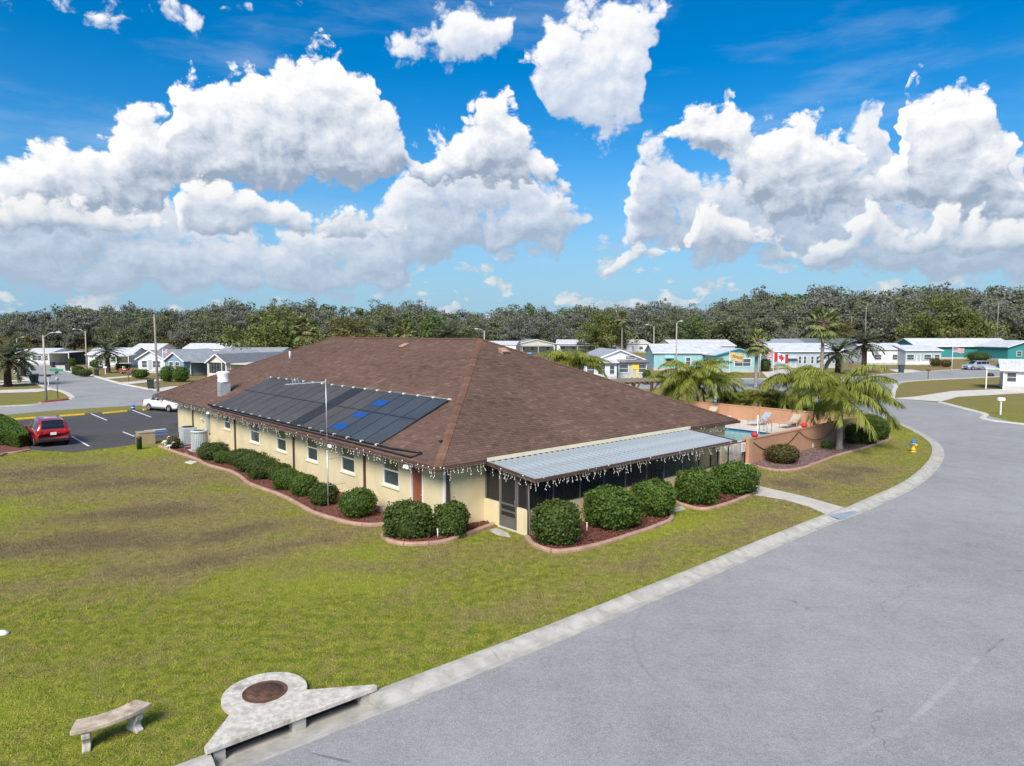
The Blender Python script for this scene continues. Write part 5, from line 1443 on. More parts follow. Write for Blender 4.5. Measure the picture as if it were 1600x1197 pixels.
for k in range(4): a = k * 1.57 + .7; mb = MB(); mb.tube([(.2 * math.cos(a), .2 * math.sin(a), .44), (.27 * math.cos(a), .27 * math.sin(a), 0)], .018, 6); mb.build('leg', M['white'], tb)
ld = empty('pool_ladder', L2W(px1 - .1, 4.3, DZ), RB, 'bent steel pool ladder rails at the water edge', 'ladder')
for sy in (-.28, .28): mb = MB(); mb.tube([(.6, sy, 0), (.55, sy, .65), (.35, sy, .85), (.1, sy, .8), (-.02, sy, .5), (-.1, sy, -.8)], .025, 8); mb.build('rail', M['steel'], ld)
mb = MB()
for z in (-.2, -.5): mb.box((-.09, 0, z), (.08, .56, .03))
mb.build('treads', M['white'], ld)
pl = empty('pool_pole', L2W(24.6, 1.6, DZ), 0, 'white upright safety pole with red float beside the pool', 'pole')
mb = MB(); mb.tube([(0, 0, 0), (0, 0, 1.9)], .03, 8); mb.build('shaft', M['white'], pl); mb = MB(); mb.lathe((0, 0, 0), [(.14, 0), (.16, .04), (.06, .08)], 12); mb.build('base', M['white'], pl)
for x, lb in ((21.0, 'red ring float hung on the gate end of the pool wall'), (26.8, 'red poinsettia pot on the pool wall')):
    mb = MB(); mb.lathe((0, 0, 0), [(.1, 0), (.16, .08), (.2, .16), (.12, .26), (.03, .3)], 9); tag(mb.build('red_ornament', M['flag_red'], None, L2W(x, yy0, WT + .055)), lb, 'ornament', 'red ornaments on the pool wall')
# ribbon-wound post and its planting
c = P(1126, 640); c = L2W(36.2, 11.8)
rp = empty('ribboned_post', c, 0, 'white post wound with a pale blue ribbon beyond the pool wall', 'post')
h = 2.75
mb = MB(); mb.tube([(0, 0, 0), (0, 0, h)], .11, 12); mb.build('shaft', M['white_clean'], rp)
mb = MB()
for k in range(9): mb.lathe((0, 0, .2 + k * .28), [(.115, 0), (.118, .04), (.115, .1)], 12)
mb.build('ribbon', M['turq_trim'], rp)
mb = MB(); mb.lathe((0, 0, h), [(.13, 0), (.16, .05), (.05, .18)], 12); mb.build('cap', M['white'], rp)
# ------------------------------------------------------------------ palms and trees
def ribbon_leaflets(base_pts, dirs, lens, wid, drop):
    """tapering two-segment leaflets: returns verts (n,6,3), quads, for arrays of base points and directions"""
    n = len(base_pts)
    side = np.cross(dirs, [0, 0, 1.0]); side /= np.linalg.norm(side, axis=1)[:, None] + 1e-9
    w = side * wid
    mid = base_pts + dirs * lens[:, None] * .55 + np.array([0, 0, -1.0]) * (lens * drop * .25)[:, None]
    tip = base_pts + dirs * lens[:, None] * .95 + np.array([0, 0, -1.0]) * (lens * drop)[:, None]
    v = np.stack([base_pts - w * .6, base_pts + w * .6, mid - w, mid + w, tip - w * .15, tip + w * .15], 1)
    k = np.arange(n)[:, None] * 6
    q = np.concatenate([k + np.array([[0, 1, 3, 2]]), k + np.array([[2, 3, 5, 4]])], 0)
    return v.reshape(-1, 3), q
def frond(L, azim, elev, curl, nl, ll, lw, drop, twist=0.6, wind=(0, 0, 0)):
    """pinnate frond as (rachis points, leaflet verts, quads)"""
    pts = [np.zeros(3)]; d_el = elev; n = 12
    d0 = np.array([math.cos(azim), math.sin(azim)])
    for i in range(n):
        t = (i + 1) / n; e = elev - curl * t ** 1.3
        stepv = np.array([d0[0] * math.cos(e), d0[1] * math.cos(e), math.sin(e)]) + np.array(wind) * t
        stepv /= np.linalg.norm(stepv); pts.append(pts[-1] + stepv * L / n)
    pts = np.array(pts)
    ts = np.linspace(.14, .99, nl); idx = ts * n; i0 = np.minimum(idx.astype(int), n - 1); f = (idx - i0)[:, None]
    bp = pts[i0] * (1 - f) + pts[i0 + 1] * f; tg = pts[i0 + 1] - pts[i0]; tg /= np.linalg.norm(tg, axis=1)[:, None]
    sd = np.cross(tg, [0, 0, 1.0]); sd /= np.linalg.norm(sd, axis=1)[:, None] + 1e-9
    up = np.cross(sd, tg)
    V, Q = [], []
    for sgn in (-1, 1):
        dd = tg * .55 + sd * sgn * 1.0 + up * rng.uniform(-.1, twist, (nl, 1)) + rng.normal(0, .12, (nl, 3)) + np.array(wind) * .5
        dd /= np.linalg.norm(dd, axis=1)[:, None]
        ln = ll * np.sin(np.pi * (ts * .82 + .14)) ** .6 * rng.uniform(.8, 1.15, nl)
        v, q = ribbon_leaflets(bp, dd, ln, lw, drop); Q.append(q + sum(len(x) for x in V)); V.append(v)
    return pts, np.concatenate(V), np.concatenate(Q)
def palm(kind, base, h, name, label, group=None, scale=1.0, nf=16, wind=(0, 0, 0), mat=None, lean=(0, 0)):
    base = Vector(base); r_ = empty(name, base, random.uniform(0, 6.28) if not any(wind) else 0, label, 'palm tree', group)
    crown = np.array([lean[0], lean[1], h]); V, Q, S = [], [], []; nv = 0
    rach = MB()
    def addf(v, q, s):
        nonlocal nv
        V.append(v + crown); Q.append(q + nv); S.append(np.clip(s + rng.normal(0, .12, len(v) // 6).repeat(6), 0, 1)); nv += len(v)
    if kind == 'queen':
        mat = mat or 'leaf_queen'
        for k in range(int(nf * 1.7)):
            a = k * 2.4 + random.uniform(-.3, .3); e = random.uniform(.0, 1.25) if k % 3 else random.uniform(.7, 1.45)
            pts, v, q = frond(scale * random.uniform(2.5, 3.3), a, e, random.uniform(1.15, 1.95), 96, .66 * scale, .018 * scale, .7, .8, wind)
            addf(v, q, .25 + .5 * random.random() + .15 * (e > .6)); rach.tube([Vector(p + crown) for p in pts[::2]], [.035 * scale - .004 * i for i in range(7)], 5)
        trunk_r = (.17, .13); tm = 'palm_bark'
    elif kind == 'date':
        mat = mat or 'leaf_date'
        for k in range(nf + 30):
            a = k * 2.4; e = random.uniform(-.5, 1.4)
            pts, v, q = frond(scale * random.uniform(1.9, 2.4), a, e, random.uniform(.7, 1.2), 34, .42 * scale, .05 * scale, .15, .5, wind)
            addf(v, q, .3 + .4 * random.random()); rach.tube([Vector(p + crown) for p in pts[::3]], [.025, .02, .015, .01, .006], 4)
        trunk_r = (.36, .3); tm = 'palm_bark_dark'
    else:
        mat = mat or 'leaf_fan'
        for k in range(nf + 22):
            a = k * 2.4; e = random.uniform(-1.1, 1.4); L = scale * random.uniform(.7, 1.1)
            d = np.array([math.cos(a) * math.cos(e), math.sin(a) * math.cos(e), math.sin(e)]) + np.array(wind) * .6; d /= np.linalg.norm(d)
            c = d * L; sd = np.cross(d, [0, 0, 1.0]); sd /= np.linalg.norm(sd) + 1e-9; up = np.cross(sd, d)
            n = 24; th = np.linspace(-2.0, 2.0, n)
            dirs = np.outer(np.cos(th), d) + np.outer(np.sin(th), sd) + rng.normal(0, .06, (n, 3)) + up * .12 * np.cos(th * 2)[:, None]
            dirs /= np.linalg.norm(dirs, axis=1)[:, None]
            v, q = ribbon_leaflets(np.repeat(c[None], n, 0), dirs, np.full(n, .85 * scale) * (1 - .12 * np.abs(th)), .07 * scale, .28)
            addf(v, q, .25 + .5 * random.random() + .2 * (e > .5) - .2 * (e < -.5)); rach.tube([Vector(crown), Vector(crown + c)], .02, 4)
        trunk_r = (.2, .17); tm = 'palm_bark'
    link('crown', np_mesh('crown', np.concatenate(V), quads=np.concatenate(Q), mats=M[mat], attr=np.concatenate(S)), r_)
    rach.build('frond_stems', M[mat] if kind == 'queen' else M['thatch'], r_)
    tm_ = MB(); n = max(8, int(h / .16)); prof = []
    pts, rs = [], []
    for i in range(n + 1):
        t = i / n; bulge = 1 + (.25 if t < .06 else 0); pts.append((lean[0] * t ** 2, lean[1] * t ** 2, h * t - .1 * (i == 0))); rs.append((trunk_r[0] + (trunk_r[1] - trunk_r[0]) * t) * scale ** .5 * bulge * (1.06 if i % 2 else .96))
    tm_.tube(pts, rs, 10); tr_ = tm_.build('trunk', M[tm], r_)
    if kind != 'queen':
        sk = MB(); z = h - .35 * scale
        sk.lathe((lean[0], lean[1], z - .5 * scale), [(trunk_r[1] * 1.05, 0), (trunk_r[1] * 1.9, .25 * scale), (trunk_r[1] * 2.0, .6 * scale), (trunk_r[1] * 1.1, .85 * scale)], 12); sk.build('boot_skirt', M['thatch' if kind == 'fan' else 'palm_bark_dark'], r_)
    return r_
def z_at(px, py, y): return CAM_H - (py - HORIZON) / F_PX * y
wnd = (.42, .12, -.05)
# queen palms round the pool
c = P(1313, 704); c = Vector((c.x, c.y + .15, 0)); palm('queen', c, 3.05, 'queen_palm', 'windblown queen palm rising from the bed beside the lantern pier', 'queen palms', 1.25, 20, wnd)
c = at_depth(1247, 57.5, 0); palm('queen', c, 2.75, 'queen_palm', 'queen palm behind the pool wall with a short grey trunk, bent over the bed side', 'queen palms', 1.15, 18, wnd)
c = at_depth(1270, 61, 0); palm('queen', c, 2.4, 'queen_palm', 'shorter queen palm tucked behind the short grey trunk palm', 'queen palms', .95, 14, wnd)
c = at_depth(1088, 57, 0); palm('queen', c, 3.2, 'queen_palm', 'upright green queen palm rising over the clubhouse roof edge', 'queen palms', 1.2, 20, (.1, 0, 0))
c = at_depth(1057, 59, 0); palm('queen', c, 2.3, 'queen_palm', 'small queen palm next to the brown pergola', 'queen palms', .9, 14, (.1, 0, 0))
c = at_depth(1125, 58.5, 0); palm('queen', c, 2.9, 'queen_palm', 'drooping queen palm beside the ribboned post', 'queen palms', .85, 14, (.3, 0, -.1))
c = at_depth(897, 66, 0); palm('queen', c, 4.0, 'queen_palm', 'bright queen palm bent by the wind behind the hip roof', 'queen palms', 1.15, 18, (.5, .1, -.05), 'leaf_queen')
c = at_depth(870, 68, 0); palm('queen', c, 4.0, 'queen_palm', 'dark loose queen palm behind the hip roof next to the bent one', 'queen palms', .85, 12, (.3, .1, 0))
for px, py, y, s, lb in ((1135, 634, 62, .75, 'yellow green cycad clump near the ribboned post'), (1195, 634, 61.5, .95, 'large yellow green cycad clump behind the loungers'), (1225, 634, 62.5, .7, 'small yellow green cycad clump next to the short grey trunk palm')):
    c = at_depth(px, y, 0); palm('queen', c, .9, 'cycad_clump', lb, 'yellow clumps behind the pool', s * .85, 22, (0, 0, .1), 'leaf_queen_y')
# fan palms
c = at_depth(1183, 88, GZ); palm('fan', c, z_at(1183, 533, 88), 'cabbage_palm', 'cabbage palm before the turquoise house by the flags', 'fan palms', 1.25, 20, (.2, 0, 0))
c = at_depth(1286, 112, GZ); palm('fan', c, z_at(1286, 503, 112), 'cabbage_palm', 'tallest cabbage palm with brown skirt above the grey house', 'fan palms', 2.0, 22)
c = at_depth(475, 98, GZ); palm('fan', c, z_at(475, 510, 98), 'cabbage_palm', 'cabbage palm rising before the round oak', 'fan palms', 1.35, 18)
c = at_depth(972, 235, GZ); palm('fan', c, z_at(972, 497, 235), 'cabbage_palm', 'small far cabbage palm against the woods', 'fan palms', 1.7, 12)
c = at_depth(632, 190, GZ); palm('fan', c, z_at(632, 515, 190), 'cabbage_palm', 'cabbage palm peeping over the clubhouse ridge', 'fan palms', 2.2, 14)
# date palms
for px, y, cy, s, lb in ((166, 122, 549, 1.35, 'date palm at the golf cart drive'), (8, 92, 561, 1.75, 'bushy date palm beside the mailboxes'), (33, 112, 561, 1.2, 'smaller date palm before the carport house'), (1311, 118, 551, 1.7, 'grey green date palm before the grey house'), (1352, 122, 537, 1.7, 'grey green date palm before the white house'), (700, 170, 525, 2.6, 'silvery palm crown above the clubhouse ridge')):
    c = at_depth(px, y, GZ); palm('date', c, max(1.2, z_at(px, cy, y)), 'date_palm', lb, 'date palms', s, 14)

# ---- broadleaf trees
def tree_mesh(h, r, n, leaf, seed, trunk_h, moss=0.0, flat=1.0, gaps=.5):
    """crown of leaf clumps carried on limbs; returns crown mesh arrays and trunk MB"""
    g_ = np.random.default_rng(seed); tb_ = MB()
    tb_.tube([(0, 0, -.2), (.1, 0, trunk_h * .5), (g_.uniform(-.3, .3), g_.uniform(-.3, .3), trunk_h), (g_.uniform(-.6, .6), g_.uniform(-.6, .6), h * .7)], [r * .085, r * .07, r * .06, r * .02], 8)
    cl = []
    nb = int(g_.integers(13, 18))
    for b in range(nb):
        a = b * 2.4 + g_.uniform(-.4, .4); e = g_.uniform(-.05, 1.05); rr_ = r * g_.uniform(.55, 1.0)
        z0 = trunk_h * g_.uniform(.8, 1.1)
        p1 = Vector((math.cos(a) * rr_ * .5 * math.cos(e), math.sin(a) * rr_ * .5 * math.cos(e), z0 + (h - z0) * (.1 + .42 * e)))
        p2 = Vector((math.cos(a) * rr_ * math.cos(e * .8), math.sin(a) * rr_ * math.cos(e * .8), z0 + (h - z0) * (.12 + .7 * e) * flat))
        tb_.tube([(0, 0, z0 * .9), p1, p2], [r * .04, r * .025, r * .01], 5)
        for k in range(int(g_.integers(4, 8))):
            q = p1.lerp(p2, g_.uniform(.3, 1.15)) + Vector(g_.normal(0, r * .17, 3)); cl.append((q, r * g_.uniform(.15, .32)))
    for k in range(int(g_.integers(6, 10))): cl.append((Vector((g_.normal(0, r * .25), g_.normal(0, r * .25), h * g_.uniform(.75, .97))), r * g_.uniform(.16, .28)))
    ci = g_.choice(len(cl), n); C = np.array([cl[i][0][:] for i in ci]); Rr = np.array([cl[i][1] for i in ci])
    u = g_.normal(0, 1, (n, 3)); u /= np.linalg.norm(u, axis=1)[:, None]
    rad = g_.uniform(.3, 1.0, n) ** .6
    pts = C + u * (Rr * rad)[:, None] * [1.15, 1.15, .75]
    pts[:, 2] = np.maximum(pts[:, 2], trunk_h * .3)
    cs = g_.uniform(.1, .9, len(cl))[ci]
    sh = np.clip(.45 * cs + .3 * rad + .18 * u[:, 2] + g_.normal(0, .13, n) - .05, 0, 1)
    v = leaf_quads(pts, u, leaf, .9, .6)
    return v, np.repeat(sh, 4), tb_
PROTO = {}
def make_tree(kind, h, r, n, leaf, seed, trunk_h, mat, bark='bark', **k):
    v, s, tb_ = tree_mesh(h, r, n, leaf, seed, trunk_h, **k)
    PROTO.setdefault(kind, []).append((np_mesh('crown', v, quads=np.arange(len(v) * 4), mats=M[mat], attr=s), tb_.mesh('trunk', M[bark]), h))
for i in range(4): make_tree('grey', 13, 6.0, 4200, .30, 100 + i, 1.6, 'leaf_grey')
for i in range(3): make_tree('oak', 13, 6.5, 4600, .30, 200 + i, 1.6, 'leaf_oak')
for i in range(2): make_tree('green', 11, 5.5, 4600, .28, 300 + i, 1.4, 'leaf_green')
for i in range(2): make_tree('pine', 15, 3.6, 2000, .26, 400 + i, 6.0, 'leaf_grey', flat=1.1)
make_tree('olive', 8, 4.2, 3600, .24, 500, 1.0, 'leaf_olive')
make_tree('bigoak', 10, 8.0, 13000, .27, 600, 1.2, 'leaf_round'); make_tree('bigoak2', 10, 8.0, 10000, .27, 601, 1.2, 'leaf_oak')
def tree(kind, pos, h, name, label, group, wscale=1.0):
    cr, tr_, h0 = random.choice(PROTO[kind]); s = h / h0
    r_ = empty(name, pos, random.uniform(0, 6.28), label, 'tree', group)
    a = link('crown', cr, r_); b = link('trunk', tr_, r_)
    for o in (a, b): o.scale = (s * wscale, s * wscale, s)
    return r_
TL = {'grey': 'moss grey oak standing in the wood behind the homes', 'oak': 'dull green oak standing in the wood behind the homes', 'green': 'fresh green tree standing in the wood behind the homes', 'pine': 'tall thin tree poking above the wood behind the homes'}
# skyline of the wood: (pixel column, top row)
SKY = [(-60,492),(0,484),(60,486),(130,478),(180,474),(240,482),(300,478),(340,476),(375,470),(420,478),(470,468),(520,478),(560,484),(610,468),(660,476),(700,484),(750,490),(800,473),(850,482),(900,476),(960,474),(1010,474),(1060,474),(1110,480),(1150,462),(1200,454),(1240,458),(1300,446),(1350,456),(1400,450),(1450,446),(1500,446),(1560,448),(1620,450),(1680,452)]
sx_ = [s[0] for s in SKY]; sy_ = [s[1] for s in SKY]
k = 0
for px in range(-90, 1700, 21):
    for row_, (yd, dy) in enumerate(((262, 14), (295, 5), (330, 0))):
        x = px + random.uniform(-9, 9) + row_ * 6; y = yd + random.uniform(-7, 7) + (10 if px > 1100 else 0)
        top_ = np.interp(x, sx_, sy_) + dy + random.uniform(-3, 9)
        kind = random.choices(['grey', 'oak', 'green', 'pine'], [5, 4, 1.1, 1.6 if row_ == 2 else .25])[0]
        p = at_depth(x, y, GZ); h = z_at(x, top_ - (6 if kind == 'pine' else 0), y) - GZ
        tree(kind, p, max(9, h), 'wood_tree', TL[kind], 'trees of the wood, ' + kind, 1.0 if kind != 'pine' else .9)
def feature(kind, px, y, top_, wpx, name, label):
    h = z_at(px, top_, y) - GZ; cr, tr_, h0 = PROTO[kind][0]; w0 = {'bigoak': 8.6, 'bigoak2': 8.6, 'olive': 4.6, 'green': 6, 'oak': 7}[kind]
    s = h / h0; tree(kind, at_depth(px, y, GZ), h, name, label, None, (wpx / 2 / F_PX * y) / (w0 * s))
feature('bigoak', 440, 175, 486, 145, 'round_oak', 'big round green oak behind the cabbage palm')
feature('olive', 560, 215, 494, 90, 'olive_tree', 'olive toned tree just over the clubhouse ridge')
feature('green', 690, 235, 488, 100, 'leafy_tree', 'mid green tree over the middle of the clubhouse ridge')
feature('bigoak', 945, 245, 488, 80, 'round_oak', 'round dark green tree behind the white roofs')
feature('bigoak', 1485, 235, 463, 118, 'round_oak', 'large round oak behind the white and teal homes')
feature('olive', 35, 190, 522, 70, 'olive_tree', 'olive toned tree over the carport house')
feature('olive', 1325, 235, 500, 60, 'olive_tree', 'rusty olive tree beside the tallest cabbage palm')
feature('olive', 265, 220, 528, 30, 'olive_tree', 'small yellowish tree behind the blue gabled home')
feature('olive', 1508, 220, 512, 40, 'olive_tree', 'yellowish small tree before the large round oak')
# bare winter trees
def bare_tree(pos, h, seed, label):
    g_ = np.random.default_rng(seed); mb = MB()
    def br(p, d, L, r, lvl):
        q = p + d * L; mb.tube([p, (p + q) / 2 + Vector(g_.normal(0, L * .04, 3)), q], [r, r * .8, r * .55], 5, False)
        if lvl == 0: return
        for k in range(3 if lvl > 1 else 4):
            nd = (d + Vector(g_.normal(0, .5, 3))).normalized(); nd.z = abs(nd.z) * .8 + .1
            br(p + d * L * g_.uniform(.6, 1.0), nd.normalized(), L * g_.uniform(.55, .8), r * .55, lvl - 1)
    br(Vector((0, 0, -.2)), Vector((0, 0, 1)), h * .32, h * .02, 4)
    r_ = empty('bare_tree', pos, 0, label, 'tree', 'bare trees before the wood'); mb.build('trunk', M['bark_bare'], r_)
for i, (px, y, t_, lb) in enumerate(((100, 215, 510, 'bare pale tree behind the street light with the arm'), (80, 218, 516, 'bare pale tree near the carport house'), (265, 250, 500, 'bare tree behind the white gabled home'), (455, 280, 462, 'leafless tree top over the round oak'), (1240, 250, 490, 'bare grey tree between the two cabbage palms'), (1228, 252, 496, 'second bare grey tree between the cabbage palms'))):
    bare_tree(at_depth(px, y, GZ), z_at(px, t_, y), 40 + i, lb)
# ------------------------------------------------------------------ homes across the streets
def home(name, label, xl, xr, py, depth, hw, rise, wall, roofm, rz=0.0, ridge='x', wins=(), doors=(), over=.35, z=GZ, skirt='skirt', wframe='white', fascia='white', side_wins=()):
    """manufactured home whose front base line runs between two photo columns at row py; wins/doors = (centre fraction, width, sill, height)"""
    a, b = P(xl, py, z), P(xr, py, z)
    c = (a + b) / 2; w = (b - a).length / max(.5, math.cos(rz))
    r_ = empty(name, (c.x, c.y, z), rz, label, 'house')
    mb = MB(); body = [(-w / 2, 0, w / 2, depth)]
    mb.box((0, depth / 2, hw / 2), (w, depth, hw))
    if ridge == 'x':
        for s in (-1, 1): x = s * w / 2; mb.add([(x, 0, hw), (x, depth, hw), (x, depth / 2, hw + rise)], [(0, 1, 2) if s > 0 else (0, 2, 1)])
    else:
        for y, f in ((0, (0, 1, 2)), (depth, (0, 2, 1))): mb.add([(-w / 2, y, hw), (w / 2, y, hw), (0, y, hw + rise)], [f])
    mb.build('wall', M[wall], r_)
    mb = MB(); mb.box((0, depth / 2, .25), (w + .06, depth + .06, .5)); mb.build('skirting', M[skirt], r_)
    t = .1; mb = MB(); o = over
    if ridge == 'x':
        k = rise / (depth / 2)
        pr = [(-o, hw - o * k), (depth / 2, hw + rise), (depth + o, hw - o * k), (depth + o, hw - o * k + t), (depth / 2, hw + rise + t), (-o, hw - o * k + t)]
        n = 6; vs = [(-w / 2 - o, p, q) for p, q in pr] + [(w / 2 + o, p, q) for p, q in pr]
    else:
        k = rise / (w / 2)
        pr = [(-w / 2 - o, hw - o * k), (0, hw + rise), (w / 2 + o, hw - o * k), (w / 2 + o, hw - o * k + t), (0, hw + rise + t), (-w / 2 - o, hw - o * k + t)]
        n = 6; vs = [(p, depth + o, q) for p, q in pr] + [(p, -o, q) for p, q in pr]
    fs = [(0, 1, 4, 5), (1, 2, 3, 4), (6, 11, 10, 7), (7, 10, 9, 8)] + [(i, n + i, n + (i + 1) % n, (i + 1) % n) for i in range(n)]
    mb.add(vs, fs); rf = mb.build('roof', M[roofm], r_)
    mb = MB()
    if ridge == 'x': mb.box((0, -o - .02, hw - o * k + .03), (w + 2 * o, .05, .16))
    else:
        for s in (-1, 1): mb.bar((s * (w / 2 + o), -o - .02, hw - o * k + .04), (0, -o - .02, hw + rise + .04), .05, .18)
    mb.build('fascia', M[fascia], rf)
    def opening(nm, x, y, ww, z0, hh, axis):
        mb = MB(); t = .09
        def bx(cx_, cz, sx, sz): mb.box((cx_, y, cz), (sx, .1, sz)) if axis == 'x' else mb.box((x, cx_, cz), (.1, sx, sz))
        cc_ = x if axis == 'x' else y
        for s in (-1, 1): bx(cc_ + s * (ww / 2), z0 + hh / 2, t, hh + t)
        for zz in (z0, z0 + hh): bx(cc_, zz, ww - t, t)
        if nm == 'window':
            bx(cc_, z0 + hh / 2, ww - t, .05)
            if ww > 1.6: bx(cc_, z0 + hh / 4, .06, hh / 2 - .07); bx(cc_, z0 + hh * .75, .06, hh / 2 - .07)
        o_ = mb.build(nm, M[wframe], r_)
        g_ = MB()
        if axis == 'x': g_.box((x, y + .02, z0 + hh / 2), (ww - t, .03, hh - t))
        else: g_.box((x + .02, y, z0 + hh / 2), (.03, ww - t, hh - t))
        g_.build('pane' if nm == 'window' else 'leaf', M['glass_far'] if nm == 'window' else M['siding_grey'], o_)
    for (f, ww, z0, hh) in wins: opening('window', (f - .5) * w, -.03, ww, z0, hh, 'x')
    for (f, ww, z0, hh) in doors: opening('door', (f - .5) * w, -.03, ww, z0, hh, 'x')
    for (s, f, ww, z0, hh) in side_wins: opening('window', s * (w / 2 + .03), f * depth, ww, z0, hh, 'y')
    r_['w'] = w
    del r_['w']
    return r_, w
def carport(r_, x0, x1, y0, y1, h0, h1, roofm='roof_white', post='white', nposts=3, back=None):
    mb = MB(); t = .12
    vs = [(x0, y0, h0), (x1, y0, h0), (x1, y1, h1), (x0, y1, h1)]; vs = vs + [(a, b, c + t) for a, b, c in vs]
    mb.add(vs, [(0, 3, 2, 1), (4, 5, 6, 7), (0, 1, 5, 4), (1, 2, 6, 5), (2, 3, 7, 6), (3, 0, 4, 7)]); mb.build('carport_roof', M[roofm], r_)
    for k in range(nposts): x = x0 + .15 + k * (x1 - x0 - .3) / max(1, nposts - 1); mb = MB(); mb.box((x, y0 + .15, h0 / 2), (.12, .12, h0 - .01)); mb.build('carport_post', M[post], r_)
    if back: mb = MB(); mb.box(((x0 + x1) / 2, y1 - .1, h1 / 2), (x1 - x0, .08, h1 - .02)); mb.build('carport_back_wall', M[back], r_)
def awning(r_, x, y, z, w, mat):
    mb = MB(); mb.add([(x - w / 2, y, z), (x + w / 2, y, z), (x + w / 2, y - .8, z - .6), (x - w / 2, y - .8, z - .6), (x - w / 2, y, z - .06), (x + w / 2, y, z - .06), (x + w / 2, y - .8, z - .66), (x - w / 2, y - .8, z - .66)],
        [(0, 3, 2, 1), (4, 5, 6, 7), (0, 1, 5, 4), (1, 2, 6, 5), (2, 3, 7, 6), (3, 0, 4, 7)]); mb.build('awning', M[mat], r_)
# left street
h, w = home('carport_home', 'white home with dark open carport at the end of the street', 28, 78, 571, 9, 2.7, .9, 'siding_white', 'roof_white', 0, 'x', [(.3, 1.6, 1.1, 1.1), (.62, 2.2, 1.1, 1.1), (.86, 1.4, 1.1, 1.1)])
carport(h, w / 2, w / 2 + 4.6, -.5, 6.5, 2.7, 2.9, 'roof_white', 'white', 2, 'carport_dark')
h, w = home('white_roof_home', 'white home behind the date palm at the golf cart drive', 140, 205, 574, 8, 2.7, 1.2, 'siding_white', 'roof_white', .12, 'x', [(.25, 1.6, 1.1, 1.1), (.6, 1.6, 1.1, 1.1)])
carport(h, w / 2 - 4, w / 2 + 1, -4, 0, 2.4, 2.6)
h, w = home('pale_blue_home', 'pale blue home with a low grey gable next to the date palm', 212, 262, 583, 14, 2.5, 1.5, 'siding_pale', 'roof_grey', -.3, 'y', [(.25, 1.2, 1.0, 1.2), (.7, 1.7, 1.0, 1.2)], [(.47, .95, .4, 2.0)])
h, w = home('blue_gable_home', 'slate blue gabled home with grey roof and open carport', 255, 292, 588, 18, 2.6, 1.3, 'siding_blue', 'roof_grey', -.42, 'y', [(.33, 1.0, 1.1, 1.3), (.66, 1.0, 1.1, 1.3)])
carport(h, w / 2, w / 2 + 4.2, 1, 15, 2.3, 2.5, 'roof_grey', 'white', 2, 'siding_blue')
h, w = home('cream_gable_home', 'cream gabled home with tall dark window strips', 322, 358, 592, 20, 2.6, 1.2, 'siding_cream', 'roof_dark', -.45, 'y', [(.16, .55, 1.0, 1.5), (.32, .55, 1.0, 1.5), (.48, .55, 1.0, 1.5), (.64, .55, 1.0, 1.5), (.86, .5, 1.0, 1.5)], wframe='black')
carport(h, w / 2, w / 2 + 4.5, .5, 18, 2.3, 2.5, 'roof_white', 'white', 2, 'carport_dark')
for i, (a, b, py, lb, rm, rise) in enumerate(((286, 366, 558, 'white roofed home behind the slate blue gable', 'roof_white', 1.3), (340, 440, 568, 'long grey roofed home near the round oak', 'roof_grey', 1.0), (205, 250, 560, 'white roofed home behind the pale blue home', 'roof_white', 1.4), (375, 420, 556, 'small white roofed home at the foot of the round oak', 'roof_white', 1.3))):
    home('white_roof_home', lb, a, b, py, 8, 2.6, rise, 'siding_white', rm, -.1, 'x', [(.2, 1.5, 1.1, 1.1), (.5, 1.5, 1.1, 1.1), (.8, 1.5, 1.1, 1.1)])
# beyond the clubhouse
for i, (a, b, py, dp, lb, wl2, rm, rise, rg) in enumerate(((745, 806, 553, 12, 'white roofed home just beside the clubhouse ridge end', 'siding_white', 'roof_white', 1.0, 'x'), (808, 868, 552, 14, 'white home with shallow grey gable behind the bent palm', 'tan_wall', 'roof_grey', 1.5, 'y'), (870, 935, 551, 14, 'grey roofed home with shaded porch before the wood', 'siding_pale', 'roof_white', 1.3, 'x'), (950, 1015, 551, 14, 'long white roofed home under the far street light', 'siding_white', 'roof_white', 1.3, 'x'), (1050, 1150, 557, 14, 'long pale roofed home behind the turquoise home', 'siding_cream', 'roof_white', 1.7, 'x'), (1200, 1262, 556, 14, 'grey roofed home behind the flags', 'tan_wall', 'roof_grey', 1.9, 'x'), (1262, 1345, 555, 14, 'white gabled home behind the date palms', 'siding_white', 'roof_dark', 2.0, 'x'))):
    h, w = home('far_home', lb, a, b, py, dp, 3.2, rise, wl2, rm, (-.15, .2, -.1, .12, .1, .05, -.05)[i], rg, [(.15, 1.4, 1.1, 1.1), (.4, 1.4, 1.1, 1.1), (.8, 1.4, 1.1, 1.1)], [(.6, .95, .4, 2.0)])
    if i in (1, 2): carport(h, -w / 2 + 1, w / 2 - 1, -3, 0, 2.4, 2.6, 'roof_grey')
h, w = home('brown_roof_home', 'white home with brown roof and blue tarpaulin beyond the hip roof', 778, 846, 584, 9, 2.5, 1.0, 'siding_white', 'roof_brown', -.2, 'x', [(.3, 1.4, 1.0, 1.1), (.7, 1.4, 1.0, 1.1), (.9, 1.0, 1.0, 1.1)])
mb = MB(); vs = []
for i in range(9):
    for j in range(5): vs.append((-w * .42 + i * w * .075, .6 + j * .9, 2.5 + .16 + (.6 + j * .9) * 1.0 / 4.5 + .06 * math.sin(i * 2.1 + j)))
mb.add(vs, [(i * 5 + j, (i + 1) * 5 + j, (i + 1) * 5 + j + 1, i * 5 + j + 1) for i in range(8) for j in range(4)]); o = mb.build('tarpaulin', M['tarp'], h)
h, w = home('white_gable_home', 'white home with broad low gable and yellow framed entry', 930, 1006, 590, 13, 2.9, 1.5, 'siding_white', 'roof_grey', .12, 'y', [(.72, 1.6, 2.95, .5)])
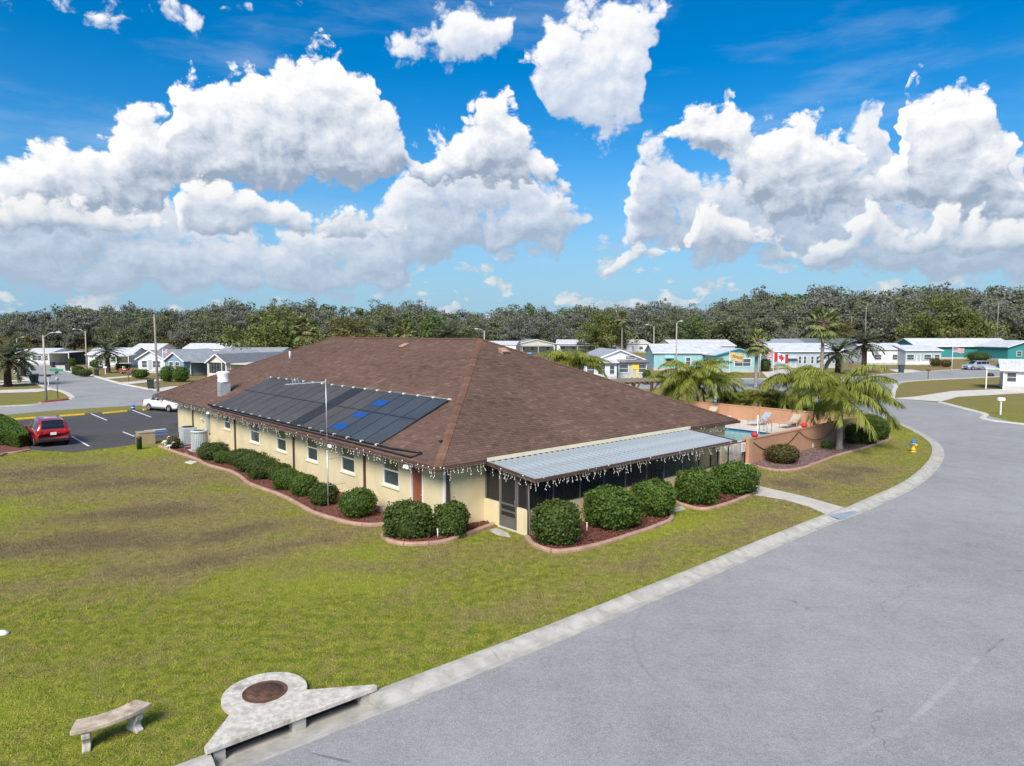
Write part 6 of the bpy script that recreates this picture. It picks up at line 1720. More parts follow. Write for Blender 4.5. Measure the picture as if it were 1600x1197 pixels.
h2, w2 = home('sunroom_wing', 'white sunroom wing with brown eave beside the yellow framed entry', 900, 964, 593, 4.5, 2.5, .5, 'siding_pale', 'roof_white', .08, 'x', [(.12, 1.0, .8, 1.4), (.35, 1.2, .8, 1.4), (.62, 1.2, .8, 1.4), (.88, .8, .8, 1.4)], fascia='gutter')
h3, w3 = home('yellow_entry_porch', 'grey glazed porch with one yellow framed bay', 965, 1010, 591, 4, 2.5, .4, 'siding_grey', 'roof_dark', .08, 'x', [(.2, 1.5, .9, 1.3), (.83, 1.5, .9, 1.3)], fascia='gutter')
mb = MB()
for x in (-.05, .95): mb.box((x, -.06, 1.3), (.22, .12, 2.3))
mb.box((.45, -.06, 1.9), (.78, .11, 1.0)); mb.build('yellow_frame', M['yellow_frame'], h3)
# turquoise home
h, w = home('turquoise_home', 'turquoise home with white roof and small white awning', 1022, 1128, 579, 11, 3.4, 1.5, 'turquoise', 'roof_white', -.06, 'x', [(.22, 1.1, 1.1, 1.2), (.5, .9, 1.0, 1.5)], side_wins=())
awning(h, -w * .28, -.02, 3.0, 1.7, 'turquoise')
h, w = home('turquoise_gable_wing', 'turquoise front wing with low gable facing the flags', 1118, 1186, 582, 10, 3.2, 1.1, 'turquoise', 'roof_white', .05, 'y', [(.62, 3.0, 1.1, 1.4)], over=.6, fascia='turq_trim')
carport(h, w / 2, w / 2 + 4.0, .5, 8, 3.1, 3.3, 'roof_white', 'turquoise', 2)
# grey home
h, w = home('grey_blue_home', 'grey blue home with long white roof and white framed sunroom', 1198, 1312, 575, 11, 3.4, 1.5, 'siding_grey', 'roof_white', .0, 'x', [(.45, .6, .9, 1.5), (.52, .6, .9, 1.5), (.62, .6, .9, 1.5), (.69, .6, .9, 1.5), (.76, .6, .9, 1.5), (.84, .6, .9, 1.5), (.91, .6, .9, 1.5)], [(.36, 1.0, .35, 2.0)])
awning(h, -w * .2, -.02, 2.6, 3.2, 'siding_grey')
# white home, right
h, w = home('white_ranch_home', 'white home with grey screened porch before the large oak', 1352, 1416, 570, 10, 3.5, 1.2, 'siding_white', 'roof_white', .0, 'x', [(.78, 2.4, 1.1, 1.2), (.3, 1.6, 1.1, 1.2)])
h2, w2 = home('screened_porch_wing', 'grey screened porch under a sloping white roof', 1414, 1470, 571, 9, 3.3, 1.0, 'siding_grey', 'roof_white', .0, 'x', [(.14, 1.6, 1.2, 1.2), (.62, 1.6, 1.2, 1.2), (.88, 1.2, 1.2, 1.2)], [(.37, .9, .4, 1.9)])
mb = MB(); mb.box((0, -.12, .55), (w2, .14, .75)); mb.build('white_apron', M['siding_white'], h2)
h, w = home('teal_home', 'dark teal home with long patched white roof behind the silver car', 1432, 1580, 561, 11, 3.6, 1.9, 'teal', 'roof_white', .0, 'x', [(.2, 1.6, 1.3, 1.2), (.74, 1.2, 1.3, 1.3), (.81, 1.2, 1.3, 1.3), (.88, 1.2, 1.3, 1.3)], over=.7)
h, w = home('teal_gable_home', 'teal gabled home with white porch at the far right street', 1572, 1635, 564, 10, 3.6, 1.5, 'teal', 'roof_white', .1, 'y', [(.3, 1.4, 1.2, 1.3), (.7, 1.4, 1.2, 1.3)], over=.6)
h, w = home('white_porch_home', 'white home with pillared porch across the driveway', 1586, 1668, 611, 6.5, 2.6, 1.1, 'siding_white', 'roof_white', -.55, 'x', [(.1, 1.0, 1.0, 1.2), (.4, 1.2, 1.0, 1.2)], over=.5)
carport(h, -w / 2 - 2.0, -w / 2 + .1, -.3, 6, 2.55, 2.65, 'roof_white', 'white', 2)

# pergola of brown timber
pg = empty('timber_pergola', at_depth(1005, 62, 0), .45, 'brown timber pergola with braces beyond the roof edge', 'pergola')
for k in range(5):
    for y in (0, 2.6):
        mb = MB(); mb.box((k * 2.1 - 3.2, y, 1.25), (.14, .14, 2.5)); mb.build('post', M['wood_brown'], pg)
    mb = MB(); mb.bar((k * 2.1 - 3.2, 0, 1.6), (k * 2.1 - 2.4, 0, 2.45), .09); mb.build('brace', M['wood_brown'], pg)
for y in (0, 2.6): mb = MB(); mb.box((1.0, y, 2.58), (9.6, .12, .2)); mb.build('beam', M['wood_brown'], pg)
for k in range(17): mb = MB(); mb.box((-3.5 + k * .56, 1.3, 2.72), (.07, 3.6, .12)); mb.build('slat', M['wood_grey'], pg)

# ------------------------------------------------------------------ flags
def flag_pole(px, y, h, name, lb):
    r_ = empty(name, at_depth(px, y, GZ), 0, lb, 'flagpole')
    mb = MB(); mb.tube([(0, 0, 0), (0, 0, h)], [.045, .03], 8); mb.build('pole', M['white_clean'], r_); mb = MB(); mb.lathe((0, 0, h), [(.02, 0), (.07, .05), (.07, .08), (.01, .13)], 10); mb.build('finial', M['yellow'], r_)
    return r_
def wave(u, v): return .18 * math.sin(u * 6.0 + .6) * u, -.10 * u * u + .05 * math.sin(u * 7)
def cloth(name, lb, loc, w, h, cells, mats, group=None, cat='flag'):
    """flag of nu x nv cells hanging from its hoist, material per cell"""
    nu, nv = len(cells[0]), len(cells); mb = MB(); vs = []
    for j in range(nv + 1):
        for i in range(nu + 1):
            u, v = i / nu, j / nv; dy, dz = wave(u, v); vs.append((u * w, dy, -v * h + dz * h * 1.4))
    for j in range(nv):
        for i in range(nu): mb.mi = cells[j][i]; mb.add([vs[j * (nu + 1) + i], vs[(j + 1) * (nu + 1) + i], vs[(j + 1) * (nu + 1) + i + 1], vs[j * (nu + 1) + i + 1]], [(0, 1, 2, 3)], True)
    o = mb.build(name, [M[m] for m in mats], None, loc); md = o.modifiers.new('thickness', 'SOLIDIFY'); md.thickness = .01
    return tag(o, lb, cat, group)
us = [[2 if (j < 7 and i < 10) else j % 2 for i in range(24)] for j in range(13)]
for j in range(7):
    for i in range(10):
        if (i % 2 == 1 and j % 2 == 1): us[j][i] = 1
leaf = [' ' * 24, ' ' * 11 + '##', ' ' * 10 + '####', ' ' * 8 + '# #### #', ' ' * 7 + '##########', ' ' * 8 + '########', ' ' * 9 + '######', ' ' * 8 + '########', ' ' * 11 + '##', ' ' * 11 + '##', ' ' * 24, ' ' * 24]
leaf = [q.ljust(24) for q in leaf]
ca = [[0 if (i < 6 or i >= 18) else (0 if leaf[j][i] == '#' else 1) for i in range(24)] for j in range(12)]
yf = 96
flag_pole(1189, yf, z_at(1189, 541, yf) - GZ, 'flagpole', 'white flagpole of the striped flag before the carport'); flag_pole(1210, yf, z_at(1208, 550, yf) - GZ, 'flagpole', 'white flagpole of the maple leaf flag')
k = yf / F_PX
cloth('striped_flag', 'flag with red and white stripes and blue star canton before the carport', at_depth(1190, yf, z_at(1187, 543, yf)), 19 * k, 14 * k, us, ['flag_red', 'flag_white', 'flag_blue'])
cloth('maple_leaf_flag', 'red and white maple leaf flag beside the striped one', at_depth(1211, yf, z_at(1209, 552, yf)), 22 * k, 14 * k, ca, ['flag_red', 'flag_white'])
bn = [[(1 if (4 <= j <= 7 and 3 <= i <= 17 and (i * 7 + j * 3) % 5 < 3) else (2 if j in (2, 9) and i % 3 == 0 else 0)) for i in range(21)] for j in range(12)]
cloth('yellow_banner', 'yellow banner with dark red markings before the turquoise wing', at_depth(1142, yf, z_at(1142, 551, yf)), 21 * k, 13 * k, bn, ['banner_yellow', 'door_red', 'white'], None, 'banner')
r_ = flag_pole(1141, yf, z_at(1141, 549, yf) - GZ, 'flagpole', 'white pole carrying the yellow banner')
yf2 = 104; k2 = yf2 / F_PX; flag_pole(253, yf2, z_at(253, 545, yf2) - GZ, 'flagpole', 'white flagpole beside the slate blue gable'); cloth('striped_flag', 'faded striped flag hanging by the slate blue gable', at_depth(253.5, yf2, z_at(253, 544, yf2)), 9 * k2, 9 * k2, us, ['flag_red', 'flag_white', 'flag_blue'])
yf3 = 116; k3 = yf3 / F_PX; flag_pole(1490, yf3, z_at(1490, 538, yf3) - GZ, 'flagpole', 'white flagpole beside the silver car'); cloth('striped_flag', 'striped flag flying beside the silver car and dark bush', at_depth(1490.5, yf3, z_at(1490, 543, yf3)), 18 * k3, 8 * k3, us, ['flag_red', 'flag_white', 'flag_blue'])
# ------------------------------------------------------------------ vehicles
def wheel(parent, x, y, r, w=.22):
    mb = MB(); n = 20; side = 1 if y > 0 else -1
    prof = [(r * .62, -w / 2), (r * .95, -w / 2), (r, -w * .3), (r, w * .3), (r * .95, w / 2), (r * .62, w / 2)]
    vs, fs = [], []
    for (rr_, t) in prof:
        for k in range(n): a = 2 * math.pi * k / n; vs.append((x + rr_ * math.cos(a), y + t, r + rr_ * math.sin(a)))
    m_ = len(prof)
    for i in range(m_):
        for k in range(n): fs.append((i * n + k, i * n + (k + 1) % n, ((i + 1) % m_) * n + (k + 1) % n, ((i + 1) % m_) * n + k))
    mb.add(vs, fs, True); o = mb.build('wheel', M['rubber'], parent)
    mb = MB(); yo = y + side * w * .3
    for k in range(5):
        a = 2 * math.pi * k / 5 + .3; mb.bar((x, yo, r), (x + r * .6 * math.cos(a), yo, r + r * .6 * math.sin(a)), .05, r * .17)
    mb.tube([(x, yo - side * .03, r), (x, yo + side * .02, r)], r * .16, 10)
    vs, fs = [], []
    for t in (-.06, .02):
        for q in (.56, .63):
            for k in range(n): a = 2 * math.pi * k / n; vs.append((x + r * q * math.cos(a), yo + side * t, r + r * q * math.sin(a)))
    for (i, j) in ((0, 1), (1, 3), (3, 2), (2, 0)):
        for k in range(n): fs.append((i * n + k, i * n + (k + 1) % n, j * n + (k + 1) % n, j * n + k))
    mb.add(vs, fs); mb.build('rim', M['galv'], o)
def car(name, label, loc, rz, paintm, suv=True, L=4.65, Wd=1.9, H=1.68, plate=True):
    """car along +X (front at +X); lofted body with wheel arches, glazed greenhouse, lamps"""
    r_ = empty(name, loc, rz, label, 'car')
    # stations: x fraction, lower z, belt z, roof z, body half width, roof half width
    if suv: st = [(-.5, .42, .78, .80, .80, .70), (-.485, .30, .98, 1.06, .90, .72), (-.45, .28, 1.04, 1.40, .95, .66), (-.40, .28, 1.05, 1.60, .96, .64), (-.30, .28, 1.06, 1.66, .97, .66), (-.1, .28, 1.04, 1.68, .97, .67), (.05, .28, 1.02, 1.66, .97, .66), (.14, .28, 1.00, 1.50, .97, .64), (.24, .28, 1.00, 1.10, .96, .74), (.30, .28, 1.00, 1.03, .95, .80), (.42, .28, .92, .95, .92, .78), (.48, .30, .80, .82, .84, .70), (.5, .40, .66, .68, .74, .60)]
    else: st = [(-.5, .42, .80, .82, .74, .62), (-.48, .28, .92, .96, .86, .70), (-.36, .24, .97, 1.02, .92, .70), (-.30, .24, .97, 1.12, .93, .66), (-.18, .24, .96, 1.38, .94, .60), (-.05, .24, .94, 1.44, .94, .60), (.06, .24, .92, 1.38, .94, .60), (.18, .24, .91, 1.08, .93, .66), (.24, .24, .90, .96, .92, .76), (.38, .24, .82, .86, .90, .74), (.47, .26, .70, .73, .82, .66), (.5, .36, .60, .62, .72, .56)]
    kz = H / max(s[3] for s in st); ks = Wd / 2 / .97
    xs = np.linspace(-.5, .5, 61); A_ = np.array(st); cols = [np.interp(xs, A_[:, 0], A_[:, i]) for i in range(1, 6)]
    wb = (-.295, .305); wr = .345 if suv else .325
    vs, fs = [], []; npf = 9
    for i, x in enumerate(xs):
        lo, be, ro, hb, hr = [c[i] for c in cols]; lo *= kz; be *= kz; ro *= kz; hb *= ks; hr *= ks
        X_ = x * L; arch = lo
        for w_ in wb:
            d = abs(X_ - w_ * L)
            if d < wr + .07: arch = max(arch, wr + math.sqrt(max(0, (wr + .07) ** 2 - d * d)))
        arch = min(arch, be - .08)
        half = [(0, lo + .02), (hb * .80, lo + .02), (hb * .97, arch), (hb, arch + (be - arch) * .45), (hb * .985, be - .05 * (be > .5)), (hb * .95, be), (hr + (hb * .95 - hr) * .12, ro - (ro - be) * .12), (hr * .82, ro), (0, ro + .02)]
        for y, z in half: vs.append((X_, y, z))
        for y, z in half: vs.append((X_, -y, z))
    n2 = npf * 2
    for i in range(len(xs) - 1):
        for s in (0, npf):
            for j in range(npf - 1):
                a, b = i * n2 + s + j, (i + 1) * n2 + s + j
                fs.append((a, b, b + 1, a + 1) if s else (a, a + 1, b + 1, b))
    for i in (0, len(xs) - 1):
        b = i * n2; f = [b + j for j in range(npf)] + [b + npf + j for j in range(npf - 2, 0, -1)]; fs.append(tuple(f) if i == 0 else tuple(f[::-1]))
    mb = MB(); mb.add(vs, fs, True); body = mb.build('body', M[paintm], r_)
    me = body.data; me.update()
    # glazing, laid a little proud of the greenhouse
    def sec(x):
        lo, be, ro, hb, hr = [np.interp(x, A_[:, 0], A_[:, i]) for i in range(1, 6)]
        return be * kz, ro * kz, hb * ks, hr * ks
    def side_pt(x, t, s, o=.012):
        be, ro, hb, hr = sec(x); y0, y1 = hb * .95, hr + (hb * .95 - hr) * .12; z0, z1 = be, ro - (ro - be) * .12
        return (x * L, s * (y0 + (y1 - y0) * t + o), z0 + (z1 - z0) * t + .004)
    cutsx = [(-.425, -.31), (-.295, -.09), (-.075, .13)] if suv else [(-.25, -.085), (-.07, .13)]
    for s in (-1, 1):
        for (a, b) in cutsx:
            mb = MB(); n = 7; V = []
            for k in range(n): x = a + (b - a) * k / (n - 1); V += [side_pt(x, .07, s), side_pt(x, .93, s)]
            mb.add(V, [((2 * k, 2 * k + 2, 2 * k + 3, 2 * k + 1) if s < 0 else (2 * k, 2 * k + 1, 2 * k + 3, 2 * k + 2)) for k in range(n - 1)], True); mb.build('side_window', M['glass_car'], r_)
    def end_glass(xa, xb, nm, sgn):
        mb = MB(); V = []; n = 6
        for k in range(n):
            x = xa + (xb - xa) * k / (n - 1); be, ro, hb, hr = sec(x); yy = hr * .86
            for y in (-yy, -yy / 3, yy / 3, yy): V.append((x * L + sgn * .012, y, ro + .014 + .012 * (1 - abs(y) / max(.01, yy))))
        mb.add(V, [(i * 4 + j, (i + 1) * 4 + j, (i + 1) * 4 + j + 1, i * 4 + j + 1) for i in range(n - 1) for j in range(3)], True); mb.build(nm, M['glass_car'], r_)
    if suv: end_glass(-.482, -.405, 'rear_window', -1); end_glass(.235, .07, 'windscreen', 1)
    else: end_glass(-.345, -.20, 'rear_window', -1); end_glass(.225, .075, 'windscreen', 1)
    for w_ in wb:
        for s in (-1, 1): wheel(r_, w_ * L, s * (Wd / 2 - .14), wr)
    for s in (-1, 1):
        mb = MB(); z = (.95 if suv else .82) * kz; mb.box((-.487 * L, s * .74 * ks, z), (.14, .26, .2)); mb.build('tail_lamp', M['lamp_red'], r_, bevel=.02)
        mb = MB(); z = (.80 if suv else .68) * kz; mb.box((.468 * L, s * .68 * ks, z), (.16, .32, .13)); mb.build('headlight', M['lamp_clear'], r_, bevel=.03)
        mb = MB(); be, ro, hb, hr = sec(.12); mb.box((.12 * L, s * (hb + .1), be + .06), (.12, .2, .14)); mb.build('mirror', M[paintm], r_, bevel=.03)
        mb = MB(); mb.box((0, s * (.965 * ks + .005), .34), (L * .42, .05, .1)); mb.build('sill_trim', M['grey_alu'], r_)
        for x in (-.19, .03):
            be, ro, hb, hr = sec(x); mb = MB(); mb.box((x * L, s * (hb + .01), be - .12), (.2, .03, .03)); mb.build('door_handle', M[paintm], r_)
    mb = MB(); mb.box((-.492 * L, 0, .42), (.16, Wd * .84, .2)); mb.build('rear_bumper', M['black'] if suv else M[paintm], r_, bevel=.04)
    mb = MB(); mb.box((.485 * L, 0, .40), (.12, Wd * .72, .18)); mb.build('front_grille', M['black'], r_, bevel=.03)
    if plate: mb = MB(); mb.box((-.503 * L - .03, 0, .82 * kz), (.02, .32, .16)); mb.build('number_plate', M['white_clean'], r_)
    if suv:
        for s in (-1, 1): mb = MB(); mb.tube([(-.3 * L, s * .55 * ks, H + .04), (.03 * L, s * .55 * ks, H + .04)], .02, 6); mb.build('roof_rail', M['grey_alu'], r_)
    return r_
c = P(83, 697); dvec = (P(143, 647) - P(166, 657)); rzc = math.atan2(dvec.y, dvec.x)
fx = Vector((math.cos(rzc), math.sin(rzc), 0))
car('red_suv', 'metallic red sport utility car parked beside the hedge', Vector((c.x, c.y, .01)) + fx * 2.0, rzc, 'car_red', True, 4.68, 1.93, 1.7)
c = P(243, 642); car('white_sedan', 'white saloon parked at the wheel stop half hidden by the roof', Vector((c.x + .9, c.y + .3, .01)), rzc - math.pi + .35, 'car_white', False, 4.7, 1.82, 1.45)
c = P(1528, 578, RZ); car('silver_suv', 'silver sport utility car parked on the far right street', Vector((c.x, c.y + .6, RZ)), math.pi + .18, 'car_silver', True, 5.0, 1.95, 1.75)
c = P(95, 568, GZ); car('maroon_hatchback', 'maroon car parked in the dark open carport', Vector((c.x, c.y + 3.4, GZ)), 1.5, 'car_maroon', True, 4.3, 1.8, 1.55)
def golf_cart(px, py, rz, lb, m_):
    c = P(px, py, GZ); r_ = empty('golf_cart', c, rz, lb, 'golf cart', 'golf carts at the homes')
    mb = MB(); mb.box((0, 0, .42), (2.2, 1.1, .22)); mb.box((.85, 0, .66), (.5, 1.0, .4)); mb.box((-.8, 0, .7), (.6, 1.0, .4)); mb.build('body', M[m_], r_, bevel=.06)
    mb = MB(); mb.box((-.2, 0, .78), (.5, 1.0, .14)); mb.box((-.45, 0, 1.1), (.12, 1.0, .5)); mb.build('seat', M['siding_cream'], r_, bevel=.03)
    mb = MB(); mb.box((-.05, 0, 1.86), (1.9, 1.15, .07)); mb.build('canopy', M['siding_cream'], r_, bevel=.03)
    for x, x2 in ((.75, .55), (-.85, -.75)):
        for y in (-.48, .48): mb = MB(); mb.bar((x, y, .7), (x2, y, 1.84), .04); mb.build('canopy_post', M['black'], r_)
    for x in (-.75, .8):
        for y in (-.5, .5): wheel(r_, x, y, .23, .18)
golf_cart(198, 584, .15, 'red golf cart with cream canopy on the drive by the date palm', 'cart_red'); golf_cart(160, 578, .5, 'dark golf cart with pink cover beside the date palm trunk', 'black')

# ------------------------------------------------------------------ street furniture
yaw_w = rzc + math.pi / 2
def wheel_stop(p, q, lb):
    a, b = P(*p), P(*q); c = (a + b) / 2; t = (b - a).xy; L = t.length
    mb = MB(); n = 6; pr = [(-.11, 0), (-.11, .05), (-.06, .14), (.06, .14), (.11, .05), (.11, 0)]
    vs = [(-L / 2, y, z) for y, z in pr] + [(L / 2, y, z) for y, z in pr]
    mb.add(vs, [tuple(range(n)), tuple(range(n, 2 * n))[::-1]] + [(i, n + i, n + (i + 1) % n, (i + 1) % n) for i in range(n)])
    r_ = empty('wheel_stop', (c.x, c.y, .01), math.atan2(t.y, t.x), lb, 'wheel stop', 'yellow wheel stops'); mb.build('block', M['yellow'], r_)
    for x in (-L * .35, L * .35): mb = MB(); mb.lathe((x, 0, .135), [(.02, 0), (.025, .012), (.005, .015)], 8); mb.build('bolt', M['rust'], r_)
wheel_stop((18, 657), (61, 653.5), 'yellow wheel stop at the hedge end of the car park'); wheel_stop((93, 651.5), (132, 648.5), 'yellow wheel stop ahead of the red car'); wheel_stop((161, 647), (198, 643.5), 'yellow wheel stop next to the blue marker'); wheel_stop((224, 641.5), (246, 639), 'yellow wheel stop at the white saloon')
r_ = empty('blue_marker', P(208, 640), 0, 'bright blue bollard with a white band at the bay head', 'bollard')
mb = MB(); mb.lathe((0, 0, 0), [(.16, 0), (.16, .3), (.14, .42), (.05, .46)], 14); mb.build('post', M['blue_plastic'], r_); mb = MB(); mb.lathe((0, 0, .16), [(.165, 0), (.165, .06)], 14); mb.build('band', M['white'], r_)
def street_lamp(px, base, top_, arm, lb, armlen=1.8, m_='pole'):
    c = P(px, base, GZ); h = z_at(px, top_, c.y) - GZ; r_ = empty('street_lamp', c, 0, lb, 'street lamp', 'street lamps')
    mb = MB(); mb.tube([(0, 0, -.1), (0, 0, h)], [.13, .08], 10); mb.build('pole', M[m_], r_)
    mb = MB(); mb.tube([(0, 0, h - .25), (arm * armlen * .5, 0, h + .25), (arm * armlen, 0, h + .32)], .035, 6); mb.build('arm', M['galv'], r_)
    mb = MB(); mb.lathe((0, 0, 0), [(.05, -.06), (.16, -.05), (.2, .02), (.1, .1), (.03, .12)], 12, True, 1.9, .8); mb.build('lamp_head', M['acslat'], r_, (arm * (armlen + .25), 0, h + .3))
street_lamp(72.5, 627, 524, 1, 'street lamp on the corner with the red kerb', 1.4); street_lamp(136, 581, 517, -1, 'street lamp beside the clipped hedge blocks'); street_lamp(757, 590, 517, -1, 'thin street lamp over the clubhouse ridge end', 1.0); street_lamp(1021, 574, 510, -1, 'far street lamp before the wood over the white roofs', 1.2); street_lamp(1056, 588, 505, 1, 'street lamp beside the turquoise home', .5); street_lamp(28, 568, 529, 1, 'far street lamp behind the olive tree', 1.2)
c = P(247, 612, GZ); h = z_at(247, 493, c.y)
r_ = empty('utility_pole', c, 0, 'tall plain timber utility pole beside the clubhouse roof', 'utility pole'); mb = MB(); mb.tube([(0, 0, -.1), (-.12, 0, h - GZ)], [.16, .1], 10); mb.build('pole', M['wood_grey'], r_)
mb = MB(); mb.lathe((-.12, 0, h - GZ), [(.1, 0), (.05, .1), (.01, .12)], 8); mb.build('cap', M['galv'], r_)
PT = []
for i, (px, t_, y) in enumerate(((1330, 494, 235), (1352, 480, 225), (1558, 473, 222), (1700, 470, 225))):
    c = at_depth(px, y, GZ); h = z_at(px, t_, y) - GZ
    r_ = empty('power_pole', c, 0, ['slim far pole left of the power line', 'power line pole behind the date palm', 'power line pole before the wood beside the large oak', 'power line pole beyond the teal gabled home'][i], 'power pole', 'power poles before the wood')
    mb = MB(); mb.tube([(0, 0, -.1), (0, 0, h)], [.18, .12], 8); mb.build('pole', M['bark_bare'], r_)
    mb = MB(); mb.box((0, 0, h - .5), (1.8, .1, .1)); mb.build('crossarm', M['wood_grey'], r_)
    if i: PT.append(c + Vector((0, 0, h)))
wr_ = empty('power_line', PT[0], 0, 'sagging power line wires before the wood', 'power line')
PT = [PT[0] + Vector((-60, 8, 0))] + PT
for dz in (-.3, -1.2, -2.2, -3.0):
    pts = []
    for a, b in zip(PT[:-1], PT[1:]):
        for k in range(12): t = k / 12; pts.append(a + (b - a) * t + Vector((0, 0, dz - 2.0 * t * (1 - t))) - PT[1])
    mb = MB(); mb.tube(pts, .035, 4, False); mb.build('wire', M['grey_alu'], wr_)
# street sign
c = P(90.5, 623, GZ); r_ = empty('street_sign', c, .3, 'green street name sign on a dark post at the corner', 'street sign')
mb = MB(); mb.tube([(0, 0, -.1), (0, 0, 3.2)], .045, 8); mb.build('post', M['grey_alu'], r_)
mb = MB(); mb.box((0, 0, 3.15), (1.3, .03, .24)); mb.build('name_blade', M['sign_green'], r_); mb = MB(); mb.box((0, 0, 2.88), (.03, 1.2, .24)); mb.build('name_blade', M['sign_green'], r_)
mb = MB(); mb.lathe((0, 0, 0), [(.2, -.01), (.2, .01)], 8); o = mb.build('plate', M['acslat'], r_, (.05, 0, 2.2)); o.rotation_euler = (R(90), 0, .6)
def bin_(px, py, lb, lid=None, m_='bin', s=1.0):
    c = P(px, py, GZ); r_ = empty('refuse_bin', c, random.uniform(-.3, .3), lb, 'bin', 'wheeled bins at the kerbs')
    mb = MB(); vs = [(x * k * s, y * k * s, z * s) for z, k in ((.06, .8), (1.0, 1.0)) for x, y in ((-.3, -.33), (.3, -.33), (.3, .33), (-.3, .33))]; mb.add(vs, [(0, 3, 2, 1), (4, 5, 6, 7), (0, 1, 5, 4), (1, 2, 6, 5), (2, 3, 7, 6), (3, 0, 4, 7)]); mb.build('tub', M[m_], r_, bevel=.03)
    mb = MB(); mb.box((0, -.02 * s, 1.05 * s), (.66 * s, .74 * s, .1 * s)); mb.build('lid', M[lid or m_], r_, bevel=.03)
    for x in (-.25, .25): mb = MB(); mb.tube([(x * s - .04, .3 * s, .1 * s), (x * s + .04, .3 * s, .1 * s)], .1 * s, 10); mb.build('wheel', M['rubber'], r_)
bin_(54, 599, 'black bin with white lid beside the drive opposite the hedge blocks', 'white', 'bin', 1.3); bin_(106, 580, 'black bin at the drive of the carport home', None, 'bin', 1.2); bin_(151, 587, 'small black bin at the verge by the date palm'); bin_(235.5, 608, 'dark green bin by the timber utility pole', None, 'bin', 1.15); bin_(83, 574, 'black bin beside the open carport'); bin_(1408, 583, 'slate blue bin on the verge of the white home', None, 'bin_blue', 1.35)
def mailbox(px, py, lb, m_='white', z=GZ, s=1.0):
    c = P(px, py, z); r_ = empty('mailbox', c, random.uniform(-.3, .3), lb, 'mailbox', 'mailboxes along the streets')
    mb = MB(); mb.box((0, 0, .55 * s), (.1, .1, 1.1 * s)); mb.build('post', M['white' if m_ != 'rust' else 'wood_brown'], r_)
    mb = MB(); n = 10; pr = [(-.13, 0), (.13, 0)] + [(.13 * math.cos(a), .16 + .13 * math.sin(a)) for a in np.linspace(0, math.pi, n)]; m2 = len(pr)
    vs = [(-.28, y, 1.08 * s + z_) for y, z_ in pr] + [(.28, y, 1.08 * s + z_) for y, z_ in pr]; mb.add(vs, [tuple(range(m2))[::-1], tuple(range(m2, 2 * m2))] + [(i, (i + 1) % m2, m2 + (i + 1) % m2, m2 + i) for i in range(m2)]); o = mb.build('box', M[m_], r_)
    mb = MB(); mb.box((.1, -.145, 1.3 * s), (.03, .015, .14)); mb.build('flag', M['flag_red'], o)
mailbox(1563, 648, 'white mailbox with dark door on the grass by the driveway', 'white', GZ, 1.15); mailbox(1450, 593, 'small rusty mailbox on the verge of the far street', 'rust', GZ, 1.2); mailbox(24, 588, 'white mailbox beside the bushy date palm', 'white', GZ, 1.3); mailbox(76, 602, 'black mailbox behind the corner street lamp', 'black', GZ, 1.1); mailbox(165, 585, 'white mailbox by the golf cart drive'); mailbox(201, 597, 'brown mailbox on braced posts at the drive edge', 'rust', GZ, 1.0)
mb = MB(); mb.lathe((0, 0, 0), [(.5, 0), (.6, .25), (.35, .5), (.1, .55)], 10); tag(mb.build('covered_grill', M['black'], None, P(1547, 588, GZ)), 'low black covered heap at the far street edge', 'cover')

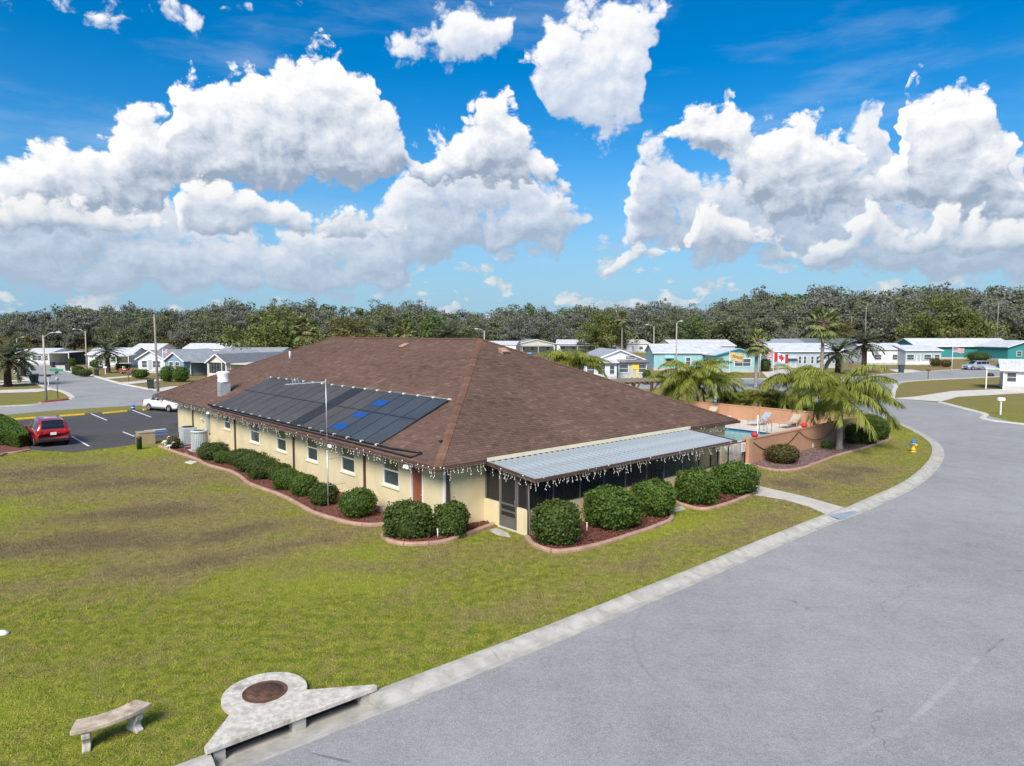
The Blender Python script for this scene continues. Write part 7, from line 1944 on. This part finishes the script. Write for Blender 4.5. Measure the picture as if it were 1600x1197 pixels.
# ------------------------------------------------------------------ hedges and garden shrubs further off
def box_hedge(name, label, poly_px, h, mat, n, leaf, z=0.0, group=None):
    pts = [P(x, y, z) for x, y in poly_px]; c = sum(pts, Vector()) / len(pts)
    poly = [((p - c).x, (p - c).y) for p in pts]; A = np.array(poly); lo, hi = A.min(0), A.max(0)
    r_ = empty(name, c, 0, label, 'hedge', group)
    q = rng.uniform(lo, hi, (n * 3, 2)); q = q[in_poly(q, poly)][:n]; m = len(q)
    zt_ = h * (1 - .12 * rng.random(m)) + .05 * np.sin(q[:, 0] * 4) ; topm = rng.random(m) < .6
    P3 = np.column_stack([q, np.where(topm, zt_, rng.uniform(.05, h, m))])
    # side leaves
    k = np.arange(len(poly)); sidep = []
    for i in range(len(poly)):
        a, b = A[i], A[(i + 1) % len(A)]; cnt = int(n * .8 * np.linalg.norm(b - a) / 10) + 40; t = rng.random(cnt)[:, None]; sp = a + (b - a) * t; sidep.append(np.column_stack([sp * rng.uniform(.93, 1.0, (cnt, 1)), rng.uniform(.05, h, cnt)]))
    P3 = np.concatenate([P3] + sidep); nn = np.column_stack([rng.normal(0, .5, (len(P3), 2)), np.ones(len(P3))])
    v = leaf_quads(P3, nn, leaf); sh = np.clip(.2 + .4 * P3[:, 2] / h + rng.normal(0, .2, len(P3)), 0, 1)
    link('foliage', np_mesh('foliage', v, quads=np.arange(len(P3) * 4), mats=M[mat], attr=np.repeat(sh, 4)), r_)
    mb = MB(); mb.prism([(x * .9, y * .9) for x, y in poly], 0, h * .82); me = mb.mesh('dark_core', M[mat]); me.attributes.new('shade', 'FLOAT', 'POINT'); link('dark_core', me, r_)  # added dark core filling the hedge; its colour stands for inner shade
    return r_
box_hedge('long_hedge', 'long low green hedge beside the red car', [(-70, 668), (5, 664), (24, 674), (46, 697), (30, 701), (8, 697), (-70, 700)], .85, 'leaf_bright', 14000, .07)
border([(-50, 716), (-5, 714), (8, 710), (25, 708), (47, 704)], 'pale border round the hedge bed beside the red car', [tuple(W2L(P(44, 690))[:2]), tuple(W2L(P(-50, 690))[:2])])
far_sh = []
for (px, py, wpx, t_, lb, m_) in [(122,586,16,572,'left clipped hedge block by the street lamp','leaf_box'),(132,588,20,577,'right clipped hedge block by the street lamp','leaf_box'),(261,596,20,570,'left round shrub before the slate blue gable','leaf_bright'),(283,596,24,570,'right round shrub before the slate blue gable','leaf_bright'),(220,591,22,577,'leafy shrub before the pale blue home','leaf_bright'),(192,580,20,566,'shrub behind the red golf cart','leaf_bright'),
        (1528,564,36,540,'dark spreading bush behind the silver car','leaf_box'),(1196,580,16,560,'dark bush inside the turquoise carport','leaf_box'),(1150,630,34,612,'low shrub beyond the pool wall near the ribboned post','leaf_bright'),(1170,628,26,610,'rounded shrub beyond the pool wall by the cycads','leaf_box'),(1250,640,60,628,'low dark hedge shrub along the pool wall back','leaf_box'),(1290,642,40,630,'dark shrub beyond the pool wall near its corner','leaf_box'),(1215,636,40,622,'shrub beyond the pool wall behind the loungers','leaf_box'),(1010,600,12,578,'small flowering bush at the turquoise home corner','leaf_bright'),(112,572,12,560,'dark shrub beside the open carport','leaf_box'),(150,574,16,562,'shrub under the date palm fronds','leaf_bright'),(1462,572,16,560,'grey shrub before the screened porch','leaf_dry'),(1478,573,14,563,'dry shrub beside the screened porch','leaf_dry')]:
    bush(px, py, wpx, t_, 'garden_shrub', lb, 'garden shrubs across the streets', m_, 2.8, .11, 1300)
